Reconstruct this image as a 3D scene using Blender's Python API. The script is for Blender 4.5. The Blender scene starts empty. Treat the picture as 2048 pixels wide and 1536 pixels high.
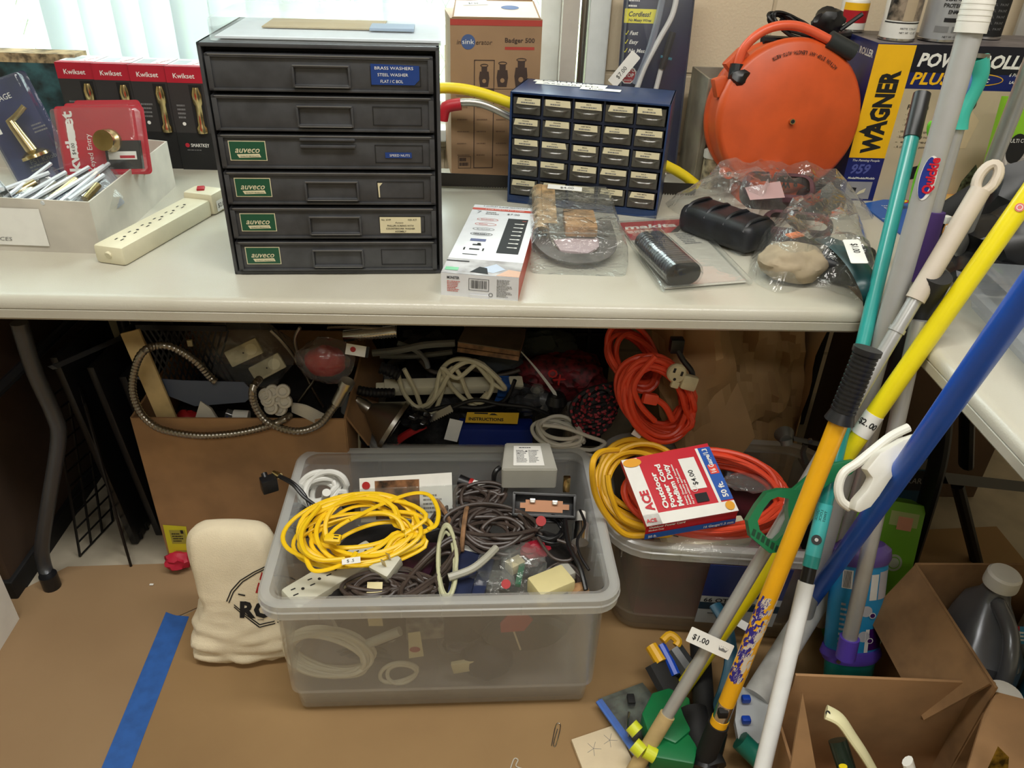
import bpy, bmesh, math, random
from mathutils import Vector, Matrix, noise
PI = math.pi
R = math.radians
SC = bpy.context.scene
COL = SC.collection
rnd = random.Random(7)

# ------------------------------------------------------------------ camera
FPX = 1538.0
def _frame():
    d = Vector((930-1024, 3250-768, FPX)).normalized()          # straight down, in camera axes (x right, y down, z forward)
    a = Vector((0-1024, 635-768, FPX)); b = Vector((1700-1024, 662-768, FPX))   # the table's front edge
    n = a.cross(b); e = d.cross(n).normalized()
    if e.x < 0: e = -e
    y = e.cross(d)
    if y.z < 0: y = -y
    return e, y, -d
_E, _Y, _U = _frame()
CAM = Vector((0, 0, 1.29))
def _ray(px, py):
    v = Vector((px-1024, py-768, FPX))
    return Vector((_E.dot(v), _Y.dot(v), _U.dot(v)))
def PZ(px, py, z):
    v = _ray(px, py); return CAM + v*((z-CAM.z)/v.z)
def PY(px, py, y):
    v = _ray(px, py); return CAM + v*(y/v.y)
cam_d = bpy.data.cameras.new('camera'); cam = bpy.data.objects.new('camera', cam_d); COL.objects.link(cam)
cam_d.sensor_fit = 'HORIZONTAL'; cam_d.sensor_width = 36; cam_d.lens = 36*FPX/2048; cam_d.clip_start = .02; cam_d.clip_end = 60
cr = Vector((_E.x, _Y.x, _U.x)); cdn = Vector((_E.y, _Y.y, _U.y)); cf = Vector((_E.z, _Y.z, _U.z))
M = Matrix.Identity(4)
for i in range(3):
    M[i][0] = cr[i]; M[i][1] = -cdn[i]; M[i][2] = -cf[i]; M[i][3] = CAM[i]
cam.matrix_world = M
SC.camera = cam

# ------------------------------------------------------------------ view and light
SC.view_settings.view_transform = 'Standard'
try: SC.view_settings.look = 'None'
except Exception: pass
SC.view_settings.exposure = 0.0
SC.view_settings.gamma = 1.0
SC.view_settings.use_curve_mapping = False
SC.cycles.transparent_max_bounces = 24
SC.cycles.max_bounces = 8
w = bpy.data.worlds.new('world'); SC.world = w; w.use_nodes = True
# overcast sky: brighter overhead than at the horizon
_n = w.node_tree; _bg = _n.nodes['Background']; _tc = _n.nodes.new('ShaderNodeTexCoord'); _sx = _n.nodes.new('ShaderNodeSeparateXYZ'); _mr = _n.nodes.new('ShaderNodeMapRange')
_n.links.new(_tc.outputs['Generated'], _sx.inputs[0]); _n.links.new(_sx.outputs['Z'], _mr.inputs[0])
_mr.inputs[1].default_value = 0; _mr.inputs[2].default_value = .6; _mr.inputs[3].default_value = 2.1; _mr.inputs[4].default_value = 12.0
_n.links.new(_mr.outputs[0], _bg.inputs[1]); _bg.inputs[0].default_value = (.93, .98, 1, 1)
def area(name, loc, size, power, col, rot=(0, 0, 0), portal=False):
    l = bpy.data.lights.new(name, 'AREA'); l.shape = 'RECTANGLE'; l.size, l.size_y = size; l.energy = power; l.color = col
    if portal: l.cycles.is_portal = True
    o = bpy.data.objects.new(name, l); COL.objects.link(o); o.location = loc; o.rotation_euler = rot
    return o
area('window_portal', (-1.1, 2.2, 1.55), (2.6, 1.4), 1, (1, 1, 1), (R(-90), 0, 0), True)
area('ceiling_lamp_light', (-0.55, 0.55, 2.62), (1.2, .3), 25, (1, .975, .92))
area('ceiling_lamp_light', (0.75, 0.45, 2.62), (1.2, .3), 25, (1, .975, .92))
area('ceiling_lamp_light', (0.1, -1.3, 2.62), (1.2, .3), 24, (1, .975, .92))

# ------------------------------------------------------------------ materials
def lin(c): return tuple((x/255/12.92 if x/255 <= .04045 else ((x/255+.055)/1.055)**2.4) for x in c)
_mats = {}
def mat(key, c, rough=.5, metal=0, noise_amt=0, scale=30, bump=0, bscale=200, coat=0, emit=0, c2=None, detail=3):
    """principled material with colour c (sRGB 0-255); optional procedural mottling towards c2 and bump"""
    if key in _mats: return _mats[key]
    m = bpy.data.materials.new(key); m.use_nodes = True; nt = m.node_tree; b = nt.nodes['Principled BSDF']
    b.inputs['Base Color'].default_value = (*lin(c), 1); b.inputs['Roughness'].default_value = rough; b.inputs['Metallic'].default_value = metal
    if coat: b.inputs['Coat Weight'].default_value = coat; b.inputs['Coat Roughness'].default_value = .15
    if emit: b.inputs['Emission Color'].default_value = (*lin(c), 1); b.inputs['Emission Strength'].default_value = emit
    tc = nt.nodes.new('ShaderNodeTexCoord')
    nz = nt.nodes.new('ShaderNodeTexNoise'); nz.inputs['Scale'].default_value = scale; nz.inputs['Detail'].default_value = detail
    nt.links.new(tc.outputs['Object'], nz.inputs['Vector'])
    amt = noise_amt or .012
    if c2 is None: c2 = tuple(max(0, x*(1-amt*2.2)) for x in c)
    mix = nt.nodes.new('ShaderNodeMix'); mix.data_type = 'RGBA'
    mix.inputs[6].default_value = (*lin(c), 1); mix.inputs[7].default_value = (*lin(c2), 1)
    rp = nt.nodes.new('ShaderNodeMapRange'); rp.inputs[1].default_value = .38; rp.inputs[2].default_value = .68
    nt.links.new(nz.outputs['Fac'], rp.inputs[0]); nt.links.new(rp.outputs[0], mix.inputs[0]); nt.links.new(mix.outputs[2], b.inputs['Base Color'])
    if bump:
        n2 = nt.nodes.new('ShaderNodeTexNoise'); n2.inputs['Scale'].default_value = bscale; n2.inputs['Detail'].default_value = 2
        nt.links.new(tc.outputs['Object'], n2.inputs['Vector'])
        bp = nt.nodes.new('ShaderNodeBump'); bp.inputs['Strength'].default_value = bump; bp.inputs['Distance'].default_value = .002
        nt.links.new(n2.outputs['Fac'], bp.inputs['Height']); nt.links.new(bp.outputs[0], b.inputs['Normal'])
    _mats[key] = m; return m
def clear(key, tint=(251, 252, 252), body=.12, rough=.08, bump=0, bscale=60, bodyc=(225, 228, 225)):
    """thin clear or frosted plastic: straight-through transparency plus a little milky body plus gloss"""
    if key in _mats: return _mats[key]
    m = bpy.data.materials.new(key); m.use_nodes = True; nt = m.node_tree; nt.nodes.clear()
    out = nt.nodes.new('ShaderNodeOutputMaterial'); tr = nt.nodes.new('ShaderNodeBsdfTransparent'); tr.inputs[0].default_value = (*lin(tint), 1)
    df = nt.nodes.new('ShaderNodeBsdfDiffuse'); df.inputs[0].default_value = (*lin(bodyc), 1)
    tl = nt.nodes.new('ShaderNodeBsdfTranslucent'); tl.inputs[0].default_value = (*lin(bodyc), 1)
    m1 = nt.nodes.new('ShaderNodeMixShader'); m1.inputs[0].default_value = .5; nt.links.new(df.outputs[0], m1.inputs[1]); nt.links.new(tl.outputs[0], m1.inputs[2])
    m2 = nt.nodes.new('ShaderNodeMixShader'); m2.inputs[0].default_value = body; nt.links.new(tr.outputs[0], m2.inputs[1]); nt.links.new(m1.outputs[0], m2.inputs[2])
    gl = nt.nodes.new('ShaderNodeBsdfGlossy'); gl.inputs['Roughness'].default_value = rough; gl.inputs[0].default_value = (1, 1, 1, 1)
    lw = nt.nodes.new('ShaderNodeLayerWeight'); lw.inputs[0].default_value = .5
    pw = nt.nodes.new('ShaderNodeMath'); pw.operation = 'POWER'; pw.inputs[1].default_value = 5; nt.links.new(lw.outputs['Facing'], pw.inputs[0])
    fr = nt.nodes.new('ShaderNodeMath'); fr.operation = 'MULTIPLY_ADD'; fr.inputs[1].default_value = .92; fr.inputs[2].default_value = .045; nt.links.new(pw.outputs[0], fr.inputs[0])
    m3 = nt.nodes.new('ShaderNodeMixShader'); nt.links.new(fr.outputs[0], m3.inputs[0]); nt.links.new(m2.outputs[0], m3.inputs[1]); nt.links.new(gl.outputs[0], m3.inputs[2])
    nt.links.new(m3.outputs[0], out.inputs[0])
    if bump:
        tc = nt.nodes.new('ShaderNodeTexCoord'); n2 = nt.nodes.new('ShaderNodeTexNoise'); n2.inputs['Scale'].default_value = bscale; n2.inputs['Detail'].default_value = 3; n2.inputs['Distortion'].default_value = 1.2
        nt.links.new(tc.outputs['Object'], n2.inputs['Vector'])
        bp = nt.nodes.new('ShaderNodeBump'); bp.inputs['Strength'].default_value = bump; bp.inputs['Distance'].default_value = .01
        nt.links.new(n2.outputs['Fac'], bp.inputs['Height'])
        for n in (df, gl, lw): nt.links.new(bp.outputs[0], n.inputs['Normal'])
    _mats[key] = m; return m

white = mat('white_plastic', (232, 230, 222), .35)
paper = mat('white_paper', (235, 234, 228), .7)
black = mat('black_plastic', (22, 22, 24), .35)
blackm = mat('matte_black', (14, 14, 15), .7)
ink = mat('black_ink', (18, 18, 20), .7)
grey_ink = mat('grey_ink', (120, 120, 120), .7)
card = mat('corrugated_cardboard', (163, 124, 84), .85, noise_amt=.05, scale=14, bump=.1, bscale=90)
card_d = mat('inner_cardboard', (150, 114, 76), .85, noise_amt=.06, scale=20)
red = mat('red_print', (176, 24, 38), .45)
yellow_p = mat('yellow_print', (240, 215, 30), .5)
blue_p = mat('blue_print', (28, 40, 110), .4)
wood = mat('pale_wood', (205, 178, 125), .6, noise_amt=.08, scale=18)
chrome = mat('chrome', (215, 215, 215), .18, 1)
steel = mat('brushed_steel', (175, 172, 165), .32, 1)
alum = mat('pole_aluminium', (188, 188, 186), .34, .45)
brass = mat('brass', (212, 190, 140), .2, 1)
clearp = clear('clear_plastic')
bagp = clear('clear_bag', body=.11, rough=.07, bump=.8, bscale=30)
blister = clear('clear_blister', body=.06, rough=.05, bump=.15, bscale=20)

# ------------------------------------------------------------------ mesh builder
_font_cache = {}
def frame_from(o, x, y):
    x = Vector(x).normalized(); y = Vector(y); n = x.cross(y).normalized(); y = n.cross(x)
    m = Matrix.Identity(4)
    for i in range(3): m[i][0] = x[i]; m[i][1] = y[i]; m[i][2] = n[i]; m[i][3] = o[i]
    return m
def smooth_path(pts, n=6, closed=False):
    pts = [Vector(p) for p in pts]; out = []; N = len(pts)
    for i in range(N if closed else N-1):
        if closed: p0, p1, p2, p3 = pts[i-1], pts[i], pts[(i+1) % N], pts[(i+2) % N]
        else: p0, p1, p2, p3 = pts[max(i-1, 0)], pts[i], pts[i+1], pts[min(i+2, N-1)]
        for k in range(n):
            t = k/n; out.append(.5*((2*p1)+(p2-p0)*t+(2*p0-5*p1+4*p2-p3)*t*t+(3*p1-p0-3*p2+p3)*t**3))
    if not closed: out.append(pts[-1])
    return out
class MB:
    def __init__(s, F=None):
        s.bm = bmesh.new(); s.m = []; s.F = F or Matrix.Identity(4)
    def mi(s, m):
        if m not in s.m: s.m.append(m)
        return s.m.index(m)
    def v(s, p): return s.bm.verts.new(s.F @ Vector(p))
    def face(s, vs, m):
        try: f = s.bm.faces.new(vs)
        except ValueError: return None
        f.material_index = s.mi(m); return f
    def poly(s, pts, m, z=.0004):
        return s.face([s.v((p[0], p[1], p[2] if len(p) > 2 else z)) for p in pts], m)
    def rect(s, x, y, w, h, m, z=.0004, rot=0):
        c, q = math.cos(rot), math.sin(rot)
        return s.poly([(x+a*c-b*q, y+a*q+b*c) for a, b in ((0, 0), (w, 0), (w, h), (0, h))], m, z)
    def disc(s, x, y, r, m, z=.0005, ry=None, seg=24, a0=0, a1=2*PI):
        ry = ry or r; full = abs(a1-a0-2*PI) < 1e-6
        pts = [(x+r*math.cos(a0+(a1-a0)*i/seg), y+ry*math.sin(a0+(a1-a0)*i/seg)) for i in range(seg if full else seg+1)]
        return s.poly(pts, m, z)
    def ring(s, x, y, r, wd, m, z=.0006, seg=24, ry=None, a0=0, a1=2*PI):
        ry = ry or r; P = []
        for i in range(seg+1):
            a = a0+(a1-a0)*i/seg; P.append((s.v((x+r*math.cos(a), y+ry*math.sin(a), z)), s.v((x+(r-wd)*math.cos(a), y+(ry-wd)*math.sin(a), z))))
        for i in range(seg): s.face([P[i][0], P[i+1][0], P[i+1][1], P[i][1]], m)
    def outline(s, x, y, w, h, t, m, z=.0006):
        s.rect(x, y, w, t, m, z); s.rect(x, y+h-t, w, t, m, z); s.rect(x, y, t, h, m, z); s.rect(x+w-t, y, t, h, m, z)
    def line(s, p, q, t, m, z=.0006):
        p = Vector(p[:2]); q = Vector(q[:2]); d = q-p; n = Vector((-d.y, d.x)).normalized()*t/2
        s.poly([p-n, q-n, q+n, p+n], m, z)
    def app(s, tb, m, F=None):
        F = s.F @ F if F is not None else s.F; k = s.mi(m); mp = {}
        for vv in tb.verts: mp[vv] = s.bm.verts.new(F @ vv.co)
        for f in tb.faces:
            try: g = s.bm.faces.new([mp[vv] for vv in f.verts]); g.material_index = k
            except ValueError: pass
        tb.free()
    def box(s, c, sz, m, bev=0, rot=None, seg=2):
        tb = bmesh.new(); bmesh.ops.create_cube(tb, size=1)
        for vv in tb.verts: vv.co = Vector((vv.co.x*sz[0], vv.co.y*sz[1], vv.co.z*sz[2]))
        if bev: bmesh.ops.bevel(tb, geom=tb.edges[:], offset=bev, segments=seg, affect='EDGES', profile=.6)
        F = Matrix.Translation(Vector(c))
        if rot is not None: F = F @ (rot if isinstance(rot, Matrix) else Matrix.Rotation(rot, 4, 'Z'))
        s.app(tb, m, F)
    def prism(s, pts, z0, z1, m, bev=0):
        tb = bmesh.new(); vs = [tb.verts.new((p[0], p[1], z0)) for p in pts]; f = tb.faces.new(vs)
        r = bmesh.ops.extrude_face_region(tb, geom=[f])
        for g in r['geom']:
            if isinstance(g, bmesh.types.BMVert): g.co.z = z1
        bmesh.ops.recalc_face_normals(tb, faces=tb.faces[:])
        if bev: bmesh.ops.bevel(tb, geom=[e for e in tb.edges], offset=bev, segments=2, affect='EDGES', profile=.6)
        s.app(tb, m)
    def tube(s, path, r, m, seg=8, closed=False, flat=1.0, cap=True, upv=None):
        path = [Vector(p) for p in path]; n = len(path); rings = []
        rr = r if callable(r) else (lambda t: r)
        t0 = (path[1]-path[0]).normalized(); u = Vector((0, 0, 1)) if abs(t0.z) < .9 else Vector((1, 0, 0))
        if upv is not None: u = Vector(upv)
        for i in range(n):
            if closed: t = path[(i+1) % n]-path[i-1]
            else: t = path[min(i+1, n-1)]-path[max(i-1, 0)]
            if t.length < 1e-9: t = t0
            t = t.normalized(); u = (u-t*u.dot(t))
            if u.length < 1e-6: u = t.orthogonal()
            u.normalize(); b = t.cross(u); q = rr(i/max(n-1, 1))
            rings.append([s.v(path[i]+u*math.cos(2*PI*k/seg)*q*flat+b*math.sin(2*PI*k/seg)*q) for k in range(seg)])
        for i in range(n if closed else n-1):
            A = rings[i]; B = rings[(i+1) % n]
            for k in range(seg): s.face([A[k], A[(k+1) % seg], B[(k+1) % seg], B[k]], m)
        if cap and not closed: s.face(rings[0][::-1], m); s.face(rings[-1], m)
    def cyl(s, p, q, r, m, r2=None, seg=20, cap=True):
        r2 = r if r2 is None else r2
        s.tube([p, q], (lambda t: r+(r2-r)*t), m, seg, cap=cap)
    def lathe(s, prof, m, seg=28, sx=1, sy=1, cap=True):
        rings = []
        for r, z in prof:
            if r < 1e-6: rings.append([s.v((0, 0, z))])
            else: rings.append([s.v((r*sx*math.cos(2*PI*k/seg), r*sy*math.sin(2*PI*k/seg), z)) for k in range(seg)])
        for A, B in zip(rings, rings[1:]):
            for k in range(seg):
                l = (k+1) % seg
                if len(A) == 1 and len(B) == 1: continue
                if len(A) == 1: s.face([A[0], B[l], B[k]], m)
                elif len(B) == 1: s.face([A[k], A[l], B[0]], m)
                else: s.face([A[k], A[l], B[l], B[k]], m)
        if cap:
            if len(rings[0]) > 1: s.face(rings[0][::-1], m)
            if len(rings[-1]) > 1: s.face(rings[-1], m)
    def grid(s, f, nu, nv, m):
        V = [[s.v(f(i/nu, j/nv)) for i in range(nu+1)] for j in range(nv+1)]
        for j in range(nv):
            for i in range(nu): s.face([V[j][i], V[j][i+1], V[j+1][i+1], V[j+1][i]], m)
    def text(s, st, x, y, h, m, z=.0007, rot=0, bold=0, shear=0, wid=None, al='L', sp=1.0, mirror=False):
        """h = capital height; wid = squeeze to this width"""
        key = (st, bold, shear, sp)
        if key not in _font_cache:
            cu = bpy.data.curves.new('t', 'FONT'); cu.body = st; cu.size = 1; cu.resolution_u = 2; cu.offset = bold; cu.shear = shear; cu.space_character = sp
            ob = bpy.data.objects.new('t', cu); me = ob.to_mesh()
            V = [vv.co.copy() for vv in me.vertices]; Fc = [tuple(p.vertices) for p in me.polygons]
            ob.to_mesh_clear(); bpy.data.objects.remove(ob); bpy.data.curves.remove(cu)
            _font_cache[key] = (V, Fc)
        V, Fc = _font_cache[key]
        if not V: return
        x0 = min(a.x for a in V); x1 = max(a.x for a in V); k = h/.72; kx = k if wid is None else wid/max(x1-x0, 1e-6)
        W = (x1-x0)*kx; off = {'L': 0, 'C': -W/2, 'R': -W}[al]
        c, q = math.cos(rot), math.sin(rot); vs = []
        for a in V:
            X = (a.x-x0)*kx+off; Y = a.y*k
            if mirror: X = -X
            vs.append(s.v((x+X*c-Y*q, y+X*q+Y*c, z)))
        for f in Fc: s.face([vs[i] for i in f], m)
    def scrib(s, x, y, w, h, n, m, z=.0006, seed=1, fill=.45):
        """lines of print too small to read: rows of word-length dashes"""
        rr = random.Random(seed); st = h/n
        for i in range(n):
            X = x; Y = y+h-st*(i+1)+st*.25; end = x+w*rr.uniform(.6, 1)
            while X < end:
                l = min(rr.uniform(.04, .16)*w, end-X); s.rect(X, Y, l, st*fill, m, z); X += l+w*.025
    def build(s, name, parent=None, smooth=35, kind=None, label=None, cat=None, group=None):
        if parent is not None:
            inv = WM[parent.name].inverted()
            bmesh.ops.transform(s.bm, matrix=inv, verts=s.bm.verts[:])
        me = bpy.data.meshes.new(name)
        s.bm.to_mesh(me); s.bm.free()
        for m in s.m: me.materials.append(m)
        if smooth:
            me.polygons.foreach_set('use_smooth', [True]*len(me.polygons)); me.set_sharp_from_angle(angle=R(smooth))
        o = bpy.data.objects.new(name, me); COL.objects.link(o)
        if parent is not None:
            o.parent = parent; WM[o.name] = WM[parent.name].copy()
        else:
            WM[o.name] = Matrix.Identity(4)
            vs = me.vertices; 
            if len(vs) and kind != 'structure':
                lo = [min(v.co[i] for v in vs) for i in range(3)]; hi = [max(v.co[i] for v in vs) for i in range(3)]
                c = Vector(((lo[0]+hi[0])/2, (lo[1]+hi[1])/2, lo[2])); me.transform(Matrix.Translation(-c)); o.location = c
                WM[o.name] = Matrix.Translation(c)
        for k, val in (('kind', kind), ('label', label), ('category', cat), ('group', group)):
            if val: o[k] = val
        return o
WM = {}
def thing(name, label, cat, loc=(0, 0, 0), rz=0, group=None, Mx=None):
    o = bpy.data.objects.new(name, None); COL.objects.link(o); o.empty_display_size = .02
    m = Mx if Mx is not None else Matrix.Translation(Vector(loc)) @ Matrix.Rotation(rz, 4, 'Z')
    o.matrix_world = m; WM[o.name] = m.copy(); o['label'] = label; o['category'] = cat
    if group: o['group'] = group
    return o
def L(root): return MB(WM[root.name].copy())          # builder in the thing's own frame
def faceF(Mt, w, d, h, which):
    """frame of one face of a box that stands on its base centre"""
    o, x, y = {'front': ((-w/2, -d/2, 0), (1, 0, 0), (0, 0, 1)), 'right': ((w/2, -d/2, 0), (0, 1, 0), (0, 0, 1)),
               'left': ((-w/2, d/2, 0), (0, -1, 0), (0, 0, 1)), 'top': ((-w/2, -d/2, h), (1, 0, 0), (0, 1, 0))}[which]
    return Mt @ frame_from(Vector(o), x, y)
def coil(c, ux, uy, a, b, n, jit=.15, th=.02, seed=1, npt=14, sq=0):
    """centre line of a hand-wound bundle of cord: n loops about c in the plane ux, uy"""
    rr = random.Random(seed); ux = Vector(ux).normalized(); uy = Vector(uy).normalized(); nz = ux.cross(uy).normalized(); P = []
    for i in range(n*npt):
        t = 2*PI*i/npt; k = i//npt
        if i % npt == 0: ja, jb, ox, oy, tz, ph = rr.uniform(1-jit, 1), rr.uniform(1-jit, 1), rr.uniform(-1, 1)*a*jit*.5, rr.uniform(-1, 1)*b*jit*.5, rr.uniform(-1, 1), rr.uniform(-.25, .25)
        ct, st = math.cos(t+ph*0), math.sin(t)
        pinch = 1-sq*abs(math.cos(t))**3
        P.append(Vector(c)+ux*(a*ja*ct+ox)+uy*(b*jb*st*1+oy)*pinch+nz*(th*(tz+.35*math.sin(t*2+k))))
    return smooth_path(P, 3)
def lump(mb, c, rad, m, seed=0, amp=.18, sub=3, flat=True, freq=2.2, F=None, crease=False):
    """irregular crumpled closed shape"""
    tb = bmesh.new(); bmesh.ops.create_icosphere(tb, subdivisions=sub, radius=1)
    for v in tb.verts:
        p = v.co*freq+Vector((seed*3.7, seed*1.3, 0)); k = noise.noise(p)*amp+noise.noise(p*2.3)*amp*.5
        if crease: k += -abs(noise.noise(p*1.7+Vector((9, 2, 1))))*amp*1.3
        q = v.co*(1+k); v.co = Vector((q.x*rad[0], q.y*rad[1], q.z*rad[2]))
        if flat and v.co.z < -rad[2]*.75: v.co.z = -rad[2]*.75
    mb.app(tb, m, Matrix.Translation(Vector(c)) @ (F or Matrix.Identity(4)))
def rrect(w, d, r, n=6):
    pts = []
    for cx, cy, a in ((w/2-r, d/2-r, 0), (-w/2+r, d/2-r, 90), (-w/2+r, -d/2+r, 180), (w/2-r, -d/2+r, 270)):
        for i in range(n+1): t = R(a+90*i/n); pts.append((cx+r*math.cos(t), cy+r*math.sin(t)))
    return pts
def shell(mb, w, d, prof, r, m, n=6):
    """prof: (inset, z) rings of a rounded rectangle w x d"""
    rings = []
    for ins, z in prof:
        rings.append([mb.v((x, y, z)) for x, y in rrect(w-2*ins, d-2*ins, max(r-ins, .004), n)])
    for A, B in zip(rings, rings[1:]):
        for k in range(len(A)): l = (k+1) % len(A); mb.face([A[k], A[l], B[l], B[k]], m)
    return rings
TAB = .74
def table_box(px0, py0, px1, py1, z=TAB):
    """matrix and width of a box whose front foot runs between two photographed points at height z"""
    a = PZ(px0, py0, z); b = PZ(px1, py1, z); d = b-a; return a, b, d.length, math.atan2(d.y, d.x)
def box_at(name, label, cat, a, b, depth, group=None, frac=.5):
    d = b-a; wdt = d.length; ang = math.atan2(d.y, d.x); n = Vector((-math.sin(ang), math.cos(ang), 0))
    c = (a+b)/2+n*depth/2; t = thing(name, label, cat, c, ang, group); return t, wdt
# ================================================================== the room
def sbox(name, lo, hi, m, mb=None, bev=0):
    b = MB(); c = [(lo[i]+hi[i])/2 for i in range(3)]; s = [hi[i]-lo[i] for i in range(3)]; b.box(c, s, m, bev); return b.build(name, kind='structure', smooth=0)
tile = mat('beige_floor_tile', (178, 168, 148), .45, noise_amt=.06, scale=9)
wallp = mat('painted_wall', (205, 196, 172), .6, noise_amt=.02, scale=8, bump=.25, bscale=120)
sbox('floor', (-3.2, -3.2, -.1), (2.6, 2.3, 0), tile)
sbox('ceiling', (-3.2, -3.2, 2.7), (2.6, 2.3, 2.8), mat('ceiling_paint', (225, 222, 212), .8))
sbox('wall_left', (-3.3, -3.2, 0), (-3.2, 2.3, 2.7), wallp); sbox('wall_right', (2.6, -3.2, 0), (2.7, 2.3, 2.7), wallp); sbox('wall_front', (-3.2, -3.3, 0), (2.6, -3.2, 2.7), wallp)
# painted concrete block wall with courses 0.2 m high
def block_mat():
    m = bpy.data.materials.new('painted_block'); m.use_nodes = True; nt = m.node_tree; b = nt.nodes['Principled BSDF']; b.inputs['Roughness'].default_value = .55
    tc = nt.nodes.new('ShaderNodeTexCoord'); mp = nt.nodes.new('ShaderNodeMapping'); nt.links.new(tc.outputs['Object'], mp.inputs[0])
    mp.inputs['Rotation'].default_value = (R(90), 0, 0); mp.inputs['Location'].default_value = (.3, -.055, 0)
    br = nt.nodes.new('ShaderNodeTexBrick'); nt.links.new(mp.outputs[0], br.inputs['Vector'])
    br.inputs['Scale'].default_value = 1; br.inputs['Brick Width'].default_value = .4; br.inputs['Row Height'].default_value = .2; br.inputs['Mortar Size'].default_value = .006; br.inputs['Mortar Smooth'].default_value = .6
    br.inputs['Color1'].default_value = (*lin((228, 210, 180)), 1); br.inputs['Color2'].default_value = (*lin((224, 206, 176)), 1); br.inputs['Mortar'].default_value = (*lin((206, 188, 158)), 1)
    nt.links.new(br.outputs['Color'], b.inputs['Base Color'])
    nz = nt.nodes.new('ShaderNodeTexNoise'); nz.inputs['Scale'].default_value = 160; nt.links.new(tc.outputs['Object'], nz.inputs['Vector'])
    ma = nt.nodes.new('ShaderNodeMath'); ma.operation = 'MULTIPLY_ADD'; ma.inputs[1].default_value = .25; nt.links.new(nz.outputs['Fac'], ma.inputs[0])
    inv = nt.nodes.new('ShaderNodeMath'); inv.operation = 'SUBTRACT'; inv.inputs[0].default_value = 1; nt.links.new(br.outputs['Fac'], inv.inputs[1]); nt.links.new(inv.outputs[0], ma.inputs[2])
    bp = nt.nodes.new('ShaderNodeBump'); bp.inputs['Strength'].default_value = .6; bp.inputs['Distance'].default_value = .006; nt.links.new(ma.outputs[0], bp.inputs['Height']); nt.links.new(bp.outputs[0], b.inputs['Normal'])
    return m
blk = block_mat()
WY = 2.05
b = MB()
for lo, hi in (((.30, WY, 0), (2.6, WY+.2, 2.7)), ((-3.2, WY, 0), (.30, WY+.2, .80)), ((-3.2, WY, 2.3), (.30, WY+.2, 2.7)), ((-3.2, WY, .80), (-2.45, WY+.2, 2.3))):
    b.box([(lo[i]+hi[i])/2 for i in range(3)], [hi[i]-lo[i] for i in range(3)], blk)
b.build('wall_back', kind='structure', smooth=0)
wtrim = mat('white_window_trim', (228, 232, 230), .35)
btrim = mat('beige_jamb_paint', (200, 194, 184), .45)
sbox('trim_1', (.185, WY-.02, .80), (.225, WY+.12, 2.3), btrim)
sbox('trim_2', (.250, WY-.02, .80), (.300, WY+.12, 2.3), wtrim, bev=.004)
b = MB(); b.box((-1.13, WY+.04, .79), (2.66, .18, .03), wtrim, .004); b.build('trim_3', kind='structure', smooth=0)
pm = MB(); pm.cyl((.238, WY-.012, .76), (.238, WY-.012, 2.6), .0085, steel); pm.build('wall_pipe', label='vertical metal pipe beside the window trim', cat='pipe')
# window: white frame with mullions and clear glass
b = MB()
for lo, hi in (((.135, WY+.03, .80), (.185, WY+.10, 2.3)), ((-2.45, WY+.03, .80), (-2.38, WY+.10, 2.3)), ((-2.45, WY+.03, .80), (.18, WY+.10, .86)), ((-2.45, WY+.03, 2.23), (.18, WY+.10, 2.3)),
               ((-.72, WY+.04, .8), (-.66, WY+.09, 2.3)), ((-1.60, WY+.04, .8), (-1.54, WY+.09, 2.3))):
    b.box([(lo[i]+hi[i])/2 for i in range(3)], [hi[i]-lo[i] for i in range(3)], wtrim, .003)
g = clear('window_glass', tint=(244, 250, 248), body=.0, rough=.0)
win = b.build('window_1', kind='structure', smooth=0)
b = MB(); b.box((-1.13, WY+.065, 1.55), (2.56, .004, 1.38), g); b.build('window_pane', win, smooth=0)
# vertical blinds
slat_m = clear('blind_slat', body=.93, rough=.4, bodyc=(206, 214, 217))
bl = thing('vertical_blind', 'white vertical blind hanging in the bright window', 'blind', (-1.1, WY-.02, 2.25))
b = L(bl); b.box((0, 0, .02), (2.6, .05, .05), wtrim, .004); b.build('headrail', bl)
xs = [-2.3, -2.18, -2.06, -1.94, -1.82, -1.70, -1.58, -1.46, -1.345, -1.255, -1.135, -1.02, -.985, -.90, -.83, -.76, -.69, -.60, -.52, -.45, -.36, -.27, -.20]
for i, x in enumerate(xs):
    b = MB(); a = R([25, 35, 15, 40, 55][i % 5]); dx = .042*math.cos(a); dy = .042*math.sin(a)
    P = lambda u, v, x=x, dx=dx, dy=dy: (x+dx*(2*u-1), WY-.045+dy*(2*u-1)+.004*math.sin(PI*u), .845+v*1.40)
    b.grid(P, 6, 1, slat_m); b.build('slat', bl)
# outside
sky_m = mat('outdoor_ground', (128, 146, 96), .9, noise_amt=.15, scale=1.5)
b = MB(); b.box((-2, 8.2, -.15), (30, 11.5, .1), sky_m); b.build('ground', kind='structure', smooth=0)
fb = thing('chain_link_fence', 'chain link fence outside beyond the window', 'fence', (-1.5, 4.0, -.1))
fm = mat('fence_wire', (150, 158, 152), .5, .3)
b = L(fb)
for i in range(-70, 71):
    for s in (-1, 1): b.tube([(i*.075, 0, .05), (i*.075+s*1.75*.6, 0, 1.8)], .0022, fm, 4, cap=False)
b.build('wire_mesh', fb)
b = L(fb); b.cyl((-5, 0, 1.82), (5, 0, 1.82), .022, fm); b.build('top_rail', fb)
for x in (-2.4, 0, 2.4):
    b = L(fb); b.cyl((x, .03, 0), (x, .03, 1.86), .025, fm); b.build('post', fb)
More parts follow.
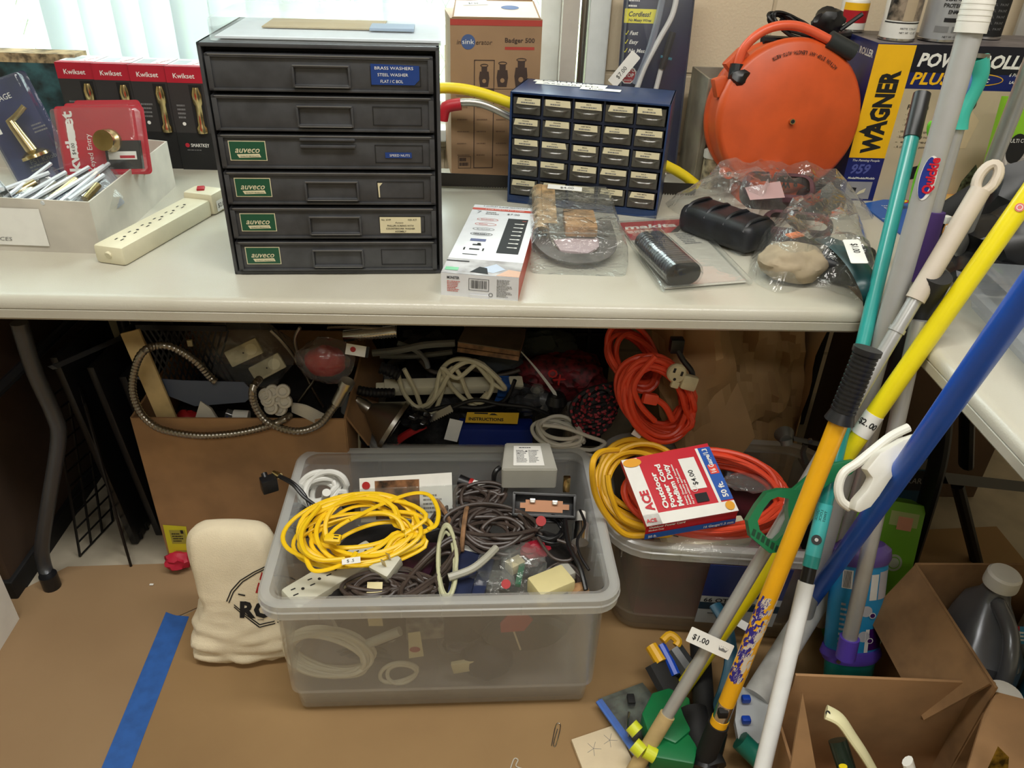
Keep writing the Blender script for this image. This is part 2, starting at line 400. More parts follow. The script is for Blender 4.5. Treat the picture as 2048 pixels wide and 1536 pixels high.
# ceiling lamp bodies
for p in ((-.55, .55), (.75, .45), (.1, -1.3)):
    t = thing('ceiling_light', 'long fluorescent ceiling light fixture', 'ceiling light', (p[0], p[1], 2.64), 0, 'fluorescent ceiling lights')
    b = L(t); b.box((0, 0, .03), (1.25, .34, .06), white, .01); b.build('housing', t)
# floor coverings
cf1 = mat('floor_cardboard_left', (150, 122, 88), .8, noise_amt=.04, scale=3, c2=(142, 114, 81), detail=6, bump=.08, bscale=40)
cf2 = mat('floor_cardboard_right', (152, 121, 80), .75, noise_amt=.04, scale=2.6, c2=(138, 108, 70), detail=6, bump=.08, bscale=40)
def sheet(name, label, pts, m, z0, z1):
    b = MB(); b.prism(pts, z0, z1, m); return b.build(name, label=label, cat='cardboard sheet', smooth=0)
e1 = PZ(150, 1143, 0); e2 = PZ(340, 1133, 0)
sheet('floor_cardboard', 'brown cardboard sheet covering the floor left of the blue tape', [(-2.2, -1.2), (-.60, -1.2), (-.635, 1.13), (-.40, 1.30), (-.92, 1.275), (-1.0, 1.19), (-2.2, 1.1)], cf1, .0005, .0035)
sheet('floor_cardboard', 'tan cardboard sheet on the floor under the front storage bin', [(-.60, -1.2), (1.3, -1.2), (1.3, 1.42), (-.40, 1.30), (-.62, 1.13)], cf2, .0040, .0070)
tape = mat('blue_masking_tape', (40, 92, 168), .7, noise_amt=.05, scale=40)
b = MB(); A = [PZ(*p, .0075) for p in ((332, 1224), (345, 1229), (352, 1231), (378, 1233))]
B_ = [PZ(*p, .0075) for p in ((263, 1536), (203, 1536))]; d = (A[0]-B_[1]).normalized()
pts = [(p.x, p.y) for p in A]; e = [(p.x, p.y) for p in B_]; pts = pts+[(e[0][0]+.02*0, e[0][1]), (e[0][0]+.01, e[0][1]-.5), (e[1][0]+.01, e[1][1]-.5), e[1]]
b.prism(pts, .0072, .0078, tape); b.build('masking_tape', label='strip of blue masking tape stuck along the floor cardboard', cat='tape', smooth=0)
# left: dark brown board box and white board
brown = mat('dark_brown_board', (74, 56, 42), .7, noise_amt=.08, scale=6)
b = MB(); b.box((-1.30, 1.52, .345), (.62, .66, .67), brown, .006)
b.box((-1.30, 1.52, .02), (.64, .68, .06), blackm, .004); b.build('cabinet', label='dark brown upright cabinet under the left end of the table', cat='cabinet', smooth=0)
q = PZ(28, 1240, 0); q2 = PZ(-40, 1350, 0); dd = (q2-q).normalized(); nn = Vector((-dd.y, dd.x, 0))*-1
b = MB()
F = frame_from((q.x, q.y, .0036), dd, (0, 0, 1)); b.F = F; b.box((.25, .17, -.006), (.5, .34, .012), paper); b.build('foam_board', label='white board standing on the floor at the left edge', cat='board', smooth=0)

# ================================================================== tables
tabm = mat('white_table_plastic', (190, 186, 172), .28, noise_amt=.02, scale=6, c2=(184, 179, 163), bump=.12, bscale=400)
legm = mat('grey_table_leg', (82, 84, 88), .35, .6)
def table(name, label, lo, hi, rz=0, piv=None):
    t = thing(name, label, 'folding table', ((lo[0]+hi[0])/2, (lo[1]+hi[1])/2, 0), rz)
    w_, d_ = hi[0]-lo[0], hi[1]-lo[1]
    b = L(t); rings = shell(b, w_, d_, [(.03, .700), (.003, .700), (.0, .704), (.0, .718), (.002, .7195), (0, .721), (0, .728), (.004, .736), (.010, .7395), (.018, .74)], .035, tabm)
    b.face(rings[-1], tabm); b.face(rings[0][::-1], tabm)
    b.build('tabletop', t)
    return t
t1 = table('folding_table', 'long white plastic folding table with the drawer cabinets on it', (-1.19, 1.128), (.655, 1.90))
b = MB(); b.tube(smooth_path([PY(*p, 1.235) for p in ((38, 645), (70, 745), (108, 830), (117, 880), (98, 1000), (84, 1090), (88, 1130))]+[Vector((-.925, 1.215, .02))], 5), .0145, legm, 12)
b.build('leg', t1)
b = MB(); b.cyl((-.925, 1.215, .0037), (-.925, 1.215, .04), .018, black); b.build('rubber_foot', t1)
b = MB(); b.tube([PY(105, 735, 1.24), PY(250, 672, 1.42)], .011, legm, 4, flat=.4); b.build('brace', t1)
b = MB(); b.tube(smooth_path([(-.95, 1.80, .70), (-.93, 1.80, .45), (-.92, 1.80, .02)], 4), .0145, legm, 12); b.build('leg', t1)
b = MB(); b.tube([(-.95, 1.24, .45), (-.94, 1.80, .45)], .012, legm, 10); b.build('crossbar', t1)
t2 = table('folding_table', 'white folding table at the right edge, standing square to the long one', (.69, .35), (1.46, 2.02), R(-1.5))
blk_leg = mat('black_table_leg', (26, 27, 28), .4, .4)
b = MB(); b.tube(smooth_path([PY(1890, 800, 1.25), PY(1880, 900, 1.22), PY(1855, 1000, 1.2), PY(1800, 1180, 1.2), PY(1775, 1290, 1.2)], 4), .026, blk_leg, 12, flat=.5); b.build('leg', t2)
b = MB(); b.tube(smooth_path([PY(1935, 790, 1.32), PY(1932, 930, 1.32)], 3), .02, blk_leg, 10, flat=.7); b.build('leg', t2)
b = MB(); b.tube([PY(1880, 955, 1.2), PY(2060, 975, 1.3)], .022, blk_leg, 4, flat=.6); b.build('crossbar', t2)
b = MB(); b.tube([PY(1915, 970, 1.3), PY(1960, 1150, 1.3)], .014, blk_leg, 10); b.build('brace', t2)
b = MB(); b.tube([(1.1, 1.9, .7), (1.1, 1.9, .0)], .02, blk_leg, 10); b.build('leg', t2)
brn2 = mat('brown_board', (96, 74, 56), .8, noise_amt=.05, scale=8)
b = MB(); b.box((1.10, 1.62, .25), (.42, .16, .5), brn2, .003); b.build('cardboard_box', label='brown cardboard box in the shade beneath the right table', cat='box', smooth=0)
# ================================================================== on the table: left end
def carton(t, w, d, h, sides, bev=.0015, name='carton_body'):
    """cardboard box body; sides: dict face -> material. Returns the builder so that printing can be added."""
    b = L(t); hw, hd = w/2, d/2; V = [b.v((x, y, z)) for z in (0, h) for x, y in ((-hw, -hd), (hw, -hd), (hw, hd), (-hw, hd))]
    base = sides.get('all', card)
    b.face([V[0], V[1], V[5], V[4]], sides.get('front', base)); b.face([V[1], V[2], V[6], V[5]], sides.get('right', base))
    b.face([V[2], V[3], V[7], V[6]], sides.get('back', base)); b.face([V[3], V[0], V[4], V[7]], sides.get('left', base))
    b.face([V[4], V[5], V[6], V[7]], sides.get('top', base)); b.face([V[3], V[2], V[1], V[0]], base)
    return b
# ragged carton behind the lock boxes
teal_d = mat('faded_teal_print', (58, 98, 104), .6, noise_amt=.4, scale=26, c2=(28, 34, 36))
a, bb = PZ(-60, 250, TAB), PZ(176, 252, TAB); 
t, w_ = box_at('picture_carton', 'ragged dark teal printed carton behind the red and black lock boxes', 'carton', Vector((-1.30, 1.90, TAB)), Vector((-.93, 1.90, TAB)), .06)
b = carton(t, w_, .06, .235, {'all': mat('worn_card_edge', (186, 160, 120), .85, noise_amt=.2, scale=40), 'front': teal_d})
b.F = faceF(WM[t.name], w_, .06, .235, 'front'); b.rect(0, .215, w_, .02, mat('torn_card', (196, 170, 130), .85, noise_amt=.25, scale=60)); b.build('carton_body', t)
# four lock boxes
kb = mat('charcoal_print', (48, 46, 46), .5); kr = mat('lock_box_red', (178, 28, 48), .45); kw = mat('lock_box_white', (236, 234, 234), .4)
X0 = -.951; W4 = .0808
for i in range(4):
    t = thing('lock_box', ['leftmost of the four red and black door lock boxes, mostly behind the blue blister pack', 'second door lock box from the left, behind the red blister packs', 'third door lock box from the left, brass knob in its window',
        'door lock box nearest the dark drawer cabinet, its lower front bare'][i], 'lock box', (X0+W4*(i+.5), 1.89-.004*i, TAB), 0, 'door lock boxes in a row')
    w_, d_, h_ = W4-.002, .095, .228
    b = carton(t, w_, d_, h_, {'all': kb, 'top': kw})
    b.F = faceF(WM[t.name], w_, d_, h_, 'front')
    b.rect(0, h_-.034, w_, .034, kr); b.text('Kwikset', w_*.5, h_-.024, .0105, paper, al='C', bold=.012)
    b.scrib(.012, .115, .026, .035, 4, grey_ink, seed=i); b.disc(.022, .105, .004, paper)
    b.rect(w_*.58, .085, w_*.36, .105, blackm)
    b.rect(0, 0, w_, .085, blackm, .0003)
    if i == 3:
        b.text('SMARTKEY', .028, .053, .008, paper, bold=.01, wid=.042); b.scrib(.018, .044, .05, .004, 1, grey_ink); b.disc(.020, .057, .005, kr, .0008)
    F2 = faceF(WM[t.name], w_, d_, h_, 'top'); b.F = F2; b.rect(0, 0, w_, .02, kr); b.rect(w_*.1, .03, w_*.4, .045, mat('pale_grey_print', (190, 196, 200), .5)); b.text('Kwikset', w_*.75, .025, .010, kr, rot=R(75), wid=.05)
    b.build('carton_body', t)
    b = MB(faceF(WM[t.name], w_, d_, h_, 'front')); b.F = b.F @ Matrix.Translation((w_*.76, .085, -.004)) @ Matrix.Rotation(R(-90), 4, 'X')
    b.lathe([(.013, .0), (.013, .012), (.009, .018), (.009, .06), (.012, .066), (.0125, .085), (.008, .10)], brass, 16); b.build('brass_knob', t)
# white cardboard tray full of hardware
wcard = mat('white_card_tray', (206, 200, 188), .7, noise_amt=.04, scale=12)
T0 = thing('display_tray', 'white cardboard tray of hardware blister packs at the left end of the table', 'tray', (-.86, 1.53, TAB), R(-1.5))
def tray_wall(b, p, q, h1, h2, th=.003):
    d = (Vector(q)-Vector(p)); n = Vector((-d.y, d.x, 0)).normalized()*th
    V = [b.v(Vector(p)+Vector((0, 0, 0))), b.v(Vector(q)), b.v(Vector(q)+Vector((0, 0, h2))), b.v(Vector(p)+Vector((0, 0, h1)))]; U = [b.v(Vector(p)+n), b.v(Vector(q)+n), b.v(Vector(q)+n+Vector((0, 0, h2))), b.v(Vector(p)+n+Vector((0, 0, h1)))]
    b.face(V, wcard); b.face(U[::-1], wcard); b.face([V[3], V[2], U[2], U[3]], wcard); b.face([V[0], V[3], U[3], U[0]], wcard); b.face([V[1], U[1], U[2], V[2]], wcard)
c1, c2 = PZ(205, 508, TAB), PZ(352, 372, TAB); c0 = PZ(-150, 495, TAB); c3 = c2+Vector((-.5, .12, 0))
b = MB(); tray_wall(b, c0, c1, .10, .095); tray_wall(b, c1, c2, .095, .098); tray_wall(b, c2, c3, .098, .10); tray_wall(b, c3, c0, .1, .1)
b.face([b.v(c0+Vector((0, 0, .003))), b.v(c1+Vector((0, 0, .003))), b.v(c2+Vector((0, 0, .003))), b.v(c3+Vector((0, 0, .003)))], wcard)
b.build('tray_body', T0)
b = MB(frame_from(c0+Vector((0, -.0006, 0)), c1-c0, (0, 0, 1))); ln = (c1-c0).length; b.rect(ln-.30, .012, .21, .068, paper, .0012); 
for k, s_ in enumerate(('SCREWS', 'SHOWER HARDWARE', 'FURNITURE BRACES')): b.text(s_, ln-.29+.008*k, .058-.019*k, .007, grey_ink, z=.0018, wid=.05+.055*min(k, 1.3), shear=.2)
b.build('handwritten_label', T0)
b = MB(); b.box((-.62, 1.86, TAB+.045), (.20, .006, .09), wcard, .002, rot=R(0)); b.build('tray_flap', T0)
# upright blister packs
def blister_pack(name, label, o, x, y, w_, h_, m, th=.03, group=None, draw=None, knob=True):
    """o: lower left corner, x along the foot, y up the card"""
    F = frame_from(o, x, y); t = thing(name, label, 'blister pack', Mx=F, group=group)
    b = L(t); b.prism(rrect_at(w_, h_, .008), -.0006, 0, m); 
    if draw: draw(b, w_, h_)
    b.build('printed_card', t)
    b = L(t); mw, mh = w_*.92, h_*.9; shell_at(b, w_, h_, th); b.build('clear_shell', t)
    if knob:
        b = L(t); b.F = b.F @ Matrix.Translation((w_*.58, h_*.5, .002)); b.lathe([(.022, 0), (.02, .004), (.009, .008), (.009, .018), (.019, .024), (.019, .029), (.0, .031)], brass, 20); b.build('door_knob', t)
    return t
def rrect_at(w_, h_, r): return [(x+w_/2, y+h_/2) for x, y in rrect(w_, h_, r, 4)]
def shell_at(b, w_, h_, th, m=None):
    F0 = b.F.copy(); b.F = b.F @ Matrix.Translation((w_/2, h_/2, 0)); r = shell(b, w_, h_, [(0, .0005), (.004, .0005), (.006, th*.9), (.010, th)], .012, m or blister, 4); b.face(r[-1], m or blister); b.F = F0
sch = mat('navy_gradient_print', (38, 46, 92), .4, noise_amt=.2, scale=12, c2=(22, 26, 60))
def dsch(b, w_, h_):
    b.text('SCHLAGE', w_*.12, h_*.80, .011, paper, wid=w_*.48); b.text('F51 Knob', w_*.35, h_*.16, .010, grey_ink); b.rect(w_*.05, h_*.52, .014, .012, paper)
    b.scrib(w_*.3, h_*.06, w_*.5, .02, 3, grey_ink, seed=3); b.scrib(w_*.66, h_*.42, w_*.25, .02, 3, grey_ink, seed=4)
Yb = 1.58
p00, p10 = PY(42, 375, Yb), PY(152, 335, Yb+.03); p01 = PY(-28, 175, Yb+.05)
blister_pack('lock_blister_pack', 'tall navy blue blister pack with a brass lever, leaning in the white tray', p00, p10-p00, p01-p00, .115, .20, sch, .032, draw=dsch, knob=False)
sp_ = COL.objects.get('lock_blister_pack'); b = L(sp_); b.tube(smooth_path([(.060, .050, .016), (.056, .075, .016), (.052, .10, .016), (.050, .118, .018)], 4), lambda u: .0125-.004*u, brass, 14); b.tube(smooth_path([(.044, .116, .018), (.065, .122, .022), (.088, .134, .020)], 4), .006, brass, 10, flat=.6); b.F = b.F @ Matrix.Translation((.061, .046, .016)) @ Matrix.Rotation(R(-80), 4, 'X'); b.lathe([(0, -.004), (.028, -.004), (.027, .002), (.014, .010), (0, .010)], brass, 24); b.build('door_lever', sp_)
kred = mat('lock_card_red', (186, 30, 52), .4)
def dkwk(b, w_, h_):
    b.text('kwikset', w_*.19, h_*.05, .021, paper, rot=R(90), bold=.03, wid=h_*.88); b.text('Keyed Entry', w_*.36, h_*.05, .010, paper, rot=R(90), wid=h_*.55)
    b.rect(w_*.11, h_*.25, w_*.08, h_*.5, paper, .0012); b.text('$4.00', w_*.17, h_*.3, .007, ink, rot=R(90), z=.0016); b.rect(w_*.5, .01, w_*.42, h_*.42, blackm, .0005); b.rect(w_*.53, h_*.22, w_*.32, h_*.12, paper, .0008); b.rect(w_*.66, h_*.24, w_*.17, h_*.04, kred, .0012)
for k in range(3):
    Yk = 1.50+.03*k; p0 = PY(130+k*22, 350, Yk); p1 = PY(302+k*22, 348, Yk); pu = PY(130+k*22, 222-k*8, Yk+.03)
    blister_pack('lock_blister_pack', ['front red blister pack with a door knob and price strip in the white tray', 'middle one of the three red door knob blister packs', 'rear one of the three red door knob blister packs'][k],
                 p0, p1-p0, pu-p0, .168-.02*k, .125+.008*k, kred, .03, 'red door knob blister packs', dkwk, knob=True)
# small packs lying on edge in the tray
rnd.seed(4)
sp = [(-10, 330, 35, 380, .085), (5, 395, 120, 352, .06), (40, 400, 130, 330, .07), (60, 405, 160, 348, .07), (85, 408, 205, 338, .08), (115, 410, 235, 335, .08), (150, 408, 245, 330, .085), (170, 402, 238, 352, .06)]
spl = ['at the far left of the tray', 'lying nearest the tray label', 'with a grey edge, second in the row', 'tilted, just right of the handwritten label', 'below the blue blister pack', 'in the middle of the row', 'below the red blister packs', 'nearest the right tray wall']
for i, (x0, y0, x1, y1, hh) in enumerate(sp):
    p = PZ(x0, y0, TAB+.088); q = PZ(x1, y1, TAB+.105); d = q-p; F = frame_from(p-Vector((0, 0, .05)), d, Vector((-.55, .25, 1)))
    t = thing('hardware_pack', 'small clear hardware pack '+spl[i], 'blister pack', Mx=F, group='small packs filling the white tray'); b = L(t); l_ = d.length; hh = .058
    b.prism(rrect_at(l_, hh, .004), -.0010, 0, [mat('pale_card', (196, 200, 206), .4), mat('grey_card', (150, 154, 160), .4), mat('steel_blue_card', (96, 108, 138), .4)][i % 3]); b.scrib(.01, .01, l_*.7, hh*.6, 4, grey_ink, seed=i); b.build('backing_card', t)
    b = L(t); shell_at(b, l_, hh, .014); b.tube([(0, hh, .006), (l_, hh, .006)], .004, mat('bright_clear_edge', (214, 220, 226), .12), 6); b.build('clear_shell', t)
    b = L(t); b.tube([(l_*.25, hh*.75, .010), (l_*.7, hh*.86, .010)], .0065, [chrome, brass, steel][i % 3], 12); b.build('fitting', t)
# cream power strip
cream = mat('cream_plastic', (222, 215, 186), .38); slot = mat('socket_slot', (30, 28, 26), .8)
def outlet(b, x, y, z=.0005, k=1.0, rot=0):
    c, s_ = math.cos(rot), math.sin(rot)
    for dx, dy, ww, hh in ((-.0062, .003, .0022, .008), (.0048, .003, .0022, .007)):
        X, Y = dx*k, dy*k; b.rect(x+X*c-Y*s_, y+X*s_+Y*c, ww*k, hh*k, slot, z, rot)
    X, Y = 0, -.006*k; b.disc(x+X*c-Y*s_, y+X*s_+Y*c, .0026*k, slot, z, seg=10)
e0 = (PZ(194, 490, TAB+.02)+PZ(246, 524, TAB+.02))/2; e1 = (PZ(440, 425, TAB+.02)+PZ(408, 368, TAB+.02))/2; d = e1-e0
t = thing('power_strip', 'cream power strip with a red switch on the table beside the white tray', 'power strip', (e0.x, e0.y, TAB), math.atan2(d.y, d.x)); ln = d.length
b = L(t); b.box((ln*.42, 0, .017), (ln*.86, .058, .034), cream, .007); b.F = WM[t.name]
for k in range(6): outlet(b, ln*.12+k*.036, 0, .0345, 1.1, R(90))
b.build('strip_body', t)
b = L(t); b.box((ln*.93, 0, .022), (ln*.16, .066, .044), cream, .008); b.build('switch_end', t)
b = L(t); b.box((ln*.93, .006, .045), (.022, .015, .006), red, .002, rot=.5); b.build('switch', t)
b = L(t); b.F = WM[t.name] @ frame_from(Vector((ln*.85, -.0335, .006)), (1, 0, 0), (0, 0, 1)); b.rect(.01, 0, .04, .022, paper, .0012); b.text('$2.00', .014, .007, .009, ink, z=.0016); b.build('price_label', t)
b = L(t); b.tube([(-.0, 0, .02), (-.006, 0, .018)], .006, cream, 10); b.build('cord_stub', t)

# ================================================================== drawer cabinet
cabm = mat('dark_drawer_enamel', (70, 71, 74), .36, noise_amt=.08, scale=30, bump=.05, bscale=300); cabi = mat('cabinet_shadow_gap', (20, 20, 21), .6)
fl, fr = PZ(470, 549, TAB), PZ(886, 547, TAB); CH = .368; CD = .30
t, CW = box_at('drawer_cabinet', 'dark grey six-drawer parts cabinet standing on the long table', 'cabinet', fl, fr, CD)
b = L(t); th = .006
b.box((-CW/2+th/2, 0, CH/2), (th, CD, CH), cabm, .0015); b.box((CW/2-th/2, 0, CH/2), (th, CD, CH), cabm, .0015); b.box((0, 0, CH-th/2), (CW, CD, th), cabm, .0015); b.box((0, 0, th/2), (CW, CD, th), cabm, .0015); b.box((0, CD/2-.003, CH/2), (CW, .006, CH), cabm)
b.box((0, .01, CH/2), (CW-.012, CD-.03, CH-.012), cabi); b.build('carcass', t)
green_l = mat('green_brand_label', (30, 82, 58), .35); lab_w = mat('label_cream', (222, 212, 176), .5); tapeb = mat('embossed_label_blue', (30, 62, 130), .35)
dh = (CH-.016)/6
for k in range(6):                                                     # k = 0 is the bottom drawer
    z0 = .008+k*dh; w_ = CW-.020; h_ = dh-.006
    b = L(t); F = WM[t.name] @ frame_from(Vector((-w_/2, -CD/2-.002, z0)), (1, 0, 0), (0, 0, 1)); b.F = F
    b.box((w_/2, h_/2, -.02), (w_, h_, .04), cabm, .002)
    # raised rim round the drawer front
    for (x, y, ww, hh) in ((0, h_-.005, w_, .005), (0, 0, w_, .004), (0, 0, .008, h_), (w_-.008, 0, .008, h_)):
        b.box((x+ww/2, y+hh/2, .0015), (ww, hh, .003), cabm, .001)
    b.box((w_/2, h_-.0012, .0032), (w_*.97, .0010, .0010), mat('worn_bright_edge', (150, 150, 150), .3, .6))  # thin bright bar paints the highlight on the drawer's top rim
    X = w_*.83; b.outline(X-.038, .010, .076, h_-.024, .0012, cabi, .0008)
    if k < 4:
        b.rect(.014, .012, .057, .031, lab_w, .0007); b.rect(.0153, .0133, .0544, .0284, green_l, .0010)
        b.text('auveco', .023, .0245, .010, lab_w, z=.0014, shear=.35, wid=.038, bold=.01); b.poly([(.025, .022), (.060, .023), (.062, .0175), (.028, .0165)], lab_w, .0013); b.text('QUALITY PRODUCTS', .030, .0178, .0026, green_l, z=.0016, wid=.029)
    if k == 5:
        b.poly([(X-.037, .012), (X+.028, .012), (X+.036, .020), (X+.036, .040), (X-.037, .042)], tapeb, .0010)
        for j, s_ in enumerate(('BRASS WASHERS', 'STEEL WASHER', 'FLAT / C BOL')): b.text(s_, X-.031+.004*j, .034-.0095*j, .0045, paper, z=.0014, wid=.058-.012*j)
    if k == 3: b.rect(X-.022, .018, .042, .009, tapeb, .001); b.text('SPEED NUTS', X-.015, .0205, .0038, paper, z=.0014, wid=.032)
    if k == 2: b.poly([(X-.036, .012), (X-.034, .012), (X-.034, .030), (X-.029, .036), (X-.037, .036)], lab_w, .001)
    if k == 1:
        b.rect(X-.037, .009, .068, .028, lab_w, .001); b.text('No. 6049', X-.034, .031, .003, ink, z=.0014); b.text('REK-KIT', X+.010, .031, .003, ink, z=.0014)
        b.text('Auveco', X-.012, .026, .0032, ink, z=.0014, shear=.3)
        for j, s_ in enumerate(('PHILLIPS SCREWS WITH', 'COUNTERSUNK WASHER', 'ASSEMBLY')): b.text(s_, X-.003, .0205-.005*j, .003, ink, z=.0014, al='C', bold=.01)
    b.build('drawer', t); dr = COL.objects[-1]
    # folded sheet handle in the middle
    b = MB(F); cx = w_*.5+.003*k*0; hy = h_*.44; hh = h_*.54 if k != 3 else h_*.2; hy = hy if k != 3 else h_*.78
    for (x, y, ww, q) in ((cx, hy+hh/2, .086, .0035), (cx, hy-hh/2, .086, .0045)): b.box((x, y, .003), (ww, q, .006), cabm, .0015)
    if k != 3:
        for x in (cx-.0415, cx+.0415): b.box((x, hy, .003), (.0035, hh, .006), cabm, .0015)
        b.prism([(cx-.039, hy-hh/2+.002), (cx+.039, hy-hh/2+.002), (cx+.037, hy+hh/2-.002), (cx-.037, hy+hh/2-.002)], .0008, .0016, cabm); b.box((cx, hy+hh/2+.001, .006), (.082, .0009, .001), mat('worn_bright_edge', (150, 150, 150), .3, .6)); b.box((cx, hy-hh/2-.001, .0064), (.080, .0009, .001), mat('worn_bright_edge', (150, 150, 150), .3, .6))  # bright bars paint the highlights along the pull's edges
    b.build('drawer_pull', dr)
ctop = TAB+CH
# clear plastic pack lying on the cabinet
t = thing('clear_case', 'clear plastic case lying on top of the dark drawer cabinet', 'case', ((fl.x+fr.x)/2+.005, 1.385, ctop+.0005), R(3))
b = L(t); r = shell(b, .350, .26, [(0, 0), (0, .028), (.004, .032)], .012, clearp, 4); cl2 = clear('hazy_case_plastic', body=.6, rough=.1, bodyc=(245, 248, 250)); b.face(r[-1], cl2); b.face(r[0][::-1], cl2); b.build('case_shell', t)  # whitened top and bottom faces paint the window's reflection on the case
b = L(t); b.box((0, 0, .004), (.335, .245, .003), mat('pale_blue_white_sheet', (222, 228, 234), .5)); b.build('paper_sheet', t)  # pale sheet added to stand in for window glare on the case
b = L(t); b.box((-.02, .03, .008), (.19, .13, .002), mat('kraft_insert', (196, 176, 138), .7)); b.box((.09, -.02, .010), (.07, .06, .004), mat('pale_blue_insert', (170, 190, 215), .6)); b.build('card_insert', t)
t = thing('clear_bag', 'clump of clear plastic bags on the drawer cabinet against the blinds', 'bag', ((fl.x+fr.x)/2-.10, 1.47, ctop+.034))
b = L(t); lump(b, (0, 0, .01), (.10, .05, .012), bagp, 5, .25); b.build('bag_film', t)

# ================================================================== behind: disposer box, saws
kraft = mat('kraft_print_box', (158, 126, 94), .75, noise_amt=.03, scale=10); kink = mat('kraft_brown_ink', (66, 50, 44), .7)
fl2, fr2 = Vector((-.076, 1.815, TAB)), Vector((.124, 1.838, TAB))
t, w_ = box_at('disposer_carton', 'tall brown printed disposer carton behind the table items by the window', 'carton', fl2, fr2, .19)
h_ = .345; b = carton(t, w_, .19, h_, {'all': kraft}); b.F = faceF(WM[t.name], w_, .19, h_, 'front')
b.rect(0, h_-.014, w_, .012, mat('carton_red_band', (172, 62, 52), .6))
b.text('in', .014, h_-.052, .010, kink, shear=.2); b.disc(.039, h_-.047, .0155, mat('carton_blue_disc', (70, 92, 140), .6)); b.text('sink', .039, h_-.051, .010, paper, z=.001, al='C', wid=.026); b.text('erator', .056, h_-.052, .010, kink, wid=.036, shear=.2)
b.text('Badger 500', .120, h_-.047, .0095, kink, wid=.066, bold=.015); b.rect(.120, h_-.062, .066, .006, mat('carton_red_band', (172, 62, 52), .6))
b.outline(.052, .022, .046, h_-.105, .0018, kink); b.rect(.053, h_-.153, .044, .010, kink); b.rect(.098, h_-.145, .09, .0012, kink); b.rect(.012, h_-.160, .18, .0008, kink); b.rect(.145, .03, .0008, .16, kink)
for cx, kk in ((.075, .9), (.116, 1.0), (.158, 1.15)):
    y0 = h_-.140
    b.poly([(cx-.010*kk, y0), (cx+.010*kk, y0), (cx+.013*kk, y0+.02*kk), (cx+.011*kk, y0+.036*kk), (cx-.011*kk, y0+.036*kk), (cx-.013*kk, y0+.02*kk)], kink)
    b.rect(cx-.007*kk, y0+.036*kk, .014*kk, .012*kk, kink); b.disc(cx, y0+.014*kk, .005*kk, kraft, .0009, seg=12); b.ring(cx, y0+.05*kk, .010*kk, .002, kink, ry=.004, seg=14)
for j in range(5):
    for i in range(3): b.scrib(.014+.045*i, .05+.027*j, .030, .006, 1, mat('faint_ink', (120, 92, 70), .7), seed=j*3+i)
b.outline(.016, .022, .030, .028, .001, kink); b.scrib(.019, .025, .024, .022, 2, kink, fill=.7)
b.build('carton_body', t)
b = L(t); Ff = WM[t.name] @ frame_from(Vector((-w_/2+.004, -.095, h_)), (1, 0, 0), (0, .8, .35)); b.F = Ff; b.prism([(0, 0), (w_-.008, 0), (w_-.014, .07), (.012, .07)], 0, .002, kraft)
b.poly([(.004, .002), (w_-.012, .002), (w_-.018, .066), (.014, .066)], mat('carton_flap_white', (226, 214, 200), .7), .0024); b.disc(.13, .04, .02, mat('carton_blue_disc', (70, 92, 140), .6), .003, ry=.008); b.rect(.028, .045, .055, .018, paper, .003, rot=.1); b.text('$1.00', .04, .05, .007, ink, z=.0035)
b.build('carton_flap', t)
b = L(t); b.F = WM[t.name] @ frame_from(Vector((.02, .02, h_)), (1, 0, 0), (0, .2, 1)); b.prism([(-.06, 0), (.08, 0), (.075, .05), (-.05, .05)], 0, .002, card_d); b.build('carton_flap', t)
# two bow saws
def saw(name, label, pts, r, m, y, blade, grip=None):
    t = thing(name, label, 'saw', PY(*pts[0], y)); b = MB(); b.tube(smooth_path([PY(*p[:2], p[2] if len(p) > 2 else y) for p in pts], 5), r, m, 12); b.build('frame', t)
    if grip: b = MB(); b.tube(smooth_path([PY(*p, y) for p in grip], 4), .013, red, 12); b.build('grip', t)
    b = MB(); (x0, y0), (x1, y1) = blade; p, q = PY(x0, y0, y), PY(x1, y1, y); F = frame_from(p, q-p, (0, 0, 1)); b.F = F; l_ = (q-p).length; n = int(l_/.006)
    pts2 = [(0, .024), (0, 0)]+[(l_*(i+.5*(k))/n, -.006 if k else 0) for i in range(n) for k in (0, 1)]+[(l_, 0), (l_, .024)]
    b.prism(pts2, 0, .0012, mat('saw_blade_steel', (60, 56, 52), .4, .7)); b.build('blade', t); return t
saw('bow_saw', 'yellow tubular bow saw behind the blue parts cabinet', [(860, 178), (900, 176), (950, 183), (1018, 205), (1130, 250), (1330, 330), (1395, 372)], .0115, yellow_p, 1.75, ((870, 372), (1385, 395)))
saw('bow_saw', 'silver tubular bow saw with a red grip beside the drawer cabinet', [(915, 205), (960, 207), (1018, 232), (1130, 290), (1330, 350)], .0085, steel, 1.722, ((850, 365), (1390, 388)), [(884, 240), (892, 215), (922, 208)])
# ================================================================== blue parts cabinet
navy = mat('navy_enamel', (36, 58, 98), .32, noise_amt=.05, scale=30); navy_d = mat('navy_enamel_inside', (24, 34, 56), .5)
fl, fr = PZ(1014, 404, TAB), PZ(1312, 438, TAB); H5 = .232; D5 = .15
t, w_ = box_at('parts_cabinet', 'small navy blue parts cabinet with rows of clear labelled drawers', 'cabinet', fl, fr, D5)
b = L(t); th = .004
for c, s_ in (((-w_/2+th/2, 0, H5/2), (th, D5, H5)), ((w_/2-th/2, 0, H5/2), (th, D5, H5)), ((0, 0, H5-th/2), (w_, D5, th)), ((0, 0, th/2), (w_, D5, th)), ((0, D5/2-.002, H5/2), (w_, .004, H5))): b.box(c, s_, navy, .001)
cw, ch = (w_-2*th)/5, (H5-2*th-.012)/5
for i in range(1, 5): b.box((-w_/2+th+cw*i, 0, H5/2), (.004, D5-.012, H5-.01), navy_d)
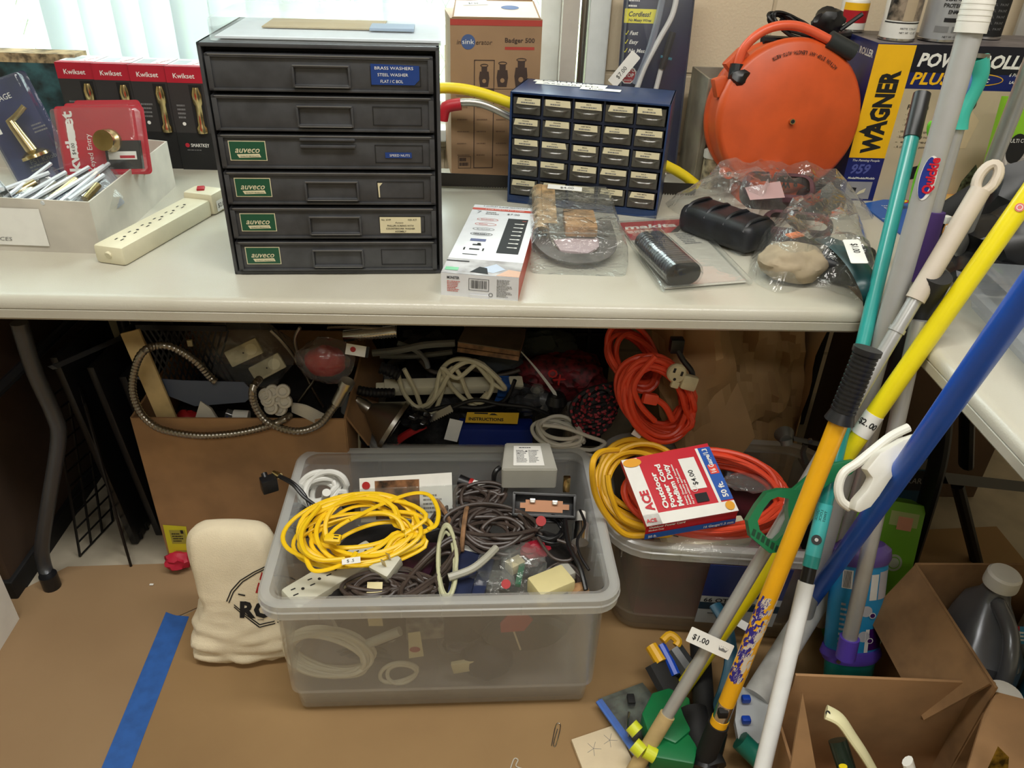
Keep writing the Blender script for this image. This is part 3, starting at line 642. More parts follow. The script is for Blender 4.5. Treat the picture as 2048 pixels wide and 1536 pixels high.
for j in range(1, 5): b.box((0, 0, th+.010+ch*j), (w_-.01, D5-.012, .006), navy_d)
b.box((0, 0, .008), (w_, D5-.004, .016), navy); b.build('carcass', t)
b = L(t); b.F = faceF(WM[t.name], w_, D5, H5, 'top')
for x, y, ww, hh, rr in ((.02, .12, .16, .022, -.04), (.03, .095, .15, .024, .03), (.13, .075, .085, .024, .02)): b.rect(x, y, ww, hh, paper, .0006+x*.004, rr)
b.text('PAINTERS', .04, .127, .008, ink, z=.0016, wid=.11); b.text('ASSORTED', .045, .103, .009, ink, z=.0016, wid=.12); b.text('$10.00', .148, .082, .008, ink, z=.0016); b.build('handwritten_note', t)
drw = clear('cloudy_drawer_plastic', tint=(190, 186, 178), body=.22, rough=.2, bodyc=(190, 186, 172)); metalbits = mat('small_fittings', (120, 116, 108), .4, .6, noise_amt=.5, scale=200)
words = ['BRADS', 'NAILS', 'SHEET METAL', 'WOOD SCREWS', 'BOLTS', 'NUTS', 'WASHERS', 'HOOKS', 'MACHINE', 'ANCHORS']
rnd.seed(9)
for j in range(5):
    for i in range(5):
        F = WM[t.name] @ frame_from(Vector((-w_/2+th+cw*i+.003, -D5/2+.002, th+.012+ch*j+.003)), (1, 0, 0), (0, 0, 1)); dw, dd = cw-.007, ch-.010
        b = MB(F); 
        b.prism([(0, 0), (dw, 0), (dw*.97, dd), (dw*.03, dd)], -.0015, 0, drw); b.box((dw/2, .0008, -.05), (dw, .0016, .1), drw); b.box((.0008, dd/2, -.05), (.0016, dd, .1), drw); b.box((dw-.0008, dd/2, -.05), (.0016, dd, .1), drw)
        b.tube(smooth_path([(dw*.12, dd*.46, .001), (dw*.3, dd*.42, .009), (dw*.7, dd*.42, .009), (dw*.88, dd*.46, .001)], 3), .0018, drw, 6)
        b.build('drawer', t); dr = COL.objects[-1]
        b = MB(F); ww = dw*rnd.uniform(.84, .96); x0 = (dw-ww)*rnd.random(); y0 = dd-.0115+rnd.uniform(-.001, .001)
        b.poly([(x0, y0), (x0+ww, y0+rnd.uniform(-.001, .001)), (x0+ww-.001*rnd.randint(0, 3), y0+.0125), (x0+.001*rnd.randint(0, 4), y0+.0125)], lab_w, .0012)
        b.text(words[(i*3+j*2) % 10], x0+ww/2, y0+.0078, .0024, ink, z=.0016, al='C', bold=.01); b.scrib(x0+ww*.2, y0+.0015, ww*.6, .004, 1, grey_ink, .0016, seed=i+j*5, fill=.6); b.build('drawer_label', dr)
        b = MB(F)
        if i == 4 and j == 3:
            for k in range(3): b.cyl((dw*(.25+.2*k), .007, -.012), (dw*(.25+.2*k)+(.012 if k == 2 else 0), .007, -.022), .005, white, seg=10)
        else:
            for k in range(9): x = rnd.uniform(.15, .85)*dw; y = rnd.uniform(.004, .012); b.tube([(x, y, -.012), (x+rnd.uniform(-.006, .006), y+rnd.uniform(-.002, .004), -.03)], .0016, metalbits, 6)
        b.build('fittings', dr)
# ================================================================== surge protector box, lying flat
mw = mat('white_gloss_print', (226, 228, 232), .3); mr = mat('orange_red_print', (196, 70, 52), .4)
a, bq = PZ(884, 590, TAB), PZ(1038, 602, TAB); d = bq-a; ang = math.atan2(d.y, d.x); LM = .345; HM = .040; WM_ = d.length; n = Vector((-math.sin(ang), math.cos(ang), 0))
t = thing('surge_protector_box', 'white printed surge protector box lying flat in front of the drawer cabinets', 'box', (a+bq)/2+n*LM/2, ang-R(.5))
b = carton(t, WM_, LM, HM, {'all': mw, 'right': mr}); b.F = faceF(WM[t.name], WM_, LM, HM, 'top')
k = WM_; b.rect(0, LM-.030, k, .012, mr); b.text('9 OUTLET SURGE PROTECTOR', k*.5, LM-.010, .0055, ink, al='C', wid=k*.7, bold=.01); b.text('2 USB PORTS / 8 FT CORD', k*.5, LM-.027, .005, paper, z=.001, al='C', wid=k*.6)
b.text('7', .012, LM-.050, .014, grey_ink); b.scrib(.03, LM-.055, .03, .018, 2, grey_ink); b.text('$7.00', k*.56, LM-.050, .008, ink)
b.prism([(k*.60, .10), (k*.90, .10), (k*.90, .275), (k*.60, .275)], .0002, .0008, blackm)
for j in range(7): b.rect(k*.72, .125+.020*j, .014, .003, paper, .0012); b.rect(k*.82, .124+.020*j, .005, .005, paper, .0012)
b.rect(k*.82, .262, .008, .002, mr, .0012)
for j, (cc) in enumerate((mr, mr, grey_ink, ink)): b.ring(k*.30, .262-.026*j, k*.16, .0012, cc, ry=.008); b.scrib(k*.2, .259-.026*j, k*.2, .006, 1, cc, seed=j)
b.text('GRILLE/EXT', k*.30, .181, .006, ink, al='C', wid=k*.24, bold=.02)
b.rect(k*.18, .148, k*.22, .012, blue_p); b.rect(k*.24, .128, k*.12, .006, ink); b.rect(k*.30, .132, .006, .008, ink)
b.rect(k*.14, .104, .003, .012, ink); b.rect(k*.40, .104, .003, .012, ink); b.rect(k*.22, .107, k*.14, .006, ink); b.rect(k*.16, .084, k*.2, .003, ink)
pg = mat('photo_print_grey', (176, 172, 172), .35, noise_amt=.3, scale=26, c2=(108, 96, 90)); b.rect(0, .0, k, .064, pg, .0005); b.poly([(k*.36, .01), (k*.46, .034), (k*.56, .03), (k*.60, .006)], blackm, .0009); b.poly([(k*.7, .002), (k*.84, .03), (k, .026), (k, .002)], mat('photo_print_skin', (196, 150, 118), .4), .0009); b.poly([(k*.42, .02), (k*.66, .05), (k*.8, .03), (k*.66, .012)], mat('photo_print_blue', (172, 184, 204), .4), .0008)
b.rect(k*.03, .012, k*.17, .013, mat('green_label', (110, 190, 140), .5), .001); b.rect(.0, .05, k*.3, .004, ink, .001)
b.F = faceF(WM[t.name], WM_, LM, HM, 'front'); b.text('MONSTER', k*.08, HM-.009, .0045, ink, wid=k*.16, bold=.03); b.scrib(k*.08, .008, k*.17, .020, 7, mr, seed=2); b.outline(k*.36, .013, k*.26, .021, .0008, ink)
for j in range(18): b.rect(k*.385+j*k*.0118, .0165, k*.0118*rnd.uniform(.3, .75), .0145, ink)
b.scrib(k*.72, .004, k*.2, .032, 12, grey_ink, seed=5); b.ring(k*.645, .007, .0035, .0008, ink)
b.build('carton_body', t)
b = L(t); b.F = faceF(WM[t.name], WM_, LM, HM, 'front'); b.box((k*.5, .002, .0015), (k*.24, .008, .001), mw); b.build('carton_tab', t)
# ================================================================== clear case with leather tool strips
t = thing('clear_box', 'clear vinyl pouch holding a leather strop, wood block and straps', 'pouch', (.176, 1.42, TAB+.0005), R(-2))
b = L(t); W_, D_, Hh = .172, .33, .062
r = shell(b, W_, D_, [(0, 0), (-.002, .02), (.002, Hh*.8), (.012, Hh)], .014, bagp, 4); b.face(r[-1], bagp); b.face(r[0][::-1], bagp)
for y in (-.09, .0, .11): b.tube([(-W_/2, y, .048), (W_/2, y+.004, .050)], .0014, clearp, 6)
b.build('pouch_film', t)
b = L(t); b.F = b.F @ frame_from(Vector((-.065, -.04, .012)), (1, 0, 0), (.0, 1, .12)); b.tube([(.0, 0, .016), (0, .19, .016)], .0155, mat('leather_roll', (186, 152, 108), .6, noise_amt=.2, scale=40), 18, cap=False); b.tube([(0, -.001, .016), (0, .19, .016)], .012, mat('dark_leather', (62, 50, 46), .6), 16, cap=False); b.rect(.004, .01, .026, .17, mat('leather_roll', (186, 152, 108)), .034); b.build('leather_roll', t)
b = L(t); b.box((.012, .02, .030), (.062, .10, .022), mat('tan_block', (182, 136, 84), .55, noise_amt=.15, scale=30), .004); b.build('wood_block', t)
strap = mat('grey_brown_strap', (98, 92, 88), .5, noise_amt=.2, scale=30)
b = L(t)
for k in range(4): b.tube(smooth_path([(-.07+.004*k, .03, .02), (-.066+.004*k, -.06, .016), (-.03, -.125+.006*k, .014), (.03, -.125+.006*k, .014), (.066-.004*k, -.07, .018), (.066-.004*k, .05, .025)], 5), .012, strap, 6, flat=.12)
b.build('strap', t)
b = L(t); b.prism([(-.03, -.09), (.02, -.10), (.055, -.05), (.05, .0), (-.04, -.04)], .012, .016, mat('pink_felt', (186, 166, 170), .8)); b.build('felt_pad', t)
b = L(t); b.F = b.F @ frame_from(Vector((-.05, .115, .066)), (1, -.1, 0), (.1, 1, .1)); b.prism([(0, 0), (.07, -.004), (.07, .016), (0, .022)], 0, .0006, paper); b.text('$4.00', .026, .003, .009, ink, z=.001); b.build('price_label', t)
# ================================================================== torch blister
q = [PZ(*p, TAB+.001) for p in ((1326, 584), (1500, 570), (1384, 446), (1232, 452))]
F = frame_from(q[0]+Vector((0, 0, .002)), q[1]-q[0], q[3]-q[0]); w_ = (q[1]-q[0]).length; h_ = .335
t = thing('bit_blister_pack', 'flat red and white blister pack with a dark ribbed bit case, lying on the table', 'blister pack', Mx=F)
b = L(t); shear = .036
P2 = lambda x, y: (x*w_+shear*y, y*h_)
b.prism([P2(.03, .02), P2(.97, .02), P2(.97, .97), P2(.03, .97)], .0, .0012, mat('card_offwhite', (206, 200, 188), .6)); b.poly([P2(.03, .76), P2(.6, .76), P2(.97, .97), P2(.03, .97)], red, .0016); b.poly([P2(.6, .76), P2(.70, .76), P2(.97, .93), P2(.97, .97)], blackm, .0017); b.poly([P2(.03, .68), P2(.3, .68), P2(.3, .76), P2(.03, .76)], red, .0016)
b.text('makita', P2(.06, .87)[0], .285, .020, paper, z=.002, wid=.115, bold=.03, shear=.2); b.scrib(.04, .262, .09, .014, 2, paper, .002); b.scrib(.13, .19, .04, .06, 7, grey_ink, .002); b.text('PC', .10, .235, .008, red, z=.002); b.build('printed_card', t)
b = L(t); rings = []
pts = [P2(0, 0), P2(1, 0), P2(1, 1), P2(0, 1)]; 
for i in range(4): p, q_ = pts[i], pts[(i+1) % 4]; b.tube([(p[0], p[1], .004), (q_[0], q_[1], .004)], .005, blister, 8)
b.prism([P2(.02, .02), P2(.98, .02), P2(.98, .98), P2(.02, .98)], .0035, .0040, blister); b.build('clear_shell', t)
b = MB(); p, q_ = PZ(1368, 548, TAB+.03), PZ(1300, 482, TAB+.03); ctn = mat('ribbed_smoke_case', (58, 60, 68), .22, noise_amt=.2, scale=60); F0 = frame_from(p, (q_-p).cross(Vector((0, 0, 1))), (0, 0, 1)); b.F = F0
Lb = (q_-p).length; prof = rrect(.062, .040, .0195, 6)
for z0_, z1_, m in ((0, .010, black), (.010, .020, ctn)): b.prism(prof, -z1_, -z0_, m, .001)
for k_ in range(14): zz = .02+k_*(Lb-.028)/14; b.prism([(x*1.0, y*1.0) for x, y in prof], -zz-.0035, -zz, ctn); b.prism([(x*.97, y*.97) for x, y in prof], -zz-(Lb-.028)/14, -zz-.0035, ctn)
b.prism([(x*.98, y*.98) for x, y in prof], -Lb, -Lb+.008, ctn); b.build('bit_case', t)
b = MB(); b.F = F0; b.prism([(x*1.10, y*1.12) for x, y in prof], -Lb-.012, .004, blister, .002); b.build('clear_bubble', t)
# ================================================================== two plastic bags
dkf = mat('black_foam', (30, 32, 38), .45, noise_amt=.3, scale=30); maroon = mat('maroon_plastic', (92, 60, 66), .35, noise_amt=.3, scale=20); tealb = mat('dark_teal_rubber', (16, 62, 66), .35)
def film(t, pts, hgt, seed, m=bagp, n=26):
    """crumpled film draped over the contents: outline pts on the table, dome hgt(x, y)"""
    b = MB(); c = sum(pts, Vector())/len(pts); P = smooth_path(pts, 4, True); K = len(P); V = []
    for j in range(9):
        s_ = 1-j/9; row = []
        for i in range(K):
            p = c+(P[i]-c)*s_; q_ = p*22+Vector((seed, 0, 0)); z = TAB+.002+hgt(p, 1-s_)*(1+.40*noise.noise(q_))+.022*abs(noise.noise(q_*1.9))*(1 if j else 0)
            row.append(b.v((p.x+.006*noise.noise(q_*1.3), p.y, z)))
        V.append(row)
    for A, B in zip(V, V[1:]):
        for i in range(K): l_ = (i+1) % K; b.face([A[i], A[l_], B[l_], B[i]], m)
    b.face(V[-1], m); return b.build('bag_film', t, smooth=28)
O = [PZ(*p, TAB) for p in ((1330, 408), (1395, 450), (1480, 515), (1520, 470), (1620, 440), (1745, 440), (1700, 408), (1560, 385), (1430, 388))]
t = thing('plastic_bag', 'larger clear bag of black knee pads behind the other bag', 'bag', O[0])
film(t, O, lambda p, s_: .085*min(1, s_*2.2), 1.3)
def pad(c, sz, rz, m, nm, t, ribs=3, tilt=0):
    b = MB(Matrix.Translation(c) @ Matrix.Rotation(rz, 4, 'Z') @ Matrix.Rotation(tilt, 4, 'X')); b.box((0, 0, 0), sz, m, min(sz)*.42, seg=4)
    for k in range(ribs): y = (k-(ribs-1)/2)*sz[1]*.26; b.tube(smooth_path([(-sz[0]*.46, y, sz[2]*.25), (-sz[0]*.25, y, sz[2]*.53), (sz[0]*.25, y, sz[2]*.53), (sz[0]*.46, y, sz[2]*.25)], 3), .004, m, 6)
    b.build(nm, t)
pad(PZ(1452, 450, TAB+.032), (.095, .175, .058), R(38), dkf, 'knee_pad', t, 4)
pad(PZ(1640, 402, TAB+.03), (.10, .06, .05), R(10), dkf, 'knee_pad', t, 3)
b = MB(Matrix.Translation(PZ(1550, 392, TAB+.045)) @ Matrix.Rotation(R(-8), 4, 'Z') @ Matrix.Rotation(R(35), 4, 'X')); r_ = shell(b, .15, .075, [(0, 0), (0, .03), (.006, .038), (.014, .038)], .03, maroon, 6); b.build('goggle_frame', t)
b = MB(); b.poly([PZ(1490, 375, TAB+.09), PZ(1560, 362, TAB+.09), PZ(1570, 395, TAB+.088), PZ(1500, 400, TAB+.088)], mat('pink_sheet', (180, 150, 150), .5)); b.build('paper_insert', t)
O = [PZ(*p, TAB) for p in ((1500, 520), (1502, 560), (1560, 588), (1630, 575), (1735, 608), (1765, 600), (1740, 520), (1690, 420), (1600, 420), (1520, 460))]
t = thing('plastic_bag', 'smaller clear bag with tan work goggles and black straps at the front of the table', 'bag', O[2])
film(t, O, lambda p, s_: .075*min(1, s_*2.4), 7.7)
b = MB(); lump(b, PZ(1585, 525, TAB+.030), (.060, .050, .034), mat('tan_chamois', (170, 154, 128), .8, noise_amt=.05, scale=30), 7, .12, 4, True, 2.2); b.build('dust_mask', t)
b = MB(Matrix.Translation(PZ(1590, 462, TAB+.035)) @ Matrix.Rotation(R(-12), 4, 'Z') @ Matrix.Rotation(R(30), 4, 'X')); r_ = shell(b, .13, .06, [(0, 0), (0, .022), (.005, .028), (.012, .028)], .026, maroon, 6); b.build('goggle_frame', t)
pad(PZ(1690, 525, TAB+.026), (.085, .12, .044), R(-35), dkf, 'knee_pad', t, 3)
b = MB(); b.tube(smooth_path([PZ(1650, 480, TAB+.05), PZ(1680, 495, TAB+.062), PZ(1715, 530, TAB+.06), PZ(1738, 570, TAB+.045), PZ(1742, 596, TAB+.02)], 5), .020, tealb, 8, flat=.35); b.build('rubber_strap', t)
b = MB(); c = PZ(1590, 470, TAB+.068); b.box(c, (.03, .018, .003), mat('orange_card', (226, 120, 60), .5), rot=.5); b.build('orange_tag', t)
b = MB(frame_from(PZ(1685, 480, TAB+.092), PZ(1712, 555, TAB+.08)-PZ(1685, 480, TAB+.092), Vector((1, .35, .15)))); b.prism(rrect_at(.085, .026, .003), 0, .0008, paper); b.text('$1.00', .016, .010, .011, ink, z=.0012, bold=.01); b.build('price_label', t)
# ================================================================== pump card, metal panel, jar
ck = mat('pump_card_navy', (24, 32, 66), .35, noise_amt=.1, scale=6); yl = mat('card_yellow', (232, 222, 48), .45)
o = PY(1245, 372, 1.93); x = PY(1352, 374, 1.93)-o; u = PY(1245, 0, 2.0)-o
F = frame_from(Vector((.318, 1.915, TAB+.001)), (1, .02, 0), (-.02, .12, 1)); t = thing('pump_blister_card', 'tall dark blue hanging card of a cordless liquid transfer pump leaning on the wall', 'blister pack', Mx=F)
w_, h_ = .165, .442; b = L(t); b.prism(rrect_at(w_, h_, .004), -.001, 0, ck)
b.rect(.004, h_-.110, .078, .030, yl); b.text('Cordless!', .014, h_-.096, .0105, ink, shear=.25, bold=.02, wid=.052, z=.001); b.text('No Messy Wires', .014, h_-.1065, .006, ink, shear=.25, bold=.02, wid=.054, z=.001)
b.scrib(.012, h_-.066, .04, .005, 1, paper); b.scrib(.012, h_-.078, .03, .008, 1, paper)
for j, s_ in enumerate(('Fast', 'Easy', 'No Mess')): y = h_-.135-j*.019; b.text(s_, .020, y, .0085, paper, shear=.3, bold=.02); b.line((.010, y+.003), (.012, y), .0015, yl); b.line((.012, y), (.017, y+.009), .0015, yl)
oc = [(.024+.021*math.cos(R(22.5+45*i)), h_-.222+.021*math.sin(R(22.5+45*i))) for i in range(8)]; b.poly(oc, paper, .0007); b.poly([(.024+(x_-.024)*.88, h_-.222+(y_-h_+.222)*.88) for x_, y_ in oc], red, .001)
b.text('AUTO', .024, h_-.215, .0085, paper, al='C', z=.0013, bold=.02); b.text('STOP', .024, h_-.227, .0085, paper, al='C', z=.0013, bold=.02); b.text('SENSOR', .024, h_-.236, .004, paper, al='C', z=.0013)
b.ring(.112, .112, .028, .001, paper, ry=.02); b.disc(.112, .112, .027, red, .0006, ry=.019); b.text('Siphon Action', .112, .118, .004, yl, al='C', z=.0012); b.text('Technology!', .112, .110, .005, yl, al='C', z=.0012)
b.rect(.05, .070, .080, .022, yl); b.text('Suction!', .126, .076, .010, ink, al='R', shear=.2, bold=.02, z=.001); b.rect(.004, .002, .13, .066, mat('photo_hands', (150, 118, 104), .4, noise_amt=.5, scale=60, c2=(52, 34, 32))); b.disc(.10, .022, .022, red, .001); b.build('printed_card', t)
b = L(t); tubem = mat('white_hose', (214, 212, 210), .35)
b.tube(smooth_path([(.04, .20, .012), (.062, .26, .014), (.078, .33, .014), (.088, .40, .014), (.096, .455, .014)], 5), .008, clear('tinted_tube', body=.5, bodyc=(180, 190, 210)), 10); b.build('suction_tube', t)
b = L(t); b.tube(smooth_path([(.045, .19, .016), (.060, .24, .016), (.088, .30, .016), (.112, .35, .016), (.118, .40, .016), (.110, .44, .016), (.095, .45, .016)], 5), .0065, tubem, 10)
b.tube(smooth_path([(.083, .15, .012), (.092, .19, .012), (.10, .24, .014)], 4), .006, tubem, 10); b.build('hose', t)
b = L(t); b.tube([(.10, .235, .016), (.118, .315, .016)], .0078, blackm, 10); b.box((.108, .26, .016), (.028, .006, .006), mat('teal_clip', (40, 110, 130), .4), .001, rot=-.2); b.box((.088, .41, .014), (.03, .05, .02), mat('pump_head', (70, 72, 84), .4), .004); b.build('pump_head', t)
b = L(t); shell_at(b, w_, h_, .026, clear('pump_shell', body=.02, rough=.35)); b.build('clear_shell', t)
b = L(t); b.F = b.F @ frame_from(Vector((-.008, .192, .028)), (.62, .78, 0), (-.78, .62, 0)); b.prism(rrect_at(.085, .026, .003), 0, .0006, paper); b.text('$7.00', .018, .008, .010, ink, z=.001); b.build('price_label', t)
gm = mat('grey_beige_metal', (150, 144, 128), .4, .2, noise_amt=.1, scale=14)
t = thing('metal_panel', 'grey beige folded metal panel standing behind the orange reel', 'panel', (.52, 1.90, TAB)); b = MB()
b.box((.505, 1.895, TAB+.12), (.006, .16, .235), gm, .002); b.box((.58, 1.972, TAB+.12), (.15, .006, .235), gm, .002); b.box((.512, 1.82, TAB+.12), (.016, .006, .235), gm, .002); b.build('panel_sheet', t)
t = thing('small_jar', 'small cream labelled jar between the metal panel and the orange reel', 'jar', (.535, 1.79, TAB)); b = L(t); b.lathe([(.0, 0), (.021, 0), (.021, .07), (.0, .07)], mat('jar_label_cream', (196, 182, 150), .5, noise_amt=.25, scale=50), 20); b.build('jar_body', t)
b = L(t); b.lathe([(.0, .07), (.023, .07), (.023, .086), (.0, .087)], mat('jar_lid', (206, 204, 196), .5), 20); b.build('lid', t)
# ================================================================== orange reel
org = mat('orange_plastic', (206, 84, 36), .4, noise_amt=.03, scale=20); orl = mat('orange_hose_plastic', (224, 92, 58), .35)
RC = PY(1578, 236, 1.70); Rr = PY(1724, 236, 1.70).x-RC.x
F = frame_from(RC, (1, .05, 0), (-.03, .16, 1)); t = thing('hose_reel', 'orange round retractable reel standing on the table in front of the wall', 'reel', Mx=F)
b = L(t); b.lathe([(0, .012), (.012, .012), (Rr*.93, .010), (Rr*.965, .006), (Rr, -.002), (Rr, -.012), (Rr*.97, -.016), (Rr*.97, -.075), (Rr, -.079), (Rr, -.09), (Rr*.9, -.095), (0, -.095)], org, 64)
b.box((0, -Rr-.012, -.045), (.16, .05, .08), org, .01); b.box((-.115, Rr*.66, -.03), (.05, .05, .03), org, .006, rot=.8); b.box((-.15, -.0+.06, -.03), (.03, .04, .03), org, .005, rot=.3)
b.build('drum_housing', t)
b = L(t)
st = 'ACTION STOP-ANY LENGTH-AUTO-RETR'
for i, ch_ in enumerate(st):
    a_ = R(50+70*i/len(st)); rr = Rr*.80; b.text(ch_, rr*math.cos(a_), rr*math.sin(a_)+.006, .0072, blackm, z=.0125, rot=a_+PI/2, bold=.02, al='C', wid=.0042 if ch_ not in 'I-' else .0018)
for i, ch_ in enumerate('AIRWAY'):
    a_ = R(-62-8*i); b.text(ch_, Rr*.86*math.cos(a_), Rr*.86*math.sin(a_)+.004, .014, blackm, z=.0125, rot=a_-PI/2, bold=.03, al='C')
b.build('raised_lettering', t)
b = L(t); b.cyl((0, -.006, .010), (0, -.006, .022), .0058, brass, seg=14); b.cyl((0, -.006, .022), (0, -.006, .0225), .004, blackm, seg=12); b.build('axle', t)
b = L(t); b.tube(smooth_path([(-.125, .10, -.01), (-.118, .135, -.005), (-.09, .165, 0), (-.05, .18, 0), (0, .178, 0), (.06, .155, .005)], 6), .0095, orl, 12); b.build('hose', t)
b = L(t); b.tube([(.058, .157, .005), (.115, .132, .008)], .018, mat('black_rubber', (38, 42, 42), .55), 16); b.build('hose_stop', t)
b = L(t); b.tube([(-.125, .105, -.01), (-.128, .075, -.008)], .015, black, 10); lump(b, (-.122, .078, .0), (.022, .018, .018), black, 2, .3, 2, False); b.build('hose_fitting', t)
b = L(t); b.tube(smooth_path([(-.13, -.065, .002), (-.115, -.09, .004), (-.09, -.115, .008)], 4), .004, white, 6, flat=.3); b.build('label_strip', t)
b = L(t); b.cyl((-.118, -.118, -.03), (-.118, -.118, .0), .012, org); b.cyl((-.118, -.118, .0), (-.118, -.118, .001), .005, blackm); b.build('mounting_lug', t)
# black cord bundle on the cartons
t = thing('cable_bundle', 'bundle of black cord lying above the orange reel', 'cord', PY(1600, 60, 1.80)); b = MB()
cb = mat('black_cord_rubber', (20, 20, 22), .4)
for sd, cx, cy, a_, b_ in ((1, 1590, 55, .055, .022), (2, 1565, 45, .035, .016)): b.tube(coil(PY(cx, cy, 1.80), (1, 0, -.35), (.2, .6, .9), a_, b_, 4, .3, .008, sd), .0032, cb, 6, closed=True)
lump(b, PY(1655, 45, 1.80), (.034, .02, .03), cb, 3, .3); b.tube([PY(1680, 60, 1.80), PY(1725, 28, 1.80)], .005, cb, 8); b.build('cord_loops', t)
b = MB(); b.tube(smooth_path([PY(1525, 80, 1.80), PY(1600, 82, 1.82), PY(1700, 70, 1.86)], 4), .010, cb, 8); b.build('plug_bar', t)
# ================================================================== paint roller carton with cans on it
wn = mat('roller_carton_navy', (30, 40, 106), .35, noise_amt=.06, scale=10); wy = mat('roller_carton_yellow', (244, 188, 26), .4); wtop = mat('carton_grey_top', (120, 112, 112), .5, noise_amt=.2, scale=12)
fl, fr = Vector((.818, 1.712, TAB)), Vector((1.34, 1.712, TAB))
t, w_ = box_at('paint_roller_carton', 'blue and yellow power roller carton with paint cans standing on top', 'carton', fl, fr, .20)
h_ = .335; b = carton(t, w_, .20, h_, {'all': wn, 'top': wtop}); b.F = faceF(WM[t.name], w_, .20, h_, 'front')
b.rect(0, .098, .082, h_-.10, wy); b.rect(.082, h_-.055, w_-.082, .055, mat('dark_header', (16, 18, 34), .4), .0003)
b.text('WAGNER', .062, .108, .040, ink, rot=R(90), bold=.05, wid=.175); b.poly([(.006, .155), (.034, .146), (.034, .170)], ink, .0008); b.text('The Painting People', .010, .090, .005, paper, wid=.062, shear=.2)
b.text('959', .012, .063, .021, mat('pale_navy', (84, 92, 160), .5), bold=.03, shear=.25); b.text('Model/Modele/Modelo', .010, .050, .005, paper, wid=.062, shear=.2, bold=.02); b.rect(.012, .004, .058, .040, mat('photo_grey', (150, 148, 150), .5)); b.poly([(.022, .02), (.035, .018), (.036, .03), (.024, .031)], ink, .001); b.poly([(.036, .012), (.056, .02), (.058, .03), (.044, .022)], lab_w, .001)
b.text('POWER ROLLER', .094, h_-.042, .026, paper, z=.001, bold=.035, shear=.2, wid=.26); b.text('PLUS', .090, h_-.078, .024, wy, z=.001, bold=.03, shear=.2, wid=.085)
b.disc(.235, h_-.066, .056, wy, .0006, ry=.0125); b.disc(.235, h_-.066, .054, wn, .0008, ry=.0105); b.text('Electric', .235, h_-.071, .012, paper, z=.0012, al='C', shear=.2, bold=.02); b.text('6 Piece Painting System', .30, h_-.058, .007, paper, z=.001, shear=.2); b.text('LARGE PROJECTS', .305, h_-.072, .006, paper, z=.001, shear=.2, bold=.02)
ph = mat('carton_photo_wall', (196, 180, 150), .5, noise_amt=.05, scale=8); b.rect(.082, .0, .235, h_-.088, ph, .0004); b.text('Features', .10, .205, .010, ink, z=.001, bold=.02)
for j, s_ in enumerate(('Easy to use', 'Fast', 'Factory')): b.text('- '+s_, .10, .192-.011*j, .0055, ink, z=.001)
for j, s_ in enumerate(('Will not drip or spill. Work', 'Sure grip with 24 inch piece', 'easy reach', 'A clean way to paint large')): b.text('- '+s_, .095, .155-.011*j, .0055, ink, z=.001, wid=.09)
b.poly([(.20, .01), (.235, .01), (.245, .12), (.262, .18), (.24, .20), (.215, .17), (.205, .12)], mat('photo_trousers', (124, 104, 80), .6), .0008); b.poly([(.206, .12), (.258, .125), (.268, .185), (.245, .205), (.21, .18)], mat('photo_shirt', (206, 186, 150), .6), .0010); b.disc(.236, .218, .014, mat('photo_hair', (60, 46, 40), .6), .001)
b.poly([(.27, .0), (.31, .0), (.315, .06), (.295, .09), (.275, .05)], mat('photo_leaves', (96, 108, 84), .6, noise_amt=.5, scale=90), .001); b.poly([(.145, .05), (.19, .06), (.185, .09), (.15, .08)], blackm, .001)
b.F = faceF(WM[t.name], w_, .20, h_, 'left'); b.text('POWER ROLLER', .19, h_-.03, .014, paper, al='R', bold=.03); b.rect(.12, .12, .06, .05, mat('photo_grey', (150, 148, 150), .5)); b.build('carton_body', t)
def can(name, label, x, y, r, h, m, cat='spray can', draw=None, lid=None):
    t = thing(name, label, cat, (x, y, TAB+.3355)); b = L(t); b.lathe([(0, 0), (r*.9, 0), (r, .003), (r, h), (r*.94, h+.004)], m, 28)
    if draw: draw(b, r, h)
    b.build('can_body', t)
    b = L(t); b.lathe([(r*.99, .001), (r*1.03, .002), (r*1.03, .006), (r*.99, .007)], chrome, 28, cap=False); b.build('bottom_rim', t)
    b = L(t); b.lathe([(r*.96, h), (r*.7, h+.012), (r*.4, h+.02), (r*.4, h+.03), (0, h+.03)], lid or paper, 24); b.build('cap', t)
    return t
def wrap(b, r, a0, a1, z0, z1, m, off=.0004, n=10):
    b.grid(lambda u, v: ((r+off)*math.sin(R(a0+(a1-a0)*u)), -(r+off)*math.cos(R(a0+(a1-a0)*u)), z0+(z1-z0)*v), n, 1, m)
def wtext(b, r, s, a, z, hh, m, off=.0008, bold=0):
    W = len(s)*hh*.78; Fs = b.F.copy(); n = len(s)
    for i, c in enumerate(s):
        aa = a+((i+.5)/n-.5)*W/r; b.F = Fs @ frame_from(Vector(((r+off)*math.sin(aa), -(r+off)*math.cos(aa), z)), (math.cos(aa), math.sin(aa), 0), (0, 0, 1)); b.text(c, 0, 0, hh, m, z=0, al='C', bold=bold)
    b.F = Fs
def d1(b, r, h): wrap(b, r, -75, 75, .040, h, mat('can_photo', (150, 134, 116), .4, noise_amt=.4, scale=50)); wrap(b, r, -80, 80, .035, .0375, ink); wrap(b, r, -20, 15, .04, .09, mat('pot_photo', (176, 158, 132), .5), .0008); [wtext(b, r, s, .15, .024-.008*j, .0038, ink) for j, s in enumerate(('MATTE FINISH', 'NET WT 12 OZ'))]
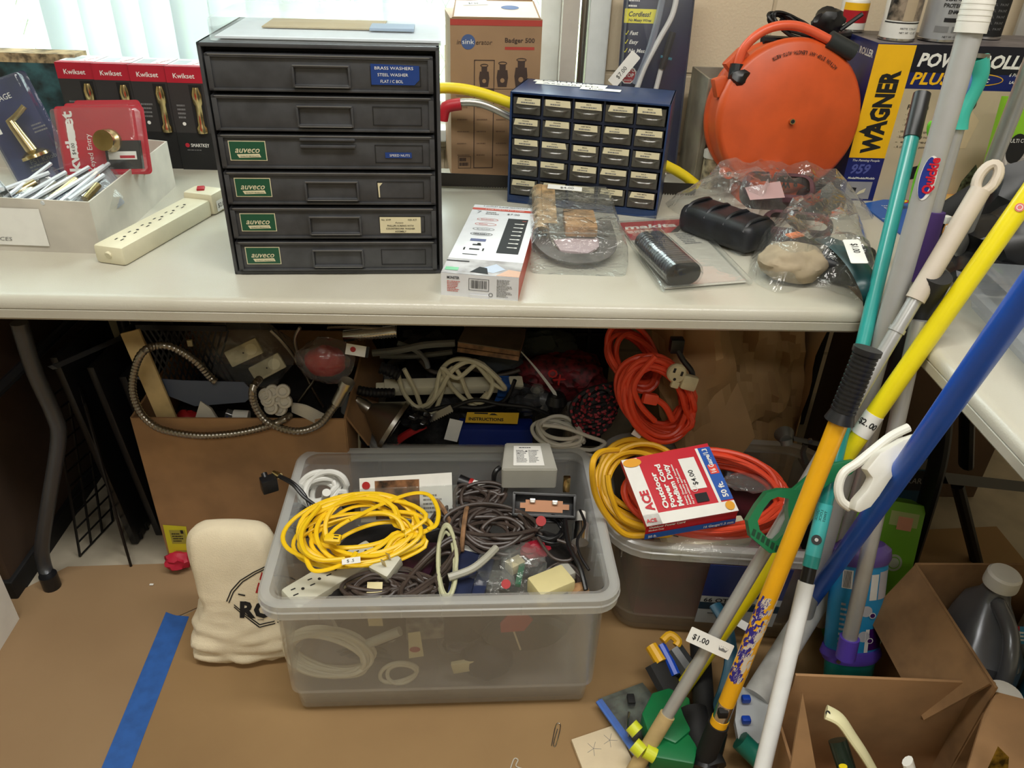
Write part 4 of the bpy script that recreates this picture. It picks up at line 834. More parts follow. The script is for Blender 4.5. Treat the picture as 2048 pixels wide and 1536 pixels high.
def d2(b, r, h):
    for j, s in enumerate(('SEMI-GLOSS', 'PROTECTIVE', 'ENAMEL')): wtext(b, r, s, .1, .080-.012*j, .0075, ink, bold=.02)
    wrap(b, r, -25, 15, .040, .048, ink); wtext(b, r, 'NET WT 15 OZ', .2, .010, .004, ink); wrap(b, r, -45, -5, .020, .032, grey_ink); wrap(b, r, 5, 40, .020, .032, grey_ink)
p = PZ(1797, 70, TAB+.3355); can('spray_can', 'spray can with a photo of twigs on its label, standing on the roller carton', p.x-.046, 1.765, .036, .17, mat('can_white', (222, 220, 214), .3), draw=d1)
can('spray_can', 'silver semi-gloss enamel spray can standing on the roller carton', p.x+.050, 1.775, .039, .17, mat('can_silver', (176, 178, 182), .3, .4), draw=d2)
can('glue_bottle', 'small white bottle with a yellow and red label behind the spray cans', p.x-.095, 1.89, .030, .06, white, 'bottle', lambda b, r, h: (wrap(b, r, -70, 70, .02, .045, red), wrap(b, r, -70, 70, .045, .06, wy)))
can('spray_can', 'black spray can with fine print at the right end of the roller carton', p.x+.19, 1.84, .033, .17, blackm, draw=lambda b, r, h: [wtext(b, r, 'ENAMEL PAINT', -.3, .02+.012*j, .005, grey_ink) for j in range(6)])
b = MB()
for i in range(8): b.box((1.30+i*.05, 1.995-.012*i, 1.3), (.044, .012, .5), mat('beige_corrugated', (196, 192, 184), .5), .004)
b.build('trim_4', kind='structure')
# ================================================================== green carton and cards
gr = mat('green_carton', (132, 190, 40), .4, noise_amt=.04, scale=8); gph = mat('grey_pot_photo', (150, 146, 140), .5)
F = frame_from(Vector((1.055, 1.555, TAB+.001)), (1, .10, 0), (.06, .12, 1)); t = thing('appliance_carton', 'green and grey appliance carton leaning against the roller carton', 'carton', Mx=F)
b = L(t); b.box((.15, .13, -.0125), (.30, .26, .025), gr, .001); b.rect(.006, .0, .294, .175, mat('pot_grey', (168, 160, 152), .5), .0004); b.poly([(.02, .150), (.3, .11), (.3, .0), (.09, .0)], mat('pot_white', (196, 190, 182), .5), .0008); b.disc(.045, .16, .022, blackm, .0014, ry=.030); b.prism([(.03, .02), (.07, .02), (.075, .14), (.035, .15)], .0005, .0012, gph); b.rect(.06, .19, .05, .034, mat('dark_green', (30, 50, 34), .5)); b.text('WELL & BE', .068, .204, .008, paper, z=.001, wid=.034); b.text('MULTI COOKER', .02, .172, .008, paper, z=.0016, wid=.07); b.disc(.085, .03, .026, mat('berry_photo', (62, 40, 32), .6, noise_amt=.5, scale=160), .0018); b.text('10 CUP', .16, .10, .006, ink, z=.0016, rot=.1); b.build('carton_body', t)
def flatcard(name, label, pts, m, th=.004, z=TAB, draw=None, cat='packet'):
    b = MB(); P = [PZ(*p, z+.001) for p in pts]; b.prism([(p.x, p.y) for p in P], z+.0005, z+th, m, 0)
    if draw: b.F = frame_from(Vector((P[0].x, P[0].y, z+th+.0004)), P[1]-P[0], P[-1]-P[0]); draw(b, (P[1]-P[0]).length, (P[-1]-P[0]).length)
    return b.build(name, label=label, cat=cat)
flatcard('packet', 'blue carded packet lying on the right table behind the teal pole', ((1722, 410), (1808, 475), (1850, 465), (1880, 400), (1800, 395)), mat('packet_blue', (34, 92, 172), .4), draw=lambda b, w, h: (b.text('3 Zonitel', .012, h*.3, .014, paper, wid=.06), b.text('Nia', .10, .0, .018, paper)))
flatcard('packet', 'orange and yellow shaker packet on the right table near the green carton', ((1855, 470), (1990, 455), (1998, 400), (1905, 396), (1862, 405)), mat('packet_orange', (238, 150, 40), .4, noise_amt=.2, scale=20, c2=(214, 196, 130)), .02, draw=lambda b, w, h: (b.disc(w*.3, h*.6, .024, red, .0006, ry=.014), b.disc(w*.3, h*.6, .018, yl, .001, ry=.009), b.scrib(w*.5, h*.2, w*.4, .02, 2, grey_ink)))
# black bag and clear lid on the right table
t = thing('black_bag', 'black bag of gear on the right table behind the yellow pole', 'bag', PZ(2000, 560, TAB)); b = MB()
for c, r_, sd in (((.99, 1.30, TAB+.06), (.12, .08, .075), 1), ((1.06, 1.40, TAB+.09), (.10, .07, .11), 2), ((.89, 1.24, TAB+.025), (.06, .05, .03), 3)): lump(b, c, r_, mat('black_nylon', (26, 27, 30), .4, noise_amt=.3, scale=20), sd, .28)
b.build('bag_body', t); b = MB(); b.tube(smooth_path([(.87, 1.27, TAB+.02), (.84, 1.33, TAB+.05), (.88, 1.40, TAB+.08), (.97, 1.42, TAB+.14)], 5), .016, blackm, 8, flat=.25); b.build('strap', t)
b = MB()
for k in range(3): b.box((.868, 1.325+.02*k, TAB+.055+.012*k), (.014, .012, .014), white, .002, rot=.4)
b.build('white_clip', t)
q0 = PZ(1905, 612, TAB+.001); q1 = PZ(2048, 772, TAB+.001); d = q0-q1; n_ = Vector((-d.y, d.x, 0)).normalized()*-1
t = thing('storage_tub', 'low clear plastic tub on the right table at the picture edge', 'storage tub', q1+d/2-d.normalized()*.05+n_*.15, math.atan2(-d.y, -d.x)); b = L(t)
fz = clear('cloudy_tub_plastic', tint=(235, 238, 242), body=.30, rough=.12, bodyc=(215, 220, 228)); r = shell(b, .42, .30, [(.03, .0), (.02, .03), (.0, .033), (.0, .045), (.012, .05), (.016, .075), (.03, .08)], .03, fz, 5); b.face(r[-1], fz); b.face(r[0][::-1], fz); b.build('tub_shell', t)
# ================================================================== under the table
def cord(name, label, path, r, m, parent=None, flat=1.0, closed=False, cat='cord', seg=8, group=None):
    b = MB(); b.tube(path, r, m, seg, closed=closed, flat=flat)
    if parent is not None: return b.build(name, parent)
    return b.build(name, label=label, cat=cat, group=group)
def bundle(name, label, px, py, z, wpx, hpx, ang, n, r, m, seed, flat=1.0, tie=None, sq=0, lift=.012, cat='cord', Yp=None, tilt=(0, 1, .15), jit=.28, group=None):
    """wound cord; width and height as photographed, long axis turned by ang in its plane"""
    c = PY(px, py, Yp) if Yp else PZ(px, py, z); dep = cf.dot(c-CAM); a = wpx/2*dep/FPX; ty = Vector(tilt).normalized()
    fs = abs(cdn.dot(ty)); bb = hpx/2*dep/FPX/max(fs, .3)
    ux0 = Vector((1, 0, 0)); uy0 = ty; ux = ux0*math.cos(ang)+uy0*math.sin(ang); uy = uy0*math.cos(ang)-ux0*math.sin(ang)
    t = thing(name, label, cat, c, 0, group); b = MB(); b.tube(coil(c, ux, uy, a*.9, bb*.9, n, jit, lift, seed, sq=sq), r, m, 8, closed=True, flat=flat); b.build('wound_cord', t)
    if tie:
        b = MB(); p = c+ux*a*tie[0]; nz = ux.cross(uy).normalized(); W = bb*1.05*(1-sq*.6)
        b.tube([p+uy*W*math.cos(k*PI/6)+nz*(lift*1.5+r)*1.1*math.sin(k*PI/6)+ux*.0015*k*0 for k in range(12)], .0045, tie[1], 6, closed=True, flat=1.0); b.build('tie', t)
    return t
# black backdrops added to make the space under the table dark
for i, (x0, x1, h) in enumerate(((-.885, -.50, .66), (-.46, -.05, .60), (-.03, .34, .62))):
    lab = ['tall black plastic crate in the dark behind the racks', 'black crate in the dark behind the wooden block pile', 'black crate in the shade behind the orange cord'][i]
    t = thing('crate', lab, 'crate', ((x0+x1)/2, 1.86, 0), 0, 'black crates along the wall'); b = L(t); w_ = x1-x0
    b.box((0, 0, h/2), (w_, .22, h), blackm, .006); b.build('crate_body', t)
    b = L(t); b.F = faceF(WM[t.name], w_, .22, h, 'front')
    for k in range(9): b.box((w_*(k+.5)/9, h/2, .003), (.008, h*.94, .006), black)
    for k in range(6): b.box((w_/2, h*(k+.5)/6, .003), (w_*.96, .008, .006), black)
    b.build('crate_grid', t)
wire = mat('black_wire', (20, 20, 21), .4, .3)
for i, (foot, dx, lean) in enumerate((((160, 1112), .07, .30), ((262, 1132), -.01, .08))):
    p = PZ(*foot, .004); t = thing('wire_rack', ['black wire rack leaning, the left one of two under the table', 'black wire rack leaning against the black panels beside the cardboard box'][i], 'rack', p, 0, 'black wire racks'); b = MB()
    ux = Vector((.035, .16, 0)).normalized() if i == 0 else Vector((-.06, .10, 0)).normalized(); uy = Vector((dx, .05, 1-lean)).normalized(); W_, H_ = .12, .42
    for k in range(4): o = p+ux*W_*k/3; b.tube([o, o+uy*H_], .0032, wire, 6)
    for k in range(12): o = p+uy*H_*k/11; b.tube([o, o+ux*W_], .0022, wire, 6)
    b.build('wire_frame', t)
for i, x in enumerate((-.80, -.755, -.715)):
    b = MB(frame_from((x, 1.335+.03*i, .0045), (.06, 1, 0), (-.10, 0, 1))); b.box((.11, .25-.02*i, 0), (.20, .50-.04*i, .016), black, .003); b.F = b.F
    for k in range(6): b.box((.03+.03*k, .01, .009), (.006, .02, .004), blackm)
    b.build('plastic_shelf', label=['leftmost flat black plastic panel leaning beside the cardboard box', 'middle flat black plastic panel leaning beside the cardboard box', 'flat black plastic panel touching the cardboard box'][i], cat='panel', group='black panels beside the cardboard box')

# ---------------- open cardboard box with hoses
bx0, bx1, by0, by1, bh = -.695, -.275, 1.285, 1.66, .405
t = thing('cardboard_box', 'open cardboard box full of hoses and fittings under the table', 'box', ((bx0+bx1)/2, (by0+by1)/2, 0), R(.5)); b = L(t); w_, d_ = bx1-bx0, by1-by0
for c, s_ in (((0, -d_/2, bh/2), (w_, .005, bh)), ((0, d_/2, bh/2), (w_, .005, bh)), ((-w_/2, 0, bh/2), (.005, d_, bh)), ((w_/2, 0, bh/2), (.005, d_, bh)), ((0, 0, .003+.004), (w_, d_, .006))): b.box(c, s_, card, .001)
b.build('box_walls', t)
b = L(t); b.F = b.F @ frame_from(Vector((w_/2+.002, -d_/2, bh)), (0, 1, 0), (.5, 0, -1)); b.prism([(0.01, 0), (d_-.01, 0), (d_-.02, .09), (.02, .09)], 0, .004, card_d); b.build('box_flap', t)
b = L(t); b.F = faceF(WM[t.name], w_, d_, bh, 'front'); b.poly([(.002, .0), (.045, .0), (.055, .12), (.006, .125)], mat('yellow_sticker', (206, 196, 40), .6), .0035); b.rect(.016, .07, .034, .04, mat('sticker_olive', (160, 150, 60), .6), .004); b.scrib(.02, .075, .026, .028, 4, ink, .0045); b.rect(.04, .10, .006, .010, ink, .0045); b.rect(.02, .02, .03, .03, mat('sticker_olive', (160, 150, 60), .6), .004); b.build('yellow_sticker', t)
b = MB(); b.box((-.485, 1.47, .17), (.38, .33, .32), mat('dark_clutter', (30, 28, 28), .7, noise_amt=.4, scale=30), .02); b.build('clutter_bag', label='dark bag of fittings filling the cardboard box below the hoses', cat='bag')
hosem = mat('hose_steel', (150, 144, 134), .3, 1)
def ribbed(name, label, pts, r, Yp, m=None, pitch=.0045, closed=False):
    P = smooth_path([PY(p[0], p[1], p[2] if len(p) > 2 else Yp) for p in pts], 8, closed); out = [P[0]]; acc = 0
    Q = [P[0]]                                            # resample evenly
    for p, q in zip(P, P[1:]):
        d = (q-p).length; s_ = pitch/2-acc
        while s_ <= d: Q.append(p+(q-p)*(s_/d)); s_ += pitch/2
        acc = d-(s_-pitch/2)
    b = MB(); n = len(Q); b.tube(Q, lambda t_: r*(1.0 if round(t_*(n-1)) % 2 else .84), m or hosem, 10)
    return b.build(name, label=label, cat='hose')
ribbed('shower_hose', 'long shiny metal hose looping over the front of the cardboard box', [(432, 764, 1.32), (420, 754, 1.32), (390, 722, 1.31), (345, 695, 1.30), (310, 692, 1.29), (284, 706), (269, 740), (265, 782), (279, 822), (305, 849), (335, 862), (395, 871), (460, 868), (515, 858), (560, 843), (582, 830, 1.29)], .0080, 1.268, pitch=.0075)
ribbed('shower_hose', 'short shiny metal hose hanging in a U at the right corner of the cardboard box', [(520, 757, 1.29), (506, 776), (508, 806), (528, 838), (560, 856), (600, 862), (640, 848), (665, 818), (678, 800)], .0080, 1.262, pitch=.0075)
b = MB(); b.cyl(PY(674, 806, 1.262), PY(690, 775, 1.262), .0115, steel); b.cyl(PY(690, 775, 1.262), PY(696, 762, 1.262), .014, steel); b.build('hose_fitting', label='metal coupling at the end of the U-shaped hose', cat='fitting')
ribbed('braided_hose', 'braided steel hose running down past the red valve', [(541, 660), (570, 690), (598, 728), (625, 780), (646, 815)], .0042, 1.40, pitch=.006)
ribbed('braided_hose', 'braided steel hose bent into a narrow loop left of the red valve', [(600, 655), (590, 680), (600, 715), (630, 752), (615, 780), (597, 805)], .0042, 1.38, pitch=.006)
ribbed('braided_hose', 'braided steel hose at the table underside above the red valve', [(655, 656), (700, 654), (745, 656), (775, 658)], .0045, 1.45, pitch=.006)
b = MB(frame_from(PY(430, 795, 1.33), (1, 0, 0), (0, .25, 1))); k = cf.dot(PY(430, 795, 1.33)-CAM)/FPX
b.prism([(x*k, y*k) for x, y in ((-152, 42), (-60, 36), (60, 34), (80, 10), (60, -8), (0, -14), (-40, -18), (-95, 5), (-120, 22))], 0, .003, mat('slate_plastic', (76, 84, 100), .55)); b.build('plastic_sheet', label='slate blue plastic sheet sticking out of the cardboard box', cat='sheet')
b = MB(); p, q = PY(260, 662, 1.345), PY(346, 862, 1.30); F = frame_from(p, q-p, (1, 0, 0)); b.F = F; L_ = (q-p).length; b.box((L_/2, 0, 0), (L_, .038, .008), wood, .002)
b.build('wood_strip', label='pale wooden strip standing in the cardboard box', cat='wood strip')
ivory = mat('ivory_plastic', (206, 194, 156), .45, noise_amt=.06)
t = thing('plastic_bag', 'clear bag with two ivory outlet plates in the cardboard box', 'bag', PY(490, 720, 1.45)); b = MB(); lump(b, PY(490, 705, 1.45), (.10, .06, .08), bagp, 11, .22, 3, False); b.build('bag_film', t)
for i, (x, y, rz) in enumerate(((488, 705, .45), (535, 735, .5))):
    b = MB(frame_from(PY(x, y, 1.40+.01*i), (math.cos(rz), .1, math.sin(rz)), (-math.sin(rz), .3, math.cos(rz)))); b.box((0, 0, 0), (.075, .036, .008), ivory, .004); b.disc(-.016, 0, .012, ivory, .0045); b.disc(.018, 0, .013, lab_w, .0046, ry=.012); b.disc(0, 0, .0018, slot, .0048); b.build('outlet_plate', t)
foam = mat('white_foam', (196, 190, 176), .7)
t = thing('foam_plugs', 'cluster of round white foam caps with a bundle of white cord', 'cord', PY(555, 800, 1.29))
for i, (x, y) in enumerate(((545, 783), (566, 782), (536, 800), (554, 795), (570, 803), (543, 815), (560, 818), (532, 790))):
    b = MB(frame_from(PY(x, y, 1.288-.004*(i % 3)), (1, 0, .1*(i-4)), (.1*(i % 3), .5, 1))); b.lathe([(0, -.01), (.0125, -.01), (.0145, -.002), (.0135, .005), (.009, .007), (.007, .004), (0, .003)], foam, 16); b.build('foam_cap', t)
b = MB()
for i in range(8): b.tube(smooth_path([PY(585, 808+i*2, 1.30), PY(610, 812+i*3, 1.285), PY(640, 826+i*3, 1.29), PY(662+i, 838+i*1.6, 1.31)], 4), .0032, foam, 6)
b.build('cord_strands', t)
b = MB(); b.cyl(PY(468, 832, 1.33), PY(498, 834, 1.33), .0135, white); b.cyl(PY(452, 826, 1.33), PY(470, 832, 1.33), .010, clearp); b.build('pipe_coupling', label='short white pipe coupling in the cardboard box', cat='fitting')
redp = mat('red_plastic', (170, 32, 34), .45)
b = MB(); lump(b, PY(376, 842, 1.36), (.028, .02, .026), redp, 3, .2); b.build('red_fitting', label='small red piece at the left corner of the cardboard box', cat='fitting')
b = MB(frame_from(PY(415, 845, 1.31), (1, 0, 0), (0, .5, 1))); b.prism([(-.028, -.012), (.035, -.012), (.01, .03), (-.01, .045)], 0, .01, foam); b.build('foam_wedge', label='pale foam wedge among the fittings in the cardboard box', cat='foam')
b = MB(frame_from(PY(450, 850, 1.30), (1, 0, -.1), (0, .5, 1))); b.prism([(-.02, -.01), (.022, -.01), (.004, .02)], 0, .004, mat('navy_bit', (30, 34, 90), .5)); b.box((-.024, .0, .004), (.022, .010, .005), redp, .001); b.build('folded_packet', label='small navy and red packet at the rim of the cardboard box', cat='packet')
t = thing('red_valve', 'red valve in a clear bag with a white tag and red dot', 'valve', PY(655, 725, 1.38)); b = MB(); lump(b, PY(650, 722, 1.38), (.042, .03, .034), redp, 5, .12, 3, False); b.build('valve_body', t); b = MB(); lump(b, PY(652, 722, 1.36), (.058, .035, .05), bagp, 7, .2, 3, False); b.build('bag_film', t)
b = MB(frame_from(PY(690, 708, 1.325), (1, 0, -.18), (.3, .3, 1))); b.prism([(0, 0), (.045, 0), (.045, .022), (0, .022)], -.0005, 0, paper); b.disc(.014, .012, .0055, redp); b.rect(.039, 0, .006, .022, ink); b.build('tag', t)
b = MB(); b.box(PY(380, 686, 1.40), (.010, .006, .014), ivory, .001); b.build('outlet_cap', label='tiny ivory socket cap on the black basket', cat='fitting')
t = thing('wire_basket', 'black plastic basket with diamond openings standing in the cardboard box', 'basket', PY(350, 700, 1.42)); b = MB(frame_from(PY(300, 770, 1.40), (1, 0, 0), (.1, .05, 1)))
for i in range(12): b.line((i*.012, 0, .0), (i*.012+.05, .13), .004, wire, 0); b.line((i*.012+.05, 0), (i*.012, .13), .004, wire, .001)
b.prism([(0, .13), (.18, .13), (.18, .142), (0, .142)], 0, .006, wire); b.build('basket_side', t)

# ---------------- clear bins
frost = clear('frosted_bin_plastic', tint=(252, 253, 253), body=.23, rough=.2, bodyc=(240, 244, 246), bump=.05, bscale=200)
frost2 = clear('clear_bin_plastic', tint=(251, 251, 249), body=.13, rough=.16, bodyc=(232, 230, 222))
def bin_(name, label, c, rz, w_, d_, h_, tp, m, rad=.045, lip=.02, handles=True):
    t = thing(name, label, 'storage bin', (c[0], c[1], .0072), rz); b = L(t); g = .0025
    prof = [(tp+.012, .0), (tp+.004, .004), (tp, .012), (tp-.004, h_*.20), (tp-.012, h_*.21), (lip, h_-.035), (lip-.002, h_-.030), (.004, h_-.028), (.0, h_-.024), (.0, h_-.004), (.004, h_), (lip+.002, h_), (lip+.006, h_-.006), (tp-.006, h_*.22), (tp+.006, .014), (tp+.014, .006)]
    
    for k in range(9): b.box((-w_*.44+k*w_*.11, -d_/2-.0012, h_-.015), (.0016, .0024, .024), m)
    r = shell(b, w_, d_, prof, rad, m, 7); b.face(r[0][::-1], m); b.face(r[-1], m); b.build('bin_shell', t)
    rm_ = clear('bin_rim_plastic', tint=(252, 252, 252), body=.55, rough=.18, bodyc=(240, 242, 240)); b = L(t); shell(b, w_+.004, d_+.004, [(.006, h_-.030), (0, h_-.028), (0, h_-.014), (-.002, h_-.012), (0, h_-.010), (0, h_+.001), (.004, h_+.004), (lip*.6, h_+.004), (lip*.9, h_+.001)], rad, rm_, 7); b.build('bin_rim', t)
    for sx in ((-1, 1) if handles else ()):
        b = L(t); x = sx*(w_/2-.001); b.box((x, 0, h_-.06), (.004, d_*.42, .075), m, .002)
        for k in range(5): b.box((x-sx*.011, -d_*.18+k*d_*.09, h_-.055), (.02, .003, .055), m)
        b.build('handle_skirt', t)
    return t
BZ = .32
fb_ = bin_('storage_bin', 'large frosted clear storage bin of cords standing in front', (-.066, 1.092), R(1.6), .600, .425, BZ-.0072, .034, frost)
b2 = bin_('storage_bin', 'clear storage bin with a blue box inside, behind the front bin', (-.010, 1.535), R(0), .46, .40, .285, .03, frost2)
b3 = bin_('storage_bin', 'low clear storage bin with rounded corners under the orange and yellow cords', (.505, 1.225), R(-5), .50, .37, .272, .04, frost2, rad=.09, handles=False)
# contents of the bin behind
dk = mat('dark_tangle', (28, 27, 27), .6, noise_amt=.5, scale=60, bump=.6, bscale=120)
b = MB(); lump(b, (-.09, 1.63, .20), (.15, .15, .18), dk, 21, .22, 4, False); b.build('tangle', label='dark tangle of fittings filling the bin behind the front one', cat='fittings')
b = MB(); b.box((.035, 1.435, .165), (.17, .05, .26), mat('royal_blue_plastic', (24, 44, 120), .35), .008); b.build('blue_case', label='royal blue plastic case standing in the bin behind the front bin', cat='case')
t = thing('shower_rose', 'brushed metal shower head with a wide dark face in the rear bin', 'shower head', PY(705, 797, 1.38)); p, q = PY(703, 795, 1.39), PY(792, 852, 1.36); ax = (q-p).normalized(); F = frame_from(p, ax.orthogonal(), ax.cross(ax.orthogonal())); b = MB(F); Lh = (q-p).length
b.lathe([(0, 0), (.006, 0), (.008, .008), (.012, .012), (.012, .022), (.014, .026), (.014, .045), (.026, .058), (.052, Lh*.86), (.058, Lh*.92), (.057, Lh)], steel, 32, cap=False); b.build('shower_body', t)
b = MB(F); b.lathe([(0, Lh*.985), (.056, Lh*.98)], black, 32, cap=False); b.build('spray_face', t)
t = thing('power_strip', 'long cream power strip wrapped in its own cord and blue tape', 'power strip', PY(880, 770, 1.46)); b = MB(); p, q = PY(768, 775, 1.46), PY(1045, 768, 1.50); F = frame_from(p, q-p, (0, -.3, 1)); b.F = F; L_ = (q-p).length; b.box((L_/2, 0, 0), (L_, .026, .03), cream, .004); b.box((-.008, 0, 0), (.02, .016, .018), cream, .003)
for x in (.02, .07, .155, .225): b.disc(x, -.006, .002, slot, .0155)
b.build('strip_body', t)
b = MB(); cpts = [(795, 748), (808, 790), (835, 818), (868, 800), (882, 745), (915, 722), (965, 735), (1010, 780), (985, 770), (945, 728), (905, 745), (878, 790), (850, 822), (905, 740), (940, 800), (968, 806), (985, 770), (960, 730), (915, 760), (885, 740), (905, 780), (945, 812), (975, 790)]
b.tube(smooth_path([PY(x, y-4, 1.445-.006*(i % 4)) for i, (x, y) in enumerate(cpts)], 6), .0052, mat('cream_cord', (196, 188, 156), .5), 8); b.tube(smooth_path([PY(x, y, 1.44) for x, y in ((808, 738), (830, 780), (846, 818), (870, 822), (900, 745), (950, 722), (1000, 760))], 6), .0052, mat('cream_cord', (196, 188, 156)), 8); b.build('cord', t)
b = MB(F); b.box((L_*.86, -.004, .002), (.03, .034, .036), tape, .003); b.prism([(L_*.80, -.06), (L_*.9, -.05), (L_*.88, -.01), (L_*.83, -.01)], .004, .006, tape); b.build('blue_tape', t)
wd2 = mat('plywood_edge', (150, 112, 78), .7, noise_amt=.15, scale=60); wd1 = mat('grey_wood_top', (112, 98, 82), .6, noise_amt=.06)
t = thing('wood_block', 'wrapped stack of thin wood boards just beneath the table edge', 'wood block', PY(975, 712, 1.42)); b = MB(frame_from(PY(914, 704, 1.42), PY(1037, 722, 1.40)-PY(914, 704, 1.42), (0, .15, 1))); wl = (PY(1037, 722, 1.40)-PY(914, 704, 1.42)).length
b.box((wl/2, .005, -.07), (wl, .010, .14), wd2, .001); b.box((wl/2, .0165, -.07), (wl, .010, .14), wd2, .001); b.box((wl/2, .0225, -.07), (wl*1.01, .002, .14), wd1); b.build('boards', t)
b = MB(); b.cyl(PY(688, 672, 1.45), PY(792, 662, 1.45), .0125, chrome); 
for k in range(14): pp = PY(715, 670, 1.45).lerp(PY(792, 663, 1.45), k/13); b.cyl(pp, pp+Vector((.002, 0, 0)), .0132, chrome, seg=14)
b.build('chrome_tube', label='threaded chrome tube beneath the table edge', cat='tube')
gp = mat('grey_pvc', (122, 124, 122), .5)
for i, (pts, r_) in enumerate((([(745, 706), (800, 700), (850, 690), (910, 686)], .008), ([(795, 686), (830, 700), (850, 718), (856, 735)], .006), ([(760, 712), (830, 712), (905, 704)], .006))):
    cord('grey_pipe', ['grey plastic pipe running right to the wood boards', 'thin grey pipe bending down behind the power strip', 'lower grey pipe below the wood boards'][i], smooth_path([PY(x, y, 1.47+.02*i) for x, y in pts], 5), r_, gp, cat='pipe')
ribbed('black_hose', 'short corrugated black hose left of the power strip', [(760, 735), (780, 742), (800, 752)], .014, 1.42, black, .008)
ribbed('black_hose', 'corrugated black hose below the power strip plug end', [(715, 780), (745, 785), (790, 786)], .011, 1.40, black, .008)
mesh_r = mat('red_mesh_bag', (126, 26, 36), .6, noise_amt=.35, scale=70)
b = MB(); lump(b, PY(1120, 745, 1.56), (.10, .07, .055), mesh_r, 13, .3, 4, False); b.build('mesh_bag', label='red mesh bag beside the orange cord coil', cat='bag')
t = thing('paper_label', 'white paper header with red lettering hanging beside the red bag', 'label', PY(1080, 740, 1.46)); b = MB(); b.grid(lambda u, v: PY(1048+u*70-18*v+12*u*v, 712+78*u-22*v+16*u*u, 1.46-.03*u), 8, 2, paper); b.build('paper', t); b = MB(frame_from(PY(1092, 745, 1.425), (.6, 0, -.6), (.6, 0, .6))); b.text('OX', 0, 0, .02, redp, z=.003, bold=.03); b.build('lettering', t)
for i, (x, y, r_) in enumerate(((1112, 803, .026), (1085, 812, .018), (1075, 780, .016))):
    b = MB(frame_from(PY(x, y, 1.44), (1, 0, 0), (0, 1, 0))); b.lathe([(0, -r_), (r_*.7, -r_*.7), (r_, 0), (r_*.7, r_*.7), (0, r_)], [black, clearp, clearp][i], 18); b.build('lamp_bulb', label=['round black lamp bulb left of the black and red rope', 'clear lamp bulb in front of the black bulb', 'clear lamp bulb below the paper header'][i], cat='bulb')
t = thing('instruction_card', 'yellow hanging card marked INSTRUCTIONS on a blue packet', 'card', PY(985, 835, 1.405)); F = frame_from(PY(930, 845, 1.405), PY(1035, 848, 1.405)-PY(930, 845, 1.405), (0, .3, 1)); b = MB(F); wl = (PY(1035, 848, 1.405)-PY(930, 845, 1.405)).length; b.prism([(0, 0), (wl, 0), (wl*1.02, .026), (.004, .024)], -.001, 0, mat('instruction_yellow', (208, 166, 24), .5)); b.text('INSTRUCTIONS', .008, .006, .007, ink, z=.001, bold=.03, wid=wl*.66); b.poly([(wl*.45, .019), (wl*.62, .019), (wl*.56, .023), (wl*.5, .023)], ink); b.rect(.02, .021, .03, .003, ink); b.build('printed_card', t)
b = MB(frame_from(PY(888, 878, 1.395), PY(916, 884, 1.395)-PY(888, 878, 1.395), PY(925, 830, 1.40)-PY(888, 878, 1.395))); b.prism([(0, 0), (.03, 0), (.03, .055), (.0, .055)], 0, .001, paper); b.build('white_tag', label='blank white tag poking out beside the instruction card', cat='tag')
b = MB(); b.prism([(0, 0), (.01, 0), (.01, .01)], 0, .001, blackm); b.F = frame_from(PY(868, 840, 1.41), (1, 0, .6), (-.4, .5, 1)); n = 14; b.prism([(-.03, .014), (-.03, 0)]+[(-.03+.08*(i+.5*k)/n, -.003 if k else 0) for i in range(n) for k in (0, 1)]+[(.05, 0), (.05, .014)], 0, .001, steel); b.bm.verts.ensure_lookup_table(); bmesh.ops.delete(b.bm, geom=b.bm.verts[:6], context='VERTS'); b.build('saw_blade', label='short toothed steel blade under the looped cream cord', cat='blade')
foil = mat('black_foil', (50, 50, 52), .15, .6, noise_amt=.5, scale=50)
b = MB(); lump(b, PY(832, 838, 1.40), (.034, .025, .022), foil, 9, .4, 3, False, 3.5); b.build('foil_bag', label='crumpled shiny black foil bag beside the shower head', cat='bag')
b = MB(); b.tube(smooth_path([PY(790, 885, 1.41), PY(815, 868, 1.40), PY(850, 850, 1.40)], 4), .009, redp, 8); b.build('red_tool', label='dark red handle lying below the shower head', cat='handle')
for i, x in enumerate((688, 713)):
    b = MB(); b.cyl(PY(x+4, 790, 1.44), PY(x, 900, 1.40), .010, ivory if i else gp); b.build('plastic_pipe', label=['grey pipe standing left of the rear bin', 'ivory pipe standing at the rear bin corner'][i], cat='pipe')
wc = mat('white_cord', (206, 202, 188), .45)
bundle('cable_bundle', 'bundle of cream cord between the rear bin and the yellow coil', 1120, 865, .33, 120, 60, R(-20), 6, .0042, wc, 31, Yp=1.33, sq=.3)
cord('loose_cable', 'loose white cord strands trailing to the yellow coil', smooth_path([PY(x, y, 1.31) for x, y in ((1085, 850), (1130, 856), (1175, 872), (1210, 886), (1180, 900), (1120, 890), (1160, 905), (1200, 915))], 5), .0042, wc)
rope = mat('black_rope', (24, 20, 22), .7); ropr = mat('red_rope_fleck', (140, 36, 46), .7)
t = thing('rope', 'black rope flecked with red, left of the orange coil', 'rope', PY(1195, 820, 1.36)); b = MB()
for sd in range(3): b.tube(coil(PY(1195, 800+20*sd, 1.37-.01*sd), (.8, 0, .3), (.1, .5, 1), .06-.012*sd, .035, 5, .45, .015, 40+sd), .0058, rope, 6, closed=True)
b.build('rope_strands', t); b = MB()
for sd in range(3):
    P = coil(PY(1195, 800+20*sd, 1.364-.01*sd), (.8, 0, .3), (.1, .5, 1), .06-.012*sd, .035, 5, .45, .015, 40+sd)
    for i in range(0, len(P)-2, 3): b.tube([P[i]+Vector((0, -.004, .003)), P[i+1]+Vector((.002, -.004, .001))], .0032, ropr, 4)
b.build('red_flecks', t)
